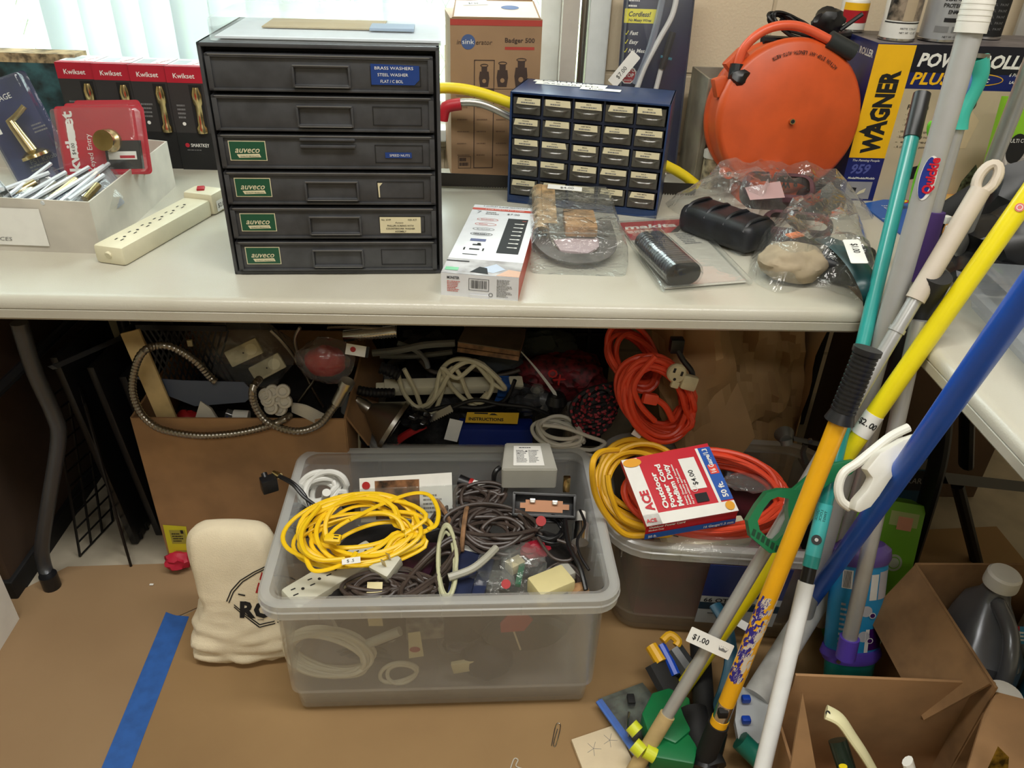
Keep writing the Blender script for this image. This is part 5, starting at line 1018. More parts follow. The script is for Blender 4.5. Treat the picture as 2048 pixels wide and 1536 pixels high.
# ---------------- orange coil, socket, adapter, paper bag
oc = mat('orange_cord', (222, 72, 42), .4)
t = thing('extension_lead', 'orange extension cord coil hanging down from under the table', 'extension cord', PY(1315, 790, 1.36)); b = MB()
b.tube(coil(PY(1312, 795, 1.29), (1, 0, -.1), (-.22, .12, 1), .072, .090, 12, .24, .018, 51), .0058, oc, 8, closed=True)
b.tube(coil(PY(1262, 712, 1.38), (1, 0, -.35), (-.2, .2, 1), .060, .075, 6, .35, .02, 52), .0058, oc, 8, closed=True); b.build('wound_cord', t)
b = MB(); b.tube(smooth_path([PY(x, y, 1.262) for x, y in ((1312, 712), (1285, 742), (1268, 775), (1282, 812), (1310, 842))], 5), .0058, oc, 8); b.tube(smooth_path([PY(x, y, 1.258) for x, y in ((1307, 795), (1330, 812), (1345, 840))], 5), .0065, oc, 8); b.build('loose_end', t)
b = MB(frame_from(PY(1300, 797, 1.255), (1, 0, -.2), (0, .3, 1))); b.box((0, 0, 0), (.030, .022, .02), oc, .005); b.build('plug', t)
b = MB(frame_from(PY(1262, 868, 1.262), (.8, 0, -.5), (.4, .3, 1))); b.prism([(0, 0), (.022, 0), (.022, .03), (.011, .036), (0, .03)], 0, .0008, paper); b.text('$1.0', .005, .006, .006, ink, rot=R(0)); b.build('price_tag', t)
t = thing('socket_plug', 'ivory three-pin socket end with a black cord by the paper bag', 'socket', PY(1345, 750, 1.345)); b = MB(frame_from(PY(1352, 745, 1.255), (.95, 0, -.25), (.25, .2, 1))); b.lathe([(0, 0), (.019, 0), (.019, .006), (.016, .01), (0, .01)], ivory, 24); b.box((.004, -.022, .005), (.016, .014, .01), ivory, .003); b.box((.03, -.012, .002), (.032, .03, .02), ivory, .006)
for x, y in ((-.008, .006), (.008, .003)): b.box((x, y, .0105), (.0045, .009, .001), slot)
b.disc(-.002, -.011, .003, slot, .0105); b.build('socket_body', t)
b = MB(); b.box(PY(1353, 690, 1.29), (.026, .02, .03), black, .003); b.tube(smooth_path([PY(1355, 700, 1.285), PY(1366, 720, 1.28), PY(1384, 745, 1.27), PY(1382, 770, 1.265)], 4), .006, black, 8); b.build('adapter', t)
kp = mat('kraft_paper', (176, 142, 98), .75, noise_amt=.05, scale=8, bump=.2, bscale=50)
t = thing('paper_bag', 'large crumpled brown paper bag under the right end of the table', 'paper bag', (.60, 1.55, .004)); b = MB()
def pbag(u, v):
    # outline seen from the front; v up, u across
    x = .395+u*.34+.03*math.sin(v*5); z = .006+v*.66; q_ = Vector((u*4, v*5, 1.3)); f = abs(noise.noise(q_))*.10+abs(noise.noise(q_*2.1))*.04
    y = 1.47+.04*v+.10*(u-.5)**2-f-.04*math.sin(PI*v)*(1-u)
    return (x, y, z)
b.grid(pbag, 26, 30, kp); b.grid(lambda u, v: (.735+.02*v+.02*noise.noise(Vector((u*4, v*5, 3))), 1.46+u*.25, .006+v*.66), 10, 20, kp); b.grid(lambda u, v: (.395-.0+.03*math.sin(v*5), 1.46+u*.25, .006+v*.66), 6, 20, kp); b.build('bag_paper', t, smooth=22)
b = MB()
def fold(u, v):
    x, y, z = pbag(.02+u*.42, .50+v*.45); return (x-.02+.05*(1-v)*u, y-.05-.05*math.sin(PI*u), z-.15*(1-v)*(1-abs(2*u-1)))
b.grid(fold, 12, 10, kp); b.build('folded_top', t, smooth=22)
t = thing('clamp', 'grey metal clamp lying in front of the paper bag', 'clamp', PY(1600, 880, 1.25)); b = MB(); zk = mat('zinc', (120, 120, 116), .45, .6); b.cyl(PY(1568, 868, 1.26), PY(1572, 880, 1.24), .020, zk, .012); b.cyl(PY(1572, 880, 1.24), PY(1574, 890, 1.235), .012, zk); b.tube(smooth_path([PY(1585, 876, 1.25), PY(1620, 884, 1.25), PY(1645, 888, 1.25)], 3), .010, zk, 4, flat=.4); b.tube(smooth_path([PY(1612, 888, 1.25), PY(1606, 905, 1.25), PY(1612, 925, 1.25)], 3), .006, zk, 6); b.build('clamp_frame', t)
b = MB(); b.cyl(PY(1620, 880, 1.24), PY(1621, 883, 1.235), .005, chrome, seg=12); b.build('rivet', t)
# ---------------- right bin contents
yc = mat('yellow_cord', (226, 172, 30), .45)
b = MB(); b.box((.50, 1.24, .10), (.36, .27, .16), mat('dark_red_cloth', (110, 40, 50), .7, noise_amt=.5, scale=9, c2=(44, 34, 36)), .03); b.build('folded_cloth', label='dark red cloth filling the low bin under the cords', cat='cloth')
bundle('extension_lead', 'yellow extension cord coil at the left of the low bin', 1290, 965, .30, 215, 190, R(-25), 9, .0058, yc, 61, Yp=1.19, tilt=(0, .75, .55), jit=.30, lift=.02, cat='extension cord')
cord('cable_loop', 'yellow cord loop drooping over the corner of the low bin', smooth_path([PY(1235, 900, 1.16), PY(1200, 905, 1.11)]+[PY(x, y, 1.075) for x, y in ((1185, 930), (1190, 985), (1212, 1030), (1250, 1068), (1300, 1070), (1340, 1066))]+[PY(1250, 1040, 1.09), PY(1222, 990, 1.10), PY(1215, 950, 1.12)], 6), .0058, yc)
t = thing('packaged_cable', 'new orange outdoor power cord in a red and white cardboard sleeve', 'extension cord', PY(1400, 975, 1.10)); b = MB(); c = PZ(1420, 985, .335); b.tube(coil(c, (1, -.03, 0), (0, 1, .55), .162, .084, 15, .16, .020, 71), .0056, oc, 8, closed=True); b.build('wound_cord', t)
b = MB(); q = [PZ(1291, 1058, .345), PZ(1474, 1026, .352), PZ(1415, 886, .42), PZ(1240, 926, .40)]; F = frame_from(q[0], q[1]-q[0], q[3]-q[0]); w_ = (q[1]-q[0]).length; loc = [F.inverted() @ v for v in q]; top = [(v.x, v.y, .010+.0*v.z) for v in loc]; H_ = loc[3].y
b.F = F; lo = [b.v((p[0], p[1], .0)) for p in top]; hi = [b.v(p) for p in top]; rd = mat('sleeve_red', (196, 24, 42), .4); sb = mat('sleeve_blue', (28, 84, 172), .4)
b.face(hi, rd)
for i in range(4): j = (i+1) % 4; b.face([lo[i], lo[j], hi[j], hi[i]], rd)
sx = loc[3].x/H_; P3 = lambda x, y: (x*w_+sx*y*H_, y*H_, .0105); PP = lambda x, y, dz: (x*w_+sx*y*H_, y*H_, .0105+dz)
b.face([b.v(PP(*p, 0)) for p in ((0, 0), (.17, 0), (.17, 1), (0, 1))], paper); b.face([b.v(PP(*p, 0)) for p in ((0, 0), (1, 0), (1, .16), (0, .16))], paper); b.face([b.v(PP(*p, .0005)) for p in ((.86, .18), (1, .18), (1, 1), (.86, 1))], sb); b.face([b.v(PP(*p, .0003)) for p in ((.83, .16), (.86, .16), (.86, 1), (.83, 1))], paper)
b.face([b.v(PP(*p, .0008)) for p in ((.60, .40), (.78, .40), (.78, .88), (.60, .88))], paper); b.face([b.v(PP(*p, .001)) for p in ((.88, .58), (.98, .58), (.98, .72), (.88, .72))], mat('orange_red_sticker', (222, 70, 56), .4))
up = math.atan2(H_, sx*H_)
def rt(s, x, y, h, m, wid=None, bold=.02, shear=0): p = PP(x, y, .0015); b.text(s, p[0], p[1], h, m, z=p[2], rot=up, wid=wid, bold=bold, shear=shear)
rt('ACE', .145, .20, .016, rd, .042, .04); rt('Outdoor', .30, .20, .0105, paper, .075, .04); rt('Power Cord', .38, .20, .0105, paper, .090, .04); rt('Medium Duty', .46, .20, .0105, paper, .088, .04)
for j in range(3): rt(['Heavy, Double Vinyl insulates', 'Resists, Double applications', 'For your additional use'][j], .51+.033*j, .20, .0036, paper, [.085, .075, .05][j], .03)
rt('$4.00', .70, .46, .010, ink, .032, .01); rt('16 Gauge/1.3', .95, .60, .010, paper, .052, .03); rt('50 ft.', .96, .22, .011, paper, .032, .03)
p = PP(.80, .26, .002); b.ring(p[0]-.03, p[1]+.02, .006, .001, paper, p[2]); b.rect(p[0]-.034, p[1]-.008, .024, .018, ink, p[2]); b.disc(PP(.93, .09, 0)[0], PP(.93, .09, 0)[1], .009, mat('gold_seal', (228, 160, 30), .5), .0125); b.disc(PP(.10, .93, 0)[0], PP(.10, .93, 0)[1], .018, mat('gold_seal', (228, 160, 30)), .0125, ry=.009)
b.text('ACE', PP(.01, .04, 0)[0], PP(.01, .04, 0)[1], .007, rd, z=.013, wid=.02, bold=.03)
for k in range(5):
    x = .60+.042*k; p = PP(x, .22, .001)
# front flap, folded down
n0 = b.F.copy(); b.F = F @ frame_from(Vector((0, -.0008, 0)), (1, 0, 0), (0, -.35, -1)); b.poly([(0, -.011), (w_, -.011), (w_, .026), (0, .026)], rd, 0); b.rect(0, .012, w_, .014, sb, -.001)
b.F = F @ frame_from(Vector((0, -.0016, 0)), (1, 0, 0), (0, .35, 1)); b.text('Outdoor Power Cord', .006, .001, .0055, paper, z=.0005, wid=.07, bold=.03); b.text('Medium Duty', .006, -.006, .004, paper, z=.0005, wid=.03, bold=.02); b.text('50 ft.', .006, -.021, .006, paper, z=.002, bold=.02); b.text('16 Gauge/1.3 mm', w_-.065, -.021, .006, paper, z=.002, wid=.06, bold=.02)
b.build('sleeve', t, smooth=0)
b = MB(); lump(b, PZ(1500, 965, .345), (.05, .03, .01), bagp, 3, .3, 3, False); b.build('clear_wrap', t)
b = MB(); b.box(PZ(1475, 945, .33), (.05, .022, .016), mat('grey_block', (110, 112, 118), .4), .002); b.build('grey_adapter', label='small grey adapter inside the loop of the orange packaged cord', cat='adapter')
t = thing('power_strip', 'cream power strip in a clear bag below the red cord sleeve', 'power strip', PZ(1420, 1085, .27)); b = MB(frame_from(PZ(1340, 1098, .275), PZ(1500, 1075, .275)-PZ(1340, 1098, .275), (0, 1, .15))); b.box((.085, .025, -.01), (.17, .055, .03), cream, .004)
for k in range(4): outlet(b, .03+.036*k, .025, .0055, 1.2, R(65))
b.rect(.07, .042, .024, .008, slot, .0056); b.disc(.13, .045, .008, redp, .0057); b.build('strip_body', t)
b = MB(); lump(b, PZ(1415, 1085, .275), (.10, .045, .022), bagp, 8, .15, 3, False); b.build('clear_bag', t)
b = MB(); b.F = WM[b3.name] @ frame_from(Vector((-.055, -.1785, .075)), (1, 0, 0), (0, -.11, 1)); b.prism([(0, 0), (.155, 0), (.155, .178), (0, .178)], 0, .0008, mat('bin_label_navy', (26, 42, 104), .4)); b.rect(0, 0, .155, .085, mat('bin_label_grey', (170, 176, 180), .4), .001); b.rect(0, .044, .155, .022, mat('bin_label_teal', (20, 52, 72), .4), .0012); b.text('66 QT  62.3 L', .006, .068, .012, ink, z=.0016, wid=.10, bold=.02); b.scrib(.02, .030, .1, .005, 1, ink, .0016); b.rect(.11, .012, .006, .008, ink, .0016); b.rect(.12, .012, .008, .008, ink, .0016); b.build('bin_label', b3)

# more clutter heaped in the rear bin
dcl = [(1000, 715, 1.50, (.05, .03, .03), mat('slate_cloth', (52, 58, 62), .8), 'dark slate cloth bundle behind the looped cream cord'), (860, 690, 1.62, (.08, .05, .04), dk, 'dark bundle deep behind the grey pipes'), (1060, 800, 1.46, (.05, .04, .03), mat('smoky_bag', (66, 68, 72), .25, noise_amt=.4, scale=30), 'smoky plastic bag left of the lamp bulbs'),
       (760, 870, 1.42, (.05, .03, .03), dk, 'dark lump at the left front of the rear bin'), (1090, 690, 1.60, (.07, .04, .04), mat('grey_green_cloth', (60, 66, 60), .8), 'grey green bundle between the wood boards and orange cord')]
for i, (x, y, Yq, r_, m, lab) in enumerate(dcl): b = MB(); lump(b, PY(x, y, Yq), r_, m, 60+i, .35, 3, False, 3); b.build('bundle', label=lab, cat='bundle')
cord('black_cable', 'black cable curling below the cream power strip', smooth_path([PY(x, y, 1.43) for x, y in ((800, 830), (850, 822), (900, 812), (960, 815), (1010, 800), (1030, 760))], 5), .0045, black, cat='cable')
cord('black_cable', 'black cable crossing above the instruction card', smooth_path([PY(x, y, 1.42) for x, y in ((905, 815), (950, 800), (1000, 808), (1060, 815), (1100, 830))], 5), .0045, black, cat='cable')
cord('brown_cable', 'brown cable hanging behind the cream power strip', smooth_path([PY(x, y, 1.52) for x, y in ((840, 720), (870, 745), (930, 735), (990, 750), (1040, 740))], 5), .005, mat('dull_brown_cable', (86, 76, 66), .5), cat='cable')
b = MB(); b.box((.80, 1.92, .30), (.34, .10, .60), mat('dark_board_back', (40, 34, 30), .7), .004); b.build('dark_box', label='dark box in the shade behind the paper bag', cat='box')  # added dark block, paints shade over the bright wall
# ================================================================== inside the front bin
bc = mat('brown_cord', (72, 60, 54), .4, noise_amt=.1); ycb = mat('bright_yellow_cord', (246, 202, 28), .38); vw = mat('bright_white_cord', (226, 226, 220), .35)
junk = mat('dark_contents', (54, 50, 48), .6, noise_amt=.5, scale=18, c2=(24, 24, 26), bump=.5, bscale=60)
for i, (x, y, z, r_, m) in enumerate(((-.20, 1.12, .12, (.10, .13, .10), junk), (-.03, 1.13, .115, (.10, .14, .10), junk), (.12, 1.12, .12, (.09, .12, .10), junk), (-.22, 1.07, .06, (.07, .05, .04), foam), (.02, .985, .055, (.05, .035, .045), junk))):
    b = MB(); lump(b, (x, y, z), r_, m, 80+i, .18, 3, False); b.build('cable_heap', label=['dark heap of cords at the left inside the front bin', 'dark heap of cords in the middle of the front bin', 'dark heap of cords at the right inside the front bin', 'pale bag at the bottom left of the front bin', 'small dark bag low behind the front bin wall'][i], cat='cord heap')
ys = bundle('extension_lead', 'bright yellow two-wire extension cord tangle in the front bin', 722, 1070, .335, 300, 132, R(8), 14, .0042, ycb, 91, flat=.62, lift=.020, jit=.5, cat='extension cord', tilt=(0, 1, .25))

b = MB(); b.tube(smooth_path([PZ(x, y, .365) for x, y in ((700, 1040), (760, 1010), (820, 988), (858, 990), (876, 1020), (872, 1050), (855, 1058))], 6), .0042, ycb, 8, flat=.62); b.tube(smooth_path([PZ(x, y, .36) for x, y in ((610, 1110), (625, 1140), (660, 1138), (700, 1120), (712, 1105))], 6), .0042, ycb, 8, flat=.62)
b.tube(smooth_path([PZ(x, y, .368) for x, y in ((640, 1012), (605, 1060), (608, 1100), (640, 1120), (690, 1118))], 6), .0042, ycb, 8); b.build('loose_loop', ys)
b = MB(frame_from(PZ(650, 1083, .368), (1, -.1, 0), (.1, 1, .2))); b.box((.012, .006, 0), (.028, .016, .010), ycb, .003); b.rect(.014, .003, .008, .002, slot, .0056); b.rect(.014, .009, .008, .002, slot, .0056); b.build('plug', ys)
b = MB(frame_from(PZ(684, 1130, .368), (1, .18, 0), (-.2, 1, .2))); b.prism([(0, 0), (.030, 0), (.030, .012), (0, .012)], 0, .0006, paper); b.text('$ .5', .008, .003, .006, ink, z=.001); b.build('price_tag', ys)
ws = bundle('extension_lead', 'thick white cord coil at the back left of the front bin', 645, 982, .30, 104, 96, R(15), 7, .0062, vw, 95, tilt=(.1, .55, .75), lift=.016, jit=.45, cat='extension cord')
b = MB(); b.cyl(PZ(650, 1003, .31), PZ(653, 985, .345), .008, vw); b.build('plug', ws)
t = thing('coaxial_adapter', 'black plug with a brass connector hanging over the left rim of the front bin', 'adapter', PZ(538, 968, .34)); b = MB(); b.box(PZ(538, 968, .335), (.030, .022, .030), black, .003, rot=.5); b.cyl(PZ(531, 956, .345), PZ(528, 947, .35), .006, black); b.build('adapter_body', t)
b = MB(); b.cyl(PZ(547, 945, .35), PZ(558, 951, .35), .0045, brass); b.cyl(PZ(553, 948, .35), PZ(560, 952, .35), .006, brass); b.build('brass_connector', t)
for k in range(2): b = MB(); b.tube(smooth_path([PZ(558, 951+k*2, .35), PZ(585, 965+k*4, .352), PZ(608, 988+k*6, .34), PZ(620+k*18, 1015, .325)], 5), .0034, black, 8); b.build('cord', t)
t = thing('power_strip', 'pale grey power strip in the front left corner of the front bin', 'power strip', PZ(670, 1140, .285)); p, q = PZ(578, 1198, .30), PZ(750, 1095, .295); F = frame_from(p, q-p, Vector((-.3, 1, .1))); b = MB(F); L_ = (q-p).length; gs = mat('pale_grey_plastic', (200, 198, 180), .4); b.box((L_/2, 0, -.016), (L_, .052, .034), gs, .006)
for k in range(5): outlet(b, .022+.033*k, .004, .0014, 1.15, R(80))
b.build('strip_body', t)
# flat retail packs
t = thing('retail_card', 'white retail card with a red dot and brown photo in the front bin', 'card', PZ(810, 1000, .31)); q = [PZ(722, 1045, .30), PZ(906, 1036, .30)]; F = frame_from(q[0], q[1]-q[0], (0, .5, 1)); w_ = (q[1]-q[0]).length; b = MB(F); b.prism([(0, 0), (w_, 0), (w_, .088), (0, .084)], -.001, 0, paper); b.rect(.028, .004, w_*.48, .074, mat('brown_photo', (140, 96, 62), .4, noise_amt=.4, scale=50), .0004); b.disc(.012, .070, .0075, redp, .001); b.scrib(w_*.68, .01, .04, .04, 5, grey_ink); b.build('printed_card', t)
b = MB(F); b.box((w_/2, .03, .004), (w_+.02, .07, .006), blister, .001); b.build('clear_shell', t)
b = MB(frame_from(PZ(822, 985, .315), PZ(906, 978, .315)-PZ(822, 985, .315), (0, .4, 1))); b.prism([(0, 0), (.075, 0), (.075, .024), (0, .022)], 0, .001, paper); b.build('paper_card', label='small blank white card standing behind the retail card', cat='card')
t = thing('flashlight', 'black flashlight with a red ring and white label in the front bin', 'flashlight', PZ(950, 975, .30)); p, q = PZ(918, 962, .315), PZ(985, 985, .305); b = MB(); b.cyl(p, p.lerp(q, .35), .014, black, .012); b.cyl(p.lerp(q, .45), q, .012, black); b.build('flashlight_body', t)
b = MB(); b.cyl(p.lerp(q, .30), p.lerp(q, .40), .0135, redp); b.build('red_ring', t); b = MB(); b.cyl(p.lerp(q, .40), p.lerp(q, .75), .0126, paper); b.build('white_label', t)
# transformer
trm = mat('transformer_grey', (168, 166, 156), .45); a, bq = PZ(1003, 977, .335), PZ(1111, 977, .335); d = bq-a
t = thing('transformer', 'grey boxy transformer with a printed label on the back right of the front bin', 'transformer', (a+bq)/2+Vector((0, .04, 0)), math.atan2(d.y, d.x)); b = L(t); w_ = d.length; Ht = .050
V = [b.v(v) for v in ((-w_/2, -.04, 0), (w_/2, -.04, 0), (w_/2, .045, 0), (-w_/2, .045, 0), (-w_/2*1.02, -.038, Ht*.9), (w_/2*1.02, -.038, Ht*.9), (w_/2*.84, .042, Ht), (-w_/2*.84, .042, Ht))]
for f in ((0, 1, 5, 4), (1, 2, 6, 5), (2, 3, 7, 6), (3, 0, 4, 7), (4, 5, 6, 7), (3, 2, 1, 0)): b.face([V[i] for i in f], trm)
bmesh.ops.bevel(b.bm, geom=b.bm.edges[:], offset=.002, segments=2, affect='EDGES')
b.build('transformer_case', t); b = MB(WM[t.name] @ frame_from(Vector((0, 0, Ht*.95+.0012)), (1, 0, 0), (0, 1, .065))); b.prism([(-.031, -.028), (.029, -.028), (.025, .030), (-.028, .030)], -.0004, 0, paper); b.scrib(-.024, -.02, .022, .038, 9, grey_ink, seed=1); b.scrib(0, -.02, .02, .038, 9, grey_ink, seed=2); b.scrib(-.018, .022, .036, .004, 1, ink); b.rect(-.022, .006, .004, .003, ink); b.rect(-.006, .012, .004, .003, ink); b.build('data_label', t)
b = MB(); b.tube(smooth_path([PZ(1000, 935, .36), PZ(990, 945, .355), PZ(987, 965, .33), PZ(990, 985, .30)], 4), .005, black, 8); b.build('cord', t)
bundle('cable_bundle', 'brown lamp cord bundle behind the yellow cord, tied with a tan band', 935, 1012, .315, 175, 66, R(28), 15, .0036, bc, 101, sq=.45, tie=(-.62, wd2), lift=.012, jit=.62)
bundle('cable_bundle', 'brown lamp cord bundle in the middle of the front bin', 990, 1062, .315, 220, 80, R(-5), 18, .0038, bc, 102, sq=.35, tie=(-.55, wd2), lift=.014, jit=.62)
bundle('cable_bundle', 'brown lamp cord bundle near the front rim, wrapped with a paper label', 775, 1178, .30, 210, 54, R(4), 14, .0036, bc, 103, sq=.3, lift=.010, jit=.62)
bundle('cable_bundle', 'brown lamp cord bundle standing left of the looped white cord', 860, 1140, .305, 64, 130, R(-20), 9, .0036, bc, 104, sq=.0, lift=.010, tilt=(.3, 1, .1))
bundle('cable_bundle', 'narrow bundle of pale green cord standing near the front rim', 893, 1128, .31, 42, 150, R(0), 5, .0036, mat('pale_green_cord', (196, 196, 160), .4), 105, lift=.008, jit=.2, tilt=(-.05, 1, .2))
cord('grey_cable', 'thick grey cable stub lying across the navy packets', smooth_path([PZ(897, 1155, .32), PZ(940, 1140, .325), PZ(968, 1120, .33), PZ(992, 1096, .33)], 5), .0068, mat('grey_cable', (172, 170, 156), .4), cat='cable')
nv = mat('navy_packet', (40, 48, 78), .35, noise_amt=.1)
for i, (q4, zz) in enumerate((([(893, 1196), (940, 1194), (962, 1108), (912, 1096)], .30), ([(942, 1190), (968, 1188), (990, 1112), (966, 1106)], .295), ([(770, 1160), (840, 1195), (885, 1085), (820, 1085)], .285))):
    b = MB(); P = [PZ(*p, zz) for p in q4]; b.prism([(p.x, p.y) for p in P], zz-.012, zz, nv if i < 2 else mat('plum_packet', (84, 44, 66), .3, noise_amt=.3, scale=30)); b.build('packet', label=['navy packet beneath the grey cable stub', 'narrow navy packet right of the cable stub', 'plum and red glossy packet under the square plug'][i], cat='packet')
t = thing('plug_adapter', 'ivory square plug with two prongs beside the yellow cord', 'adapter', PZ(775, 1135, .31)); b = MB(frame_from(PZ(772, 1132, .315), (1, -.6, -.1), (.5, 1, .35))); b.box((0, 0, 0), (.042, .044, .030), gs, .006); b.build('plug_body', t)
b = MB(frame_from(PZ(772, 1132, .315), (1, -.6, -.1), (.5, 1, .35))); b.box((.004, .008, .024), (.008, .0015, .02), brass); b.box((.004, -.006, .024), (.008, .0015, .02), brass); b.build('prongs', t)
t = thing('clear_bag', 'clear bag of small parts with a red dot at the front rim', 'bag', PZ(1020, 1140, .30)); b = MB(); lump(b, PZ(1020, 1140, .29), (.06, .06, .03), bagp, 17, .35, 3, False, 3); b.build('bag_film', t)
b = MB(); b.cyl(PZ(1012, 1168, .318), PZ(1012, 1168, .320), .008, redp, seg=16); b.build('red_dot', t)
b = MB(); 
for k in range(6): b.tube([PZ(1003+k*3, 1100, .30+.002*k), PZ(1008+k*4, 1168, .305)], .0022, clearp, 6)
b.build('clear_rods', t)
b = MB(); b.box(PZ(1030, 1130, .295), (.03, .022, .02), ivory, .002, rot=.6); b.box(PZ(1040, 1150, .30), (.010, .05, .008), mat('green_bit', (40, 100, 70), .5), .001, rot=-.2); b.build('small_parts', t)
a = PZ(1108, 1180, .30); t = thing('cream_box', 'cream plastic control box at the front right of the front bin', 'control box', a, R(28)); b = L(t); cy = mat('cream_yellow', (216, 204, 150), .4); b.box((0, .01, .0), (.070, .046, .034), cy, .004); b.box((-.02, -.0135, .0), (.006, .002, .006), slot); b.box((.014, -.0135, -.004), (.012, .002, .003), slot); b.build('case', t)
b = L(t); b.box((.036, .024, .0), (.03, .03, .02), trm, .003); b.build('grey_end', t)
t = thing('plastic_tray', 'black open plastic housing with a copper strip below the transformer', 'housing', PZ(1088, 1010, .33)); F = frame_from(PZ(1088, 1012, .335), (1, -.06, 0), (0, .75, .65)); b = MB(F)
b.box((0, 0, -.012), (.118, .044, .006), black, .002)
for c, s_ in (((0, .02, 0), (.118, .005, .026)), ((0, -.02, 0), (.118, .005, .026)), ((-.057, 0, 0), (.005, .044, .026)), ((.057, 0, 0), (.005, .044, .026))): b.box(c, s_, black, .001)
b.build('housing_body', t); b = MB(F); cop = mat('copper_card', (186, 128, 88), .5); b.prism([(-.045, -.006), (-.035, -.006), (-.035, -.012), (.035, -.012), (.035, -.006), (.047, -.006), (.047, .004), (.035, .004), (.035, .010), (-.035, .010), (-.035, .004), (-.045, .004)], .002, .004, cop); b.build('copper_strip', t)
b = MB(F); b.box((-.022, .008, .007), (.010, .008, .006), steel, .001); b.box((.02, .006, .007), (.010, .008, .006), steel, .001); b.build('metal_clips', t)
b = MB(); b.cyl(PZ(1082, 1042, .335), PZ(1082, 1042, .338), .0095, redp, seg=16); b.build('red_dot', t)
t = thing('brass_socket', 'brass lamp socket part at the right inside the front bin', 'socket', PZ(1132, 970, .33)); b = MB(); b.box(PZ(1133, 968, .33), (.014, .010, .036), brass, .002); b.build('socket_body', t)
cord('black_cable', 'black cable hanging from the housing along the right side of the front bin', smooth_path([PZ(1130, 1040, .33), PZ(1138, 1090, .325), PZ(1160, 1135, .32), PZ(1172, 1180, .305)], 5), .0045, black, cat='cable')
cord('black_cable', 'thin black cable looping at the right wall of the front bin', smooth_path([PZ(1160, 1020, .33), PZ(1170, 1050, .325), PZ(1155, 1080, .32), PZ(1160, 1110, .315), PZ(1178, 1140, .31)], 5), .0028, black, cat='cable')
cord('brown_cable', 'loose brown cable loop right of the middle cord bundle', smooth_path([PZ(1075, 1075, .32), PZ(1105, 1115, .315), PZ(1140, 1120, .315), PZ(1150, 1095, .32), PZ(1115, 1080, .32)], 5), .0032, bc, cat='cable')
b = MB(); b.cyl(PZ(1162, 1052, .30), PZ(1162, 1025, .31), .009, white); b.cyl(PZ(1160, 1085, .29), PZ(1162, 1050, .30), .016, chrome); b.build('socket_stub', label='white and metal lamp socket standing at the right wall of the front bin', cat='socket')
t = thing('torn_card', 'torn tan cardboard piece in the front right corner of the front bin', 'card', PZ(1160, 1185, .28)); b = MB(); lump(b, PZ(1158, 1180, .29), (.018, .014, .012), card, 4, .4, 2, False); b.build('card_scrap', t)
# seen through the front wall
YF = .925
bundle('cable_coil', 'beige cable coil seen through the front wall of the front bin', 657, 1306, .1, 190, 116, R(-15), 13, .0045, mat('beige_cable', (232, 224, 196), .45), 111, Yp=YF+.036, tilt=(0, .12, 1), lift=.012, jit=.14)
mk = mat('masking_tag', (226, 214, 166), .6)
t = thing('paper_tag', 'cream tag with a red dot behind the front wall of the front bin', 'tag', PY(822, 1275, YF+.03)); b = MB(frame_from(PY(818, 1316, YF+.03), (1, 0, .06), (-.35, .10, 1))); b.prism([(0, 0), (.028, .004), (.026, .065), (.004, .062)], 0, .001, mk); b.disc(.013, .022, .010, redp, .0015, ry=.007); b.build('tag_paper', t)
tp_ = [PZ(750, 1164, .309), PZ(749, 1180, .306), PZ(747, 1198, .300), PY(746, 1207, YF+.012), PY(748, 1225, YF+.016), PY(752, 1252, YF+.02)]
b = MB(); P6 = smooth_path(tp_, 4); b.grid(lambda u, v: P6[round(v*(len(P6)-1))]+cr*(u-.5)*.026, 3, len(P6)-1, mk); b.build('paper_tag', label='long cream paper tag folding over the brown cord at the front rim', cat='tag')
b = MB(frame_from(PY(1015, 1262, YF+.03), (1, 0, 0), (.2, .1, 1))); b.prism([(-.012, 0), (.03, .004), (.045, .03), (.03, .045), (.0, .04), (-.014, .02)], 0, .004, redp); b.box((.018, -.02, .002), (.003, .05, .002), ivory, rot=.3); b.build('red_tag', label='red plastic tag seen through the front wall of the front bin', cat='tag')
b = MB(frame_from(PY(905, 1345, YF+.04), (1, 0, .25), (-.2, .1, 1))); b.box((.03, .012, 0), (.055, .024, .01), mat('pale_yellow_block', (226, 212, 160), .5), .002); b.build('cream_block', label='cream block low behind the front wall of the front bin', cat='block')
b = MB(); F = frame_from(PY(1050, 1265, YF+.06), (1, 0, .12), (0, .2, 1)); b.F = F; b.lathe([(0, -.02), (.075, -.018), (.082, 0), (.07, .012), (0, .016)], mat('dark_green_black', (38, 46, 44), .4), 28, 1, .46); b.build('oval_case', label='dark oval case seen through the right of the front wall', cat='case')
bundle('cable_loop', 'pale cord loop low in the middle behind the front wall', 800, 1345, .1, 90, 50, R(20), 2, .004, mat('beige_cable', (232, 224, 196)), 113, Yp=YF+.04, tilt=(0, .12, 1), lift=.006)
b = MB(); b.cyl(PY(730, 1290, YF+.045), PY(800, 1262, YF+.045), .009, gs); b.box(PY(850, 1255, YF+.05), (.07, .02, .045), mat('grey_bagged', (150, 146, 132), .6, noise_amt=.3, scale=40), .004, rot=.1); b.build('bagged_plug', label='grey bagged plug right of the beige cable coil', cat='plug')
b = MB(); b.box(PY(925, 1385, YF+.045), (.10, .02, .014), junk, .005); b.build('dark_bar', label='dark flat bar lying at the bottom of the front bin', cat='bar')

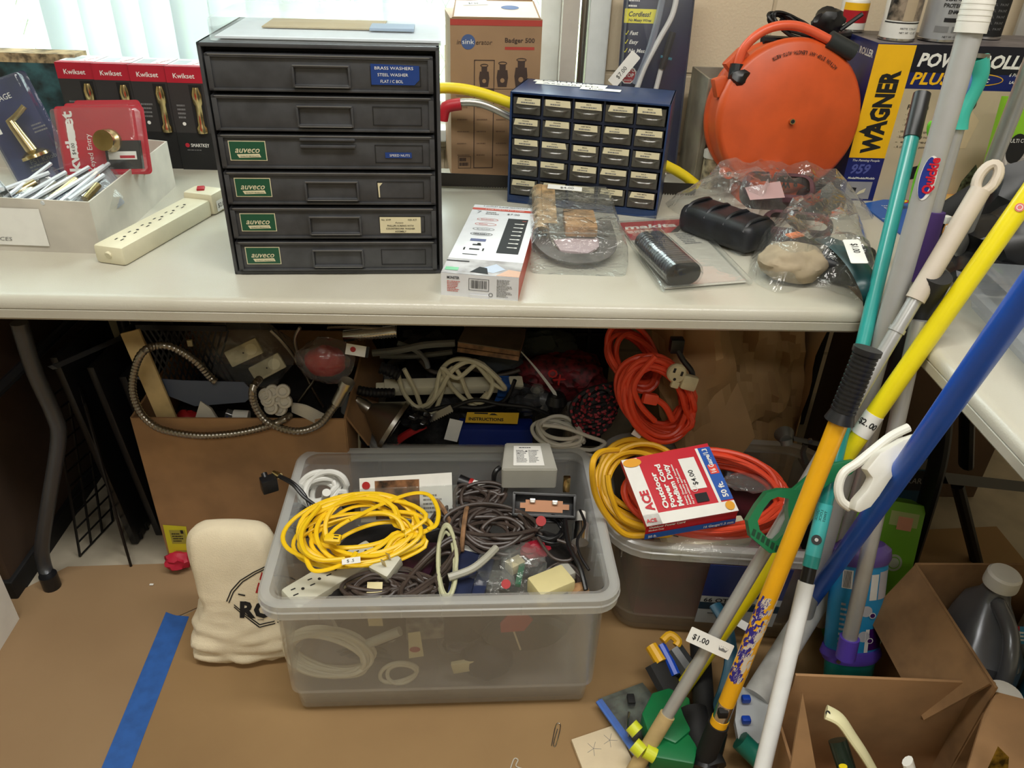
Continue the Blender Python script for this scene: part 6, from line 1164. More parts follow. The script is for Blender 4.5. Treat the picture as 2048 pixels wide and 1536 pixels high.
# ================================================================== canvas bag and floor bits
cv = mat('cream_canvas', (232, 218, 188), .85, noise_amt=.03, scale=10, bump=.35, bscale=420)
t = thing('canvas_bag', 'cream canvas drawstring bag with a black and red logo leaning on the front bin', 'bag', PZ(440, 1310, .0072)); k0 = PZ(440, 1300, .0075)
prof = [(.00, .060, .040, 0), (.005, .082, .054, 0), (.016, .100, .064, 0), (.035, .108, .068, .0), (.065, .104, .066, .0), (.10, .090, .058, -.002), (.14, .080, .05, -.004), (.18, .082, .046, .002), (.225, .086, .04, .008), (.262, .080, .032, .008), (.282, .062, .022, .006), (.290, .03, .01, .004), (.291, .0, .0, .004)]
b = MB(); rows = []; NS = 56; cx0, cy0 = -.456, 1.066
PR = smooth_path([Vector(p[:3]) for p in prof], 5)
for i, p in enumerate(PR):
    row = []; f = p.x/.3
    for k in range(NS):
        a_ = 2*PI*k/NS; cr_ = Vector((math.cos(a_)*2, math.sin(a_)*2, p.x*18)); w1 = noise.noise(cr_)*.06+(abs(noise.noise(Vector((math.cos(a_)*1.6, math.sin(a_)*1.6+p.x*6, p.x*30))))-.15)*.30*max(0, 1-f*1.6)
        kx = 1+w1; sq = 1/(max(abs(math.cos(a_)), abs(math.sin(a_)))**.35)
        pinch = -.012*math.exp(-((p.x-.125)/.016)**2)*(1 if math.cos(a_) < .2 else .3)
        row.append(b.v((cx0-.012*f+(max(p.y, 0)*sq+pinch)*math.cos(a_)*kx, cy0-.0+.030*f+max(p.z, 0)*sq*math.sin(a_)*kx, .0078+p.x)))
    rows.append(row)
for A, B in zip(rows, rows[1:]):
    for k in range(NS): l_ = (k+1) % NS; b.face([A[k], A[l_], B[l_], B[k]], cv)
b.face(rows[0][::-1], cv); b.build('bag_cloth', t, smooth=60)
from mathutils.bvhtree import BVHTree
def project_onto(objs, mb, eps=.0012):
    """lay a flat print onto a curved thing: move every vertex back along the print's normal until it meets the cloth"""
    o = objs; me = o.data; Mw = WM[o.name]; bv = BVHTree.FromPolygons([Mw @ v.co for v in me.vertices], [tuple(p.vertices) for p in me.polygons]); n = (mb.F.to_3x3() @ Vector((0, 0, 1))).normalized()
    bmesh.ops.subdivide_edges(mb.bm, edges=[e for e in mb.bm.edges if e.calc_length() > .006], cuts=3); bmesh.ops.triangulate(mb.bm, faces=mb.bm.faces[:])
    for v in mb.bm.verts:
        h = bv.ray_cast(v.co+n*.1, -n)
        if h[0] is not None: v.co = h[0]+n*eps
cloth = [o for o in COL.objects if o.name.startswith('bag_cloth')][0]
pA, pB = PY(445, 1220, 1.0), PY(545, 1220, 1.0); b = MB(frame_from(PY(445, 1222, 1.0), (1, .0, -.10), (.10, .30, 1))); kk = cf.dot(PY(445, 1220, 1.0)-CAM)/FPX
def lp(x, y): return ((x-445)*kk, -(y-1222)*kk*1.12)
outer = [(443, 1222), (452, 1198), (470, 1175), (495, 1157), (516, 1146), (545, 1140), (580, 1146)]
for off in (0, 5):
    pts = [lp(x+off*.9, y+off*.5) for x, y in outer]
    for p, q in zip(pts, pts[1:]): b.line(p, q, .0022, ink)
    pts = [lp(x, y-off) for x, y in ((458, 1232), (510, 1273), (545, 1266), (580, 1262))]
    for p, q in zip(pts, pts[1:]): b.line(p, q, .0022, ink)
b.text('RO', *lp(470, 1252), .034, ink, bold=.045, wid=.062, z=.0007); b.line(lp(466, 1204), lp(480, 1206), .003, ink); b.poly([lp(511, 1155), lp(516, 1165), lp(512, 1175), lp(507, 1172)], redp); b.poly([lp(505, 1178), lp(513, 1182), lp(520, 1200), lp(500, 1200)], redp); b.rect(*lp(505, 1258), .012, .0012, ink)
project_onto(cloth, b); b.build('printed_logo', t)
b = MB(); lump(b, PZ(352, 1128, .03)+Vector((0, .01, 0)), (.030, .02, .022), mat('crimson_cloth', (176, 20, 50), .6), 4, .35, 3); b.build('red_glove', label='crimson bundle on the floor between the cardboard box and the canvas bag', cat='cloth')
b = MB(); pc = [PZ(1103, 1492, .0085), PZ(1112, 1450, .0085), PZ(1121, 1452, .0085), PZ(1112, 1490, .0085), PZ(1107, 1488, .0085), PZ(1115, 1458, .0085)]; b.tube(smooth_path(pc, 4), .0009, chrome, 6); b.build('paper_clip', label='silver paper clip on the floor cardboard', cat='paper clip')
b = MB(); b.tube(smooth_path([PZ(x, y, .0086) for x, y in ((1020, 1540), (1028, 1518), (1036, 1520), (1032, 1532), (1046, 1538))], 4), .0011, foam, 6); b.build('twist_tie', label='pale twist tie on the floor at the bottom edge', cat='tie')
b = MB(); b.box(PZ(303, 1169, .006), (.008, .004, .0015), paper); b.build('paper_scrap', label='tiny white paper scrap on the left floor cardboard', cat='scrap')

# ================================================================== heap on the floor by the poles
t = thing('tile', 'cream ceramic tile with dark scratches on the floor', 'tile', PZ(1200, 1500, .0085)); q = [PZ(*p, .009) for p in ((1142, 1484), (1230, 1454), (1290, 1580), (1190, 1610))]; b = MB(); b.prism([(p.x, p.y) for p in q], .0078, .017, mat('cream_tile', (222, 204, 172), .35), .001)
b.F = frame_from(Vector((q[0].x, q[0].y, .0176)), q[1]-q[0], q[3]-q[0])
for x, y in ((.03, .03), (.065, .025)):
    for a_ in (.4, 1.9, 2.9, 4.3, 5.4): b.line((x, y), (x+.014*math.cos(a_), y+.014*math.sin(a_)), .0007, grey_ink, .0003)
b.build('tile_body', t)
def px_prism(pts, z0, th, m, mb=None):
    b = mb or MB(); P = [PZ(*p, z0+th) for p in pts]; b.prism([(p.x, p.y) for p in P], z0, z0+th, m, 0); return b
t = thing('tool_blister_pack', 'blister pack with a blue edge on the floor right of the front bin', 'blister pack', PZ(1250, 1430, .02)); b = px_prism([(1196, 1398), (1285, 1365), (1330, 1420), (1370, 1500), (1290, 1536)], .018, .002, mat('pack_green_grey', (96, 104, 92), .5, noise_amt=.3, scale=30)); b.build('backing_card', t)
b = px_prism([(1196, 1398), (1285, 1365), (1330, 1420), (1370, 1500), (1290, 1536)], .022, .014, blister); b.build('clear_shell', t)
b = MB(); p, q = PZ(1198, 1402, .03), PZ(1290, 1530, .03); b.tube([p, q], .008, mat('pack_blue_edge', (70, 110, 190), .35), 6, flat=.5); b.build('blue_edge', t)
b = MB(); b.box(PZ(1262, 1400, .035), (.014, .02, .012), blackm, .002); b.tube(smooth_path([PZ(1258, 1425, .035), PZ(1254, 1450, .035), PZ(1258, 1475, .035)], 4), .003, chrome, 8); b.build('tool', t)
gp_ = mat('green_plastic', (16, 112, 62), .35)
t = thing('green_tool', 'green plastic tool with yellow-green caps in the heap on the floor', 'tool', PZ(1330, 1440, .05)); b = MB(); b.F = frame_from(PZ(1330, 1440, .06), (1, -.5, 0), (.4, 1, 0)); b.prism([(-.04, -.02), (-.02, -.05), (.03, -.05), (.05, -.01), (.03, .05), (-.01, .055), (-.035, .03)], -.02, .02, gp_, .005); b.build('tool_body', t)
b = MB(); b.F = frame_from(PZ(1350, 1500, .06), (1, -.2, 0), (.2, 1, 0)); b.prism([(-.04, -.03), (.03, -.03), (.04, .02), (-.01, .04), (-.045, .01)], -.03, .015, gp_, .005); b.build('tool_body', t)
lime = mat('lime_yellow', (214, 222, 50), .4)
for i, (x0, y0, x1, y1) in enumerate(((1262, 1450, 1275, 1465), (1268, 1488, 1285, 1505), (1290, 1500, 1310, 1512))): b = MB(); b.cyl(PZ(x0, y0, .07), PZ(x1, y1, .065), .013, lime, seg=18); b.build('cap', t)
t = thing('squeegee', 'black and blue squeegee with a yellow end in the heap beside the low bin', 'squeegee', PZ(1320, 1330, .06)); b = MB(); b.tube([PZ(1302, 1292, .10), PZ(1322, 1325, .09)], .012, yc, 10); b.tube(smooth_path([PZ(1325, 1282, .11), PZ(1340, 1270, .115), PZ(1356, 1282, .11), PZ(1352, 1292, .105)], 4), .008, yc, 8); b.build('yellow_end', t)
b = MB(); b.tube(smooth_path([PZ(1322, 1290, .10), PZ(1338, 1320, .09), PZ(1352, 1350, .08)], 4), .009, mat('royal_blue', (20, 72, 190), .35), 8); b.build('blue_grip', t)
b = MB(); b.tube([PZ(1312, 1325, .085), PZ(1345, 1385, .06)], .026, blackm, 8, flat=.5); b.tube([PZ(1345, 1300, .09), PZ(1380, 1350, .07)], .022, mat('smoke_plastic', (58, 60, 62), .2), 10); b.build('blade_head', t)
tb_ = mat('petrol_blue', (34, 84, 108), .45)
t = thing('hand_tool', 'petrol blue curved tool handle standing in the heap behind the yellow pole', 'handle', PZ(1450, 1400, .06)); b = MB(); b.tube(smooth_path([PZ(1430, 1210, .16), PZ(1452, 1250, .15), PZ(1462, 1320, .12), PZ(1450, 1380, .10), PZ(1440, 1410, .08), PZ(1448, 1440, .07)], 5), .013, tb_, 10, flat=.6); b.build('handle_body', t)
for i, (pts, r_, m, lab) in enumerate((([(1400, 1290), (1405, 1370), (1410, 1450)], .02, blackm, 'black handle standing behind the silver pole'), ([(1385, 1420), (1400, 1480), (1425, 1540)], .026, blackm, 'black brush head at the foot of the poles'), ([(1430, 1460), (1420, 1500), (1405, 1545)], .022, black, 'black rubber foot below the worn yellow pole'),
    ([(1480, 1480), (1500, 1500), (1530, 1530)], .018, mat('teal_green', (14, 110, 92), .4), 'teal green tool at the bottom edge beside the white pole'))):
    cord('hand_tool', lab, smooth_path([PZ(x, y, .07-.01*j) for j, (x, y) in enumerate(pts)], 4), r_, m, cat='handle', seg=12)
t = thing('paint_brush', 'white handled brush with dark bristles beside the white pole', 'brush', PZ(1520, 1450, .08)); b = px_prism([(1478, 1370), (1500, 1380), (1555, 1395), (1545, 1480), (1480, 1495), (1470, 1440)], .05, .014, mat('white_grey_plastic', (200, 204, 206), .35)); b.build('brush_block', t)
b = MB()
for i in range(26): x = 1486+i*2.6; b.tube([PZ(x, 1488+(i % 5), .06), PZ(x+3, 1506+(i % 7), .045)], .0012, blackm, 4)
b.build('bristles', t)
for yy in (1398, 1440): b = MB(); b.box(PZ(1492, yy, .075), (.016, .012, .012), mat('royal_blue', (20, 72, 190)), .003); b.build('blue_clip', t)
b = MB(frame_from(PZ(1470, 1250, .12), (1, -.9, 0), (.5, 1, .2))); b.prism([(0, 0), (.05, 0), (.05, .018), (0, .018)], 0, .0008, paper); b.build('price_tag', label='half hidden price tag behind the worn yellow pole', cat='tag')
# roller
b = MB(); b.cyl(PZ(1655, 1165, .16), PZ(1512, 1395, .06), .024, mat('white_roller', (224, 224, 220), .6, noise_amt=.04), seg=28); b.build('paint_roller_cover', label='white grey roller cover standing behind the white pole', cat='roller cover')

# more small things between the cords
bundle('cable_bundle', 'white thin cord bundle half under the middle brown cord', 945, 1085, .30, 90, 30, R(-10), 6, .0028, vw, 121, sq=.3, lift=.006)
bundle('cable_bundle', 'black thin cable bundle below the black housing', 1095, 1060, .305, 90, 50, R(10), 7, .0026, black, 122, lift=.010, jit=.4)
bundle('cable_bundle', 'black cable bundle in front of the white coil', 600, 1040, .27, 80, 60, R(30), 6, .0032, black, 123, lift=.010, jit=.4)
bundle('cable_bundle', 'dark brown cable bundle at the front right rim', 1130, 1160, .285, 80, 60, R(30), 7, .0030, bc, 124, lift=.010, jit=.4)
bundle('cable_bundle', 'dark cable bundle seen low through the front wall on the left', 720, 1330, .1, 150, 70, R(10), 6, .0040, black, 125, Yp=YF+.10, tilt=(0, .12, 1), lift=.012, jit=.4)
bundle('cable_bundle', 'grey cable bundle seen through the front wall in the middle', 930, 1270, .1, 150, 70, R(30), 6, .0040, mat('mid_grey_cable', (110, 108, 102), .5), 126, Yp=YF+.09, tilt=(0, .12, 1), lift=.012, jit=.4)
for i, (x, y, z, r_, m, lab) in enumerate(((1065, 1098, .30, (.03, .02, .012), mat('crimson_bit', (150, 24, 44), .5), 'crimson scrap under the black housing'), (1055, 1110, .305, (.035, .025, .012), clearp, 'clear film scrap right of the bag with a red dot'), (705, 1010, .29, (.02, .015, .02), black, 'small black part behind the yellow cord'), (960, 1030, .30, (.018, .012, .010), redp, 'small red part between the two brown cord bundles'), (975, 1160, .29, (.04, .02, .012), bagp, 'clear wrap over the navy packet at the front rim'), (655, 1180, .27, (.03, .03, .02), junk, 'dark part below the pale power strip'))):
    b = MB(); lump(b, PZ(x, y, z), r_, m, 130+i, .35, 3, False, 3); b.build('scrap', label=lab, cat='scrap')
# ================================================================== poles
def ray_t(A, B, px, py):
    """where along the line A-B the photographed point lies"""
    d1 = _ray(px, py).normalized(); d2 = (B-A); w0 = CAM-A; a = d1.dot(d1); b_ = d1.dot(d2); c = d2.dot(d2); d = d1.dot(w0); e = d2.dot(w0)
    return (a*e-b_*d)/(a*c-b_*b_)
def pole(name, label, foot, touch, segs, cat='pole'):
    """foot, touch: 3D points on the axis; segs: (part name, (px, py) start, (px, py) end, radius, material, radius2)"""
    t = thing(name, label, cat, foot)
    for s_ in segs:
        nm, p, q, r, m = s_[:5]; r2 = s_[5] if len(s_) > 5 else r; A = foot+(touch-foot)*ray_t(foot, touch, *p); B = foot+(touch-foot)*ray_t(foot, touch, *q)
        b = MB(); b.cyl(A, B, r, m, r2, 20); b.build(nm, t)
    return t
def axis(foot, touch, px, py): return foot+(touch-foot)*ray_t(foot, touch, px, py)
teal = mat('teal_enamel', (44, 158, 152), .3, coat=.3); tealp = mat('teal_plastic', (64, 186, 168), .35); yel = mat('lemon_enamel', (240, 222, 20), .35, coat=.3); yor = mat('amber_enamel', (248, 182, 22), .35, coat=.3)
rb = mat('grip_black', (30, 30, 32), .38); bluee = mat('blue_enamel', (26, 96, 218), .4, coat=.2); whp = mat('white_pole_enamel', (236, 238, 238), .3, coat=.3); gry = mat('pole_grey', (176, 176, 174), .4, .1); bei = mat('beige_grip', (200, 188, 172), .45); purp = mat('purple_foam', (72, 46, 112), .8)
# A teal and white extension pole
fA, tA = PZ(1525, 1536, .14), PY(1742, 620, 1.108)
t = pole('extension_pole', 'teal extension pole with a black end cap and white lower half', fA, tA, [('end_cap', (1848, 188), (1826, 276), .0135, rb), ('upper_tube', (1826, 276), (1652, 1008), .0115, teal), ('label_band', (1652, 1008), (1627, 1112), .0125, mat('aqua_label', (78, 196, 196), .35)), ('collar', (1627, 1112), (1622, 1135), .0125, teal), ('lock_ring', (1622, 1135), (1614, 1165), .0108, black), ('lower_tube', (1614, 1165), (1500, 1640), .0132, whp)])
p = axis(fA, tA, 1634, 1080); b = MB(); vd = (CAM-p).normalized(); b.cyl(p+vd*.011, p+vd*.0134, .008, black, seg=18); b.build('button', t); b = MB(); b.cyl(p+vd*.0134, p+vd*.0140, .003, chrome, seg=12); b.build('button_screw', t)
p = axis(fA, tA, 1650, 1030); ad = (tA-fA).normalized(); b = MB(frame_from(p+vd*.0128, -ad, ad.cross(vd)*-1)); 
for j, s_ in enumerate(('QUICK', 'LOCK', 'TWIST')): b.text(s_, -.006+.0*j, .006-.006*j, .004, mat('dark_teal_ink', (20, 70, 70), .6), z=.0002, wid=.018)
b.build('printing', t)
# B worn yellow pole with black ribbed grip
fB, tB = PZ(1408, 1520, .06), PY(1735, 700, .90); segs = [('grip', (1736, 706), (1694, 838), .0155, rb, .0165), ('grip_collar', (1739, 698), (1735, 708), .0195, rb), ('grip_collar', (1696, 826), (1689, 846), .0165, rb, .021), ('shaft', (1689, 846), (1436, 1440), .0135, yor), ('ferrule', (1452, 1405), (1436, 1438), .0138, chrome), ('yellow_rim', (1438, 1434), (1433, 1446), .0145, yor), ('rubber_foot', (1433, 1446), (1395, 1545), .0175, blackm)]
for k in range(13): x, y = 1735-37*k/12, 712+108*k/12; segs.append(('grip_rib', (x, y), (x-1.4, y+4.4), .0175, rb))
t = pole('extension_pole', 'amber yellow pole with a ribbed black grip and worn blue label', fB, tB, segs)
p0, p1 = axis(fB, tB, 1542, 1195), axis(fB, tB, 1474, 1355); ad = (p1-p0); vd = (CAM-p0); vd = (vd-ad.normalized()*vd.dot(ad.normalized())).normalized(); sd_ = ad.cross(vd).normalized(); b = MB(); rnd.seed(12)
for m, off, cnt, w1 in ((mat('worn_white_label', (216, 206, 190), .6), -.2, 90, .5), (mat('worn_blue_label', (50, 40, 140), .5), .35, 130, .35)):
    for i in range(cnt):
        u = rnd.random(); a_ = off+rnd.gauss(0, w1); s_ = .0016+rnd.random()*.0022; q = p0+ad*u; ln_ = .002+rnd.random()*.006; vs = []
        for du, da in ((-ln_, -s_), (ln_*.3, -s_*.6), (ln_, s_*.3), (ln_*.2, s_), (-ln_, s_*.5)):
            aa = a_+da/.0136; vs.append(b.v(q+ad.normalized()*du+(vd*math.cos(aa)+sd_*math.sin(aa))*.0138))
        b.face(vs, m)
b.build('worn_label', t, smooth=0)
p = axis(fB, tB, 1450, 1418); b = MB(); b.box(p+vd*.012, (.016, .012, .016), blackm, .003); b.build('lock_button', t)
# C lemon yellow pole with $2.00 tag
fC, tC = PZ(1345, 1405, .02), PY(1880, 642, 1.02)
t = pole('broom_pole', 'lemon yellow pole crossing in front of the right table, tagged $2.00', fC, tC, [('shaft', (2170, 226), (1345, 1405), .0145, yel)])
pa, pb = axis(fC, tC, 1750, 828), axis(fC, tC, 1722, 870); b = MB(); b.cyl(pa, pb, .0151, paper, seg=24); pm_ = (pa+pb)/2; vd = (CAM-pm_).normalized(); ad = (tC-fC).normalized(); rt_ = ad.cross(vd).normalized(); 
if rt_.dot(cr) < 0: rt_ = -rt_
for i, c_ in enumerate('$2.00'):
    aa = -.75+.38*i; nrm = vd*math.cos(aa)+rt_*math.sin(aa); b.F = frame_from(pm_+nrm*.0154-ad*.004, -vd*math.sin(aa)+rt_*math.cos(aa), ad); b.text(c_, 0, 0, .010, ink, z=.0003, al='C', bold=.02)
b.build('price_tag', t)
b = MB(); q = axis(fC, tC, 2040, 415); nrm = (CAM-q).normalized(); b.F = frame_from(q+nrm*.0150, rt_, ad); b.disc(0, 0, .006, mat('pink_seal', (226, 120, 120), .5), .0004); b.ring(0, 0, .004, .001, paper, .0007); b.build('round_seal', t)
# D blue pole with white handle
fD, tD = PZ(1612, 1215, .12), PY(2000, 665, .70)
t = pole('cleaning_pole', 'thick royal blue pole with a white lever handle', fD, tD, [('shaft', (2160, 420), (1605, 1225), .0152, bluee)])
dC = cf.dot(axis(fD, tD, 1760, 930)-CAM)
def hp(pts, dd=0.0): return [CAM+_ray(x, y)*((dC+dd)/FPX) for x, y in pts]
b = MB(); wh2 = mat('white_handle_plastic', (226, 224, 214), .35)
F = frame_from(hp([(1700, 940)])[0], cr, -cdn); b.F = F; kq = dC/FPX
def flatpts(pts): return [((x-1700)*kq, -(y-940)*kq) for x, y in pts]
b.prism(flatpts([(1725, 938), (1752, 905), (1800, 878), (1830, 868), (1843, 872), (1846, 882), (1836, 896), (1800, 922), (1775, 955), (1752, 990), (1735, 1012), (1712, 1024), (1700, 1018), (1706, 1000), (1728, 975), (1738, 955)]), -.010, .012, wh2, .004); b.build('lever', t)
b = MB(F); b.tube(smooth_path([F @ Vector((x, y, -.006)) for x, y in flatpts([(1830, 850), (1790, 872), (1752, 900), (1722, 930), (1690, 950), (1682, 980), (1690, 1008), (1712, 1022)])], 4), .009, wh2, 10) if False else None
b.F = Matrix.Identity(4); b.tube(smooth_path([F @ Vector((x, y, -.012)) for x, y in flatpts([(1826, 856), (1790, 874), (1754, 902), (1722, 928), (1694, 948), (1684, 978), (1690, 1004), (1708, 1018)])], 4), .0065, wh2, 10); b.build('lever_guard', t)
b = MB(F); x, y = flatpts([(1832, 880)])[0]; b.F = F @ Matrix.Translation((x, y, 0)); b.cyl((0, 0, .012), (0, 0, .0135), .0035, chrome, seg=12); b.build('pivot_screw', t)
# E grey pole with white grip, red and blue mark
fE, tE = PZ(1600, 1262, .10), PY(1788, 600, 1.085)
t = pole('mop_pole', 'thick grey pole with a white ribbed top grip and a red and blue mark', fE, tE, [('top_grip', (1985, -90), (1943, 66), .0205, white), ('shaft', (1943, 66), (1600, 1262), .0165, gry)])
for k in range(7): a_, c_ = (1968-3.3*k, -30+11.5*k), (1967-3.3*k, -26+11.5*k); b = MB(); b.cyl(axis(fE, tE, *a_), axis(fE, tE, *c_), .0209, white); b.build('grip_ring', t)
p = axis(fE, tE, 1866, 358); ad = (tE-fE).normalized(); vd = (CAM-p).normalized(); rt_ = ad.cross(vd).normalized(); rt_ = rt_ if rt_.dot(cr) > 0 else -rt_; b = MB(frame_from(p+vd*.0172, ad, -rt_)); b.disc(0, .001, .032, paper, 0, ry=.011); b.disc(0, .003, .030, mat('mark_blue', (32, 50, 140), .4), .0004, ry=.008); b.text('Quickie', -.022, -.008, .013, mat('mark_red', (204, 26, 46), .4), z=.001, wid=.052, bold=.04); b.build('brand_mark', t)
# F silver pole with teal hook grip and purple foam
fF, tF = PZ(1640, 1250, .05), PY(1835, 545, 1.16)
t = pole('duster_pole', 'silver pole with a teal hook top and purple foam sleeve', fF, tF, [('shaft', (1928, 245), (1640, 1250), .0105, alum), ('foam_sleeve', (1882, 425), (1832, 560), .017, purp)])
b = MB(); b.tube(smooth_path([axis(fF, tF, 1922, 258), axis(fF, tF, 1930, 225), axis(fF, tF, 1944, 185)+cr*.008, axis(fF, tF, 1955, 150)+cr*.010, axis(fF, tF, 1966, 118)], 5), lambda u: .015-.004*math.sin(PI*u)+.002*u, tealp, 14); b.build('hook_grip', t)
b = MB(); p = axis(fF, tF, 1964, 116); b.cyl(p, p+(tF-fF).normalized()*.006, .0165, steel, seg=18); b.build('end_ring', t)
b = MB(); lump(b, axis(fF, tF, 1938, 172)-cr*.006, (.008, .008, .022), mat('blue_button', (98, 130, 196), .4), 2, .05, 2, False); b.build('button', t)
# G silver pole ending in purple clip
fG, tG = PY(1694, 1300, .895), PY(1790, 860, 1.0)
t = pole('mop_pole', 'silver mop pole rising from the purple clip of the cleaner bottle', fG, tG, [('shaft', (1838, 640), (1696, 1290), .0128, alum), ('purple_clip', (1700, 1275), (1690, 1315), .017, mat('violet_plastic', (96, 72, 186), .4))])
# H long silver pole with beige grip
fH, tH = PZ(1275, 1530, .03), PY(1800, 650, 1.03)
t = pole('roller_pole', 'long silver pole with a beige hanging grip and a $1.00 tag', fH, tH, [('grip', (1955, 378), (1822, 596), .0145, bei), ('shaft', (1822, 596), (1342, 1440), .0108, alum), ('joint_ring', (1788, 652), (1784, 660), .0125, alum), ('joint_ring', (1586, 1016), (1582, 1024), .0122, alum), ('wooden_foot', (1344, 1436), (1240, 1600), .0135, wood)])
p = axis(fH, tH, 1970, 355); vd = (CAM-p).normalized(); ad = (tH-fH).normalized(); rt_ = ad.cross(vd).normalized(); F = frame_from(p, rt_, ad); b = MB(); b.tube([F @ Vector((.0115*math.cos(a_), .022*math.sin(a_), 0)) for a_ in [2*PI*i/20 for i in range(20)]], .0075, bei, 10, closed=True); b.build('hanging_loop', t)
p = axis(fH, tH, 1422, 1288); vd = (CAM-p).normalized(); b = MB(frame_from(p+vd*.024, cr*.92+cdn*.42, -cdn*.92+cr*.42)); kk = cf.dot(p-CAM)/FPX; w_, h_ = 92*kk, 31*kk; b.prism(rrect_at(w_, h_, .002), -.0004, 0, paper) if False else b.prism([(x-w_/2, y-h_/2) for x, y in rrect_at(w_, h_, .002)], -.0004, 0, paper)
b.text('$1.00', -w_*.40, -h_*.18, h_*.36, ink, z=.0006, bold=.015)
for k in range(6): b.disc(w_*.20+k*w_*.042, h_*.10+h_*.06*math.sin(PI*k/5), h_*.02, grey_ink, .0006, seg=8)
b.poly([(w_*.22, -h_*.14), (w_*.38, -h_*.14), (w_*.41, h_*.06), (w_*.36, -h_*.02), (w_*.30, h_*.08), (w_*.25, -h_*.02), (w_*.20, h_*.06)], grey_ink); b.build('price_tag', t)
# J silver pole at the right
fJ, tJ = PZ(1760, 900, .10), PY(1960, 390, 1.26)
t = pole('curtain_pole', 'bare silver pole crossing the green carton', fJ, tJ, [('shaft', (2140, 25), (1800, 700), .0125, alum)])
# K black tube
fK, tK = PZ(1600, 1085, .10), PY(1800, 700, 1.09)
t = pole('black_tube', 'thick matte black tube behind the lemon yellow pole', fK, tK, [('tube', (1888, 556), (1600, 1085), .0205, mat('matte_tube_black', (36, 37, 40), .55))], 'tube')
# M lime brush
P_ = lambda x, y: PY(x, y, 1.30)
t = thing('lime_brush', 'lime green handled brush standing behind the grey pole', 'brush', P_(1835, 480)); b = MB(); lm = mat('lime_green', (120, 220, 50), .35); b.tube(smooth_path([P_(1876, 250), P_(1862, 246), P_(1858, 262), P_(1864, 282), P_(1876, 284), P_(1880, 264)], 4, True), .004, lm, 8, closed=True); b.build('hanging_loop', t)
b = MB(); b.tube(smooth_path([P_(1864, 284), P_(1860, 310), P_(1848, 350), P_(1838, 400), P_(1832, 440), P_(1826, 500)], 4), lambda u: .006+.010*math.sin(PI*min(u*.8, 1)), lm, 10); b.build('handle', t)
# green grabber
t = thing('grabber_tool', 'green D-handled grabber lying across the poles', 'grabber', PZ(1560, 1050, .35)); gG = mat('grabber_green', (22, 116, 72), .4); p = axis(fH, tH, 1560, 1050); dG = cf.dot(p-CAM)-.03; kG = dG/FPX; F = frame_from(CAM+_ray(1560, 1040)*kG, cr, -cdn)
def gp2(pts): return [((x-1560)*kG, -(y-1040)*kG) for x, y in pts]
b = MB(F)
def strip(b, outer, inner, z0, z1, m):
    n = len(outer)
    for z_, flip in ((z1, 0), (z0, 1)):
        A = [b.v((*p, z_)) for p in outer]; B = [b.v((*p, z_)) for p in inner]
        for i in range(n): j = (i+1) % n; b.face([A[i], A[j], B[j], B[i]][::-1 if flip else 1], m)
    for ring_ in (outer, inner):
        A = [b.v((*p, z0)) for p in ring_]; B = [b.v((*p, z1)) for p in ring_]
        for i in range(n): j = (i+1) % n; b.face([A[i], A[j], B[j], B[i]], m)
outer = gp2([(1556, 977), (1600, 978), (1590, 1010), (1594, 1045), (1580, 1080), (1556, 1102), (1536, 1104), (1498, 1072), (1492, 1040), (1510, 1010), (1530, 984)]); inner = gp2([(1552, 992), (1574, 996), (1572, 1015), (1574, 1040), (1562, 1066), (1548, 1080), (1536, 1078), (1516, 1058), (1512, 1040), (1524, 1016), (1538, 998)])
strip(b, outer, inner, -.009, .009, gG); b.build('loop_handle', t)
b = MB(F); b.prism(gp2([(1575, 985), (1640, 930), (1705, 918), (1714, 932), (1700, 948), (1660, 965), (1625, 990), (1606, 1020), (1590, 1040)]), -.007, .007, gG, .003); b.build('trigger_arm', t)
b = MB(F)
for k in range(6): x, y = 1503+k*9.2, 1062+k*6.5; P4 = gp2([(x, y-7), (x+6, y-4), (x+2, y+9), (x-4, y+5)]); b.prism(P4, .009, .0096, mat('grabber_dark', (10, 62, 40), .5))
b.build('grip_ribs', t)
b = MB(F); b.F = F @ Matrix.Translation((*gp2([(1702, 931)])[0], 0)); b.cyl((0, 0, .007), (0, 0, .0082), .003, chrome, seg=12); b.build('pivot_screw', t)

# ================================================================== right lower corner
lg = mat('carton_leaf_green', (110, 172, 40), .45, noise_amt=.03, scale=6)
q = [PY(1640, 1345, 1.03), PY(1778, 1345, 1.03), PY(1838, 990, 1.20), PY(1745, 982, 1.20)]; ya = ((q[2]+q[3])/2-(q[0]+q[1])/2).normalized(); xa = (q[1]-q[0]); xa = xa-ya*xa.dot(ya); F = frame_from(q[0], xa, ya); w_ = (q[1]-q[0]).length*.98; h_ = ((q[2]+q[3])/2-(q[0]+q[1])/2).length
t = thing('green_carton', 'tall leaf green carton standing behind the cleaner bottle', 'carton', q[0]); b = MB(F); b.box((w_/2, h_/2-.03, -.03), (w_, h_+.05, .06), lg, .002); b.rect(w_*.5, h_*.86, w_*.42, .03, mat('faded_tape', (170, 184, 120), .4), .0006); b.rect(w_*.62, h_*.84, w_*.22, .028, mat('pink_price_sticker', (214, 150, 120), .6), .001); b.disc(w_*.70, h_*.66, .018, mat('emblem_grey', (176, 184, 160), .5), .001); b.disc(w_*.70, h_*.66, .013, lg, .0014); b.disc(w_*.70, h_*.66, .011, mat('emblem_grey', (176, 184, 160), .5), .0018); b.rect(w_*.3, h_*.645, w_*.35, .012, mat('emblem_grey', (176, 184, 160), .5), .001)
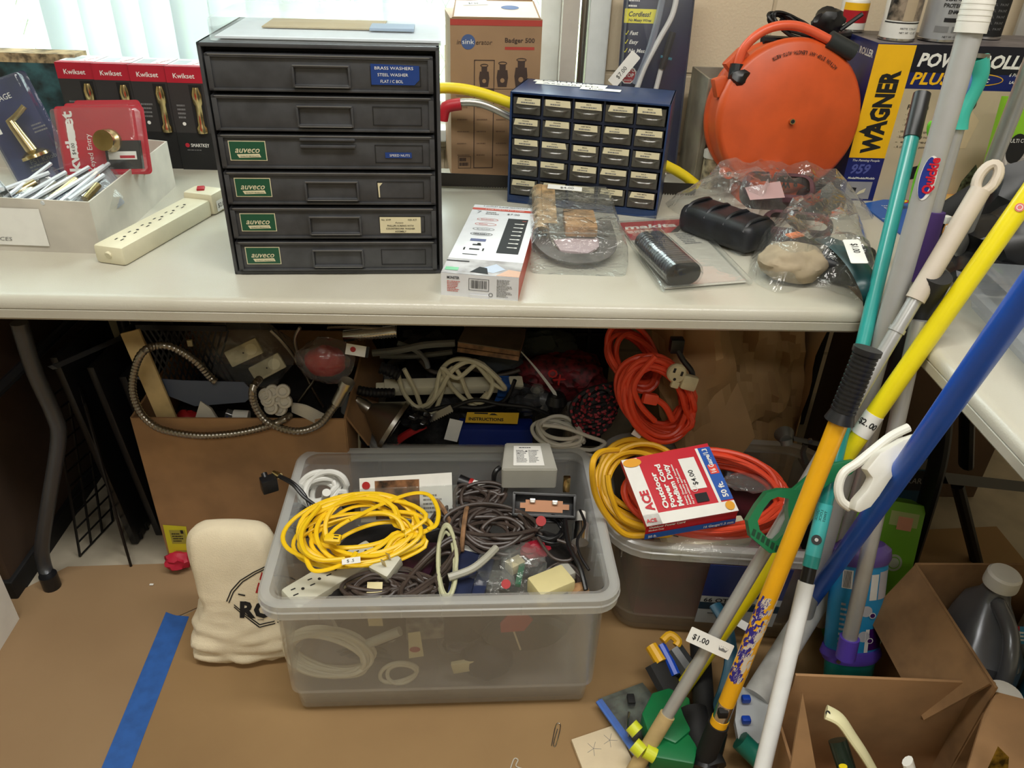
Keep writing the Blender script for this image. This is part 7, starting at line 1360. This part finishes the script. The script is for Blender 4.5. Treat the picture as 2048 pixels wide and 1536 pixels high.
b.scrib(w_*.76, h_*.36, .02, .005, 1, paper, .001); b.scrib(w_*.76, h_*.30, .02, .005, 1, paper, .001); b.rect(w_*.74, h_*.20, .02, .016, mat('emblem_grey', (176, 184, 160), .5), .001); b.text('S', w_*.78, h_*.12, .022, mat('emblem_grey', (176, 184, 160), .5), z=.001, bold=.02); b.text('S', w_*.78, h_*.03, .022, mat('emblem_grey', (176, 184, 160), .5), z=.001, bold=.02); b.build('carton_body', t)
t = thing('black_carton', 'black and teal box behind the green carton under the right table', 'carton', PY(1820, 950, 1.25)); F = frame_from(PY(1770, 1000, 1.28), (1, -.05, 0), (.12, .1, 1)); b = MB(F); b.box((.05, .03, -.04), (.12, .16, .08), mat('teal_carton', (16, 62, 84), .5), .002); b.rect(-.008, .028, .115, .05, blackm, .0006); b.rect(.0, .082, .105, .026, mat('grey_lid_print', (120, 118, 112), .5), .0006); b.text('KARATE', .035, .046, .014, mat('grey_letter', (150, 146, 140), .5), z=.001, wid=.062); b.build('carton_body', t)
# cleaner bottle
pt, pb = PY(1733, 1118, 1.02), PY(1702, 1296, .96); ax = (pt-pb); F = frame_from(pb, cr, ax); F = frame_from(pb, cr, ax); kk = cf.dot(pt-CAM)/FPX; W_ = 112*kk; Hh = ax.length
t = thing('cleaner_bottle', 'blue labelled cleaner bottle with a purple collar and teal base', 'bottle', pb); b = MB(F @ Matrix.Rotation(R(-90), 4, 'X')); 
vi = mat('violet_plastic', (96, 72, 186)); lb = mat('sky_blue_label', (44, 150, 206), .35); b.lathe([(0, 0), (W_*.46, 0), (W_*.5, .01), (W_*.5, Hh-.01), (W_*.46, Hh), (0, Hh)], lb, 28, 1, .55); b.build('bottle_body', t)
b = MB(F @ Matrix.Rotation(R(-90), 4, 'X')); b.lathe([(0, Hh-.002), (W_*.50, Hh-.004), (W_*.54, Hh+.006), (W_*.52, Hh+.022), (W_*.4, Hh+.032), (0, Hh+.032)], mat('lavender_plastic', (104, 84, 158), .35), 28, 1, .6); b.build('collar', t)
b = MB(F @ Matrix.Rotation(R(-90), 4, 'X')); b.lathe([(0, -.022), (W_*.50, -.020), (W_*.56, -.008), (W_*.52, .006), (0, .006)], vi, 28, 1, .6); b.build('lower_band', t)
b = MB(F @ Matrix.Rotation(R(-90), 4, 'X')); b.lathe([(0, -.07), (W_*.44, -.07), (W_*.46, -.02), (0, -.02)], mat('teal_base', (18, 120, 112), .35), 28, 1, .6); b.build('base', t)
b = MB(F); zf = W_*.5*.55
def onb(u): return W_*.5*math.sin(u), zf*math.cos(u)+.0008
def brect(u0, u1, y0, y1, m, o=0): b.grid(lambda u, v: (onb(u0+(u1-u0)*u)[0], y0+(y1-y0)*v, onb(u0+(u1-u0)*u)[1]+o), 6, 1, m)
brect(-.85, -.45, Hh*.74, Hh*.94, paper); brect(.2, .5, Hh*.62, Hh*.90, paper); brect(.55, 1.1, Hh*.62, Hh*.92, mat('label_pale', (190, 190, 196), .4))
for k in range(6): brect(-.8+.05*k, -.78+.05*k, Hh*.75, Hh*.93, ink, .0004)
brect(.35, 1.2, Hh*.06, Hh*.30, mat('label_plum', (64, 20, 96), .4)); brect(.2, .35, Hh*.04, Hh*.3, paper)
for yy in (.50, .22): x, z_ = onb(.30); b.disc(x-.008, Hh*yy, .011, mat('label_pale', (190, 190, 196)), z_+.0006); b.disc(x+.004, Hh*yy-.008, .006, paper, z_+.0010); b.disc(x+.004, Hh*yy-.008, .0045, mat('label_plum', (64, 20, 96)), z_+.0014)
b.F = F @ Matrix.Translation((-W_*.36, Hh*.1, zf*.75)) @ Matrix.Rotation(R(-25), 4, 'Y'); b.scrib(0, 0, .012, Hh*.5, 9, mat('label_pale', (190, 190, 196)), .0012); b.build('printed_label', t)
b = MB(); b.cyl(PY(1677, 1322, .93), PY(1677, 1324, .925), .004, chrome, seg=12); b.build('screw', t)
# open cardboard box in front
ft = card; X0_, X1_, Y0_, Y1_, ZH = .497, .815, .44, .775, .268
t = thing('cardboard_box', 'open cardboard box of brushes in the bottom right corner', 'box', ((X0_+X1_)/2, (Y0_+Y1_)/2, .0072), R(-3)); b = L(t); w_, d_ = X1_-X0_, Y1_-Y0_; ZH -= .0072
for c, s_ in (((0, -d_/2, ZH/2-.04), (w_, .005, ZH-.08)), ((0, d_/2, ZH/2), (w_, .005, ZH)), ((-w_/2, 0, ZH/2-.06), (.005, d_, ZH-.12)), ((w_/2, 0, ZH/2-.01), (.005, d_, ZH-.02)), ((0, 0, .003), (w_, d_, .006))): b.box(c, s_, ft, .001)
b.build('box_walls', t)
b = MB(); q = [PY(1612, 1540, .70), PY(1636, 1538, .70), PY(1608, 1392, .745), PY(1600, 1384, .745), PY(1575, 1500, .70)]; q = [PY(1575, 1560, .66), PY(1634, 1560, .66), PY(1603, 1384, .73)]; n = (q[1]-q[0]).cross(q[2]-q[0]).normalized()*.004; V = [b.v(p) for p in q]; U = [b.v(p+n) for p in q]; b.face(V, card_d); b.face(U[::-1], card_d)
for i in range(3): j = (i+1) % 3; b.face([V[i], V[j], U[j], U[i]], card_d)
b.build('box_flap', t)
b = MB(); q = [PY(1925, 1560, .62), PY(2060, 1560, .62), PY(2048, 1400, .72), PY(1990, 1385, .74), PY(1965, 1430, .72)]; n = (q[1]-q[0]).cross(q[2]-q[0]).normalized()*.004; V = [b.v(p) for p in q]; U = [b.v(p+n) for p in q]; b.face(V, card); b.face(U[::-1], card)
for i in range(5): j = (i+1) % 5; b.face([V[i], V[j], U[j], U[i]], card)
b.build('box_flap', t)
b = MB(); q = [PY(1965, 1540, .617), PY(2010, 1540, .617), PY(2012, 1508, .622), PY(1990, 1486, .628)]; b.face([b.v(p+Vector((0, -.006, 0.002))) for p in q], mat('gold_foil', (196, 160, 60), .25, .6, noise_amt=.3, scale=60)); b.build('packing_tape', t)
# things in it
crm = mat('cream_handle', (226, 220, 176), .4)
t = thing('scrub_brush', 'cream brush handle with a hanging hole poking out of the corner box', 'brush', PY(1700, 1500, .66)); P = smooth_path([PY(x, y, Yq) for x, y, Yq in ((1652, 1424, .70), (1680, 1440, .69), (1705, 1475, .675), (1732, 1515, .66), (1760, 1565, .645))], 5); b = MB(); b.tube(P, lambda u: .013-.004*u, crm, 12, flat=.5); b.build('handle', t)
b = MB(); p = P[1]; vd = (CAM-p).normalized(); b.cyl(p+vd*.006, p+vd*.0075, .0035, slot, seg=12); b.build('hanging_hole', t); b = MB(); b.tube([q+(CAM-q).normalized()*.0065 for q in P[6:]], .0014, mat('handle_groove', (150, 142, 110), .5), 6); b.build('groove', t)
b = MB(); b.tube([PY(1815, 1522, .62), PY(1835, 1590, .60)], .011, white, 10, flat=.6); b.build('white_tool', label='white handle tip at the bottom edge in the corner box', cat='handle')
b = MB(); b.box((.685, .60, .05), (.20, .17, .07), mat('green_scourer', (24, 70, 66), .8, noise_amt=.3, scale=60), .01, rot=R(-3)); b.build('scouring_pad', label='dark green scouring pads lying in the corner box', cat='pad')
b = MB(); b.cyl(PY(1686, 1532, .66), PY(1690, 1560, .65), .006, yellow_p); b.cyl(PY(1675, 1480, .70), PY(1700, 1560, .66), .014, mat('dark_green_bottle', (36, 52, 44), .2)); b.build('green_bottle', label='dark green bottle with a yellow tip beside the cream brush', cat='bottle')
# box with jug
t = thing('cardboard_box', 'open cardboard box of bottles at the right edge', 'box', (1.0, .865, .0072), R(0)); b = L(t); w_, d_, ZH = .41, .262, .292
for c, s_ in (((0, -d_/2, ZH/2-.03), (w_, .005, ZH-.06)), ((0, d_/2, ZH/2), (w_, .005, ZH)), ((-w_/2, 0, ZH/2), (.005, d_, ZH)), ((w_/2, 0, ZH/2), (.005, d_, ZH)), ((0, 0, .003), (w_, d_, .006))): b.box(c, s_, card_d, .001)
b.F = b.F @ frame_from(Vector((-w_/2-.003, d_/2, 0)), (0, -1, 0), (0, 0, 1)); b.disc(.13, .21, .022, blackm, .0006, ry=.014, seg=4); b.build('box_walls', t)
b = MB(); q = [Vector((.793, .99, .299)), Vector((.79, .74, .299)), Vector((.735, .76, .18)), Vector((.735, .98, .18))]; n = Vector((-.004, 0, .002)); V = [b.v(p) for p in q]; U = [b.v(p+n) for p in q]; b.face(V, card_d); b.face(U[::-1], card_d)
for i in range(4): j = (i+1) % 4; b.face([V[i], V[j], U[j], U[i]], card_d)
b.build('box_flap', t)
jg = mat('silver_jug_plastic', (112, 114, 118), .28, .35)
t = thing('jug', 'dark silver plastic jug with a white screw cap in the right box', 'jug', (.905, .905, .0145), R(-20)); b = L(t)
sec = [(.0, .050, .078, 0), (.01, .055, .086, 0), (.15, .055, .086, 0), (.20, .052, .080, .0), (.235, .040, .06, .02), (.262, .024, .028, .035), (.285, .019, .019, .038), (.296, .019, .019, .038)]; rows = []
for z_, a_, c_, o in [(p[0], p[1], p[2], p[3]) for p in sec]:
    rows.append([b.v((x, y+o, z_)) for x, y in rrect(2*a_, 2*c_, min(a_, c_)*.7, 5)])
for A, B in zip(rows, rows[1:]):
    for k in range(len(A)): l_ = (k+1) % len(A); b.face([A[k], A[l_], B[l_], B[k]], jg)
b.face(rows[0][::-1], jg); b.face(rows[-1], jg); b.build('jug_body', t)
b = L(t); b.tube(smooth_path([(.0, .012, .268), (.01, -.045, .262), (.012, -.085, .232), (.012, -.098, .18), (.010, -.088, .13)], 5), .013, jg, 12); b.build('jug_handle', t)
b = L(t); b.F = b.F @ Matrix.Translation((0, .038, .29)); b.lathe([(0, 0), (.028, 0), (.0285, .004), (.0275, .024), (.024, .028), (0, .028)], white, 32); b.build('cap', t)
b = MB(frame_from(PZ(1925, 1300, .20), (.9, -.2, 0), (.0, .6, .8))); b.prism([(0, 0), (.03, 0), (.03, .045), (0, .045)], -.0006, .0006, paper); b.build('blank_label', t)
def bottle(label, c, r, h, m, capm, name='bottle', tilt=0):
    t = thing(name, label, 'bottle', Mx=Matrix.Translation(Vector(c)) @ Matrix.Rotation(tilt, 4, 'Y')); b = L(t); b.lathe([(0, 0), (r*.95, 0), (r, .006), (r, h*.72), (r*.5, h*.86), (r*.42, h*.9), (0, h*.9)], m, 24); b.build('bottle_body', t)
    b = L(t); b.lathe([(0, h*.88), (r*.52, h*.88), (r*.5, h), (r*.3, h*1.02), (0, h*1.02)], capm, 20); b.build('cap', t); return t
bottle('white bottle with a tall white cap at the far right of the right box', (1.04, .93, .0145), .042, .30, white, white)
t = bottle('bottle with a blue and red label marked IVE in the right box', (1.00, .83, .0145), .042, .27, mat('aqua_bottle_label', (60, 140, 176), .4), white)
b = MB(frame_from(PZ(2008, 1285, .22), (1, -.1, 0), (0, .6, .8))); b.prism([(0, 0), (.06, 0), (.06, .03), (0, .03)], 0, .0008, mat('aqua_bottle_label', (60, 140, 176))); b.text('IVE', .006, .006, .015, paper, z=.0012, bold=.03); b.rect(.004, .022, .022, .008, red, .0012); b.build('front_label', t)
t = thing('measuring_cup', 'white round cup lid at the front corner of the right box', 'lid', PZ(2008, 1392, .24)); b = L(t); b.lathe([(0, -.22), (.026, -.22), (.03, 0), (.026, .006), (0, .007)], white, 28); b.build('lid_body', t)
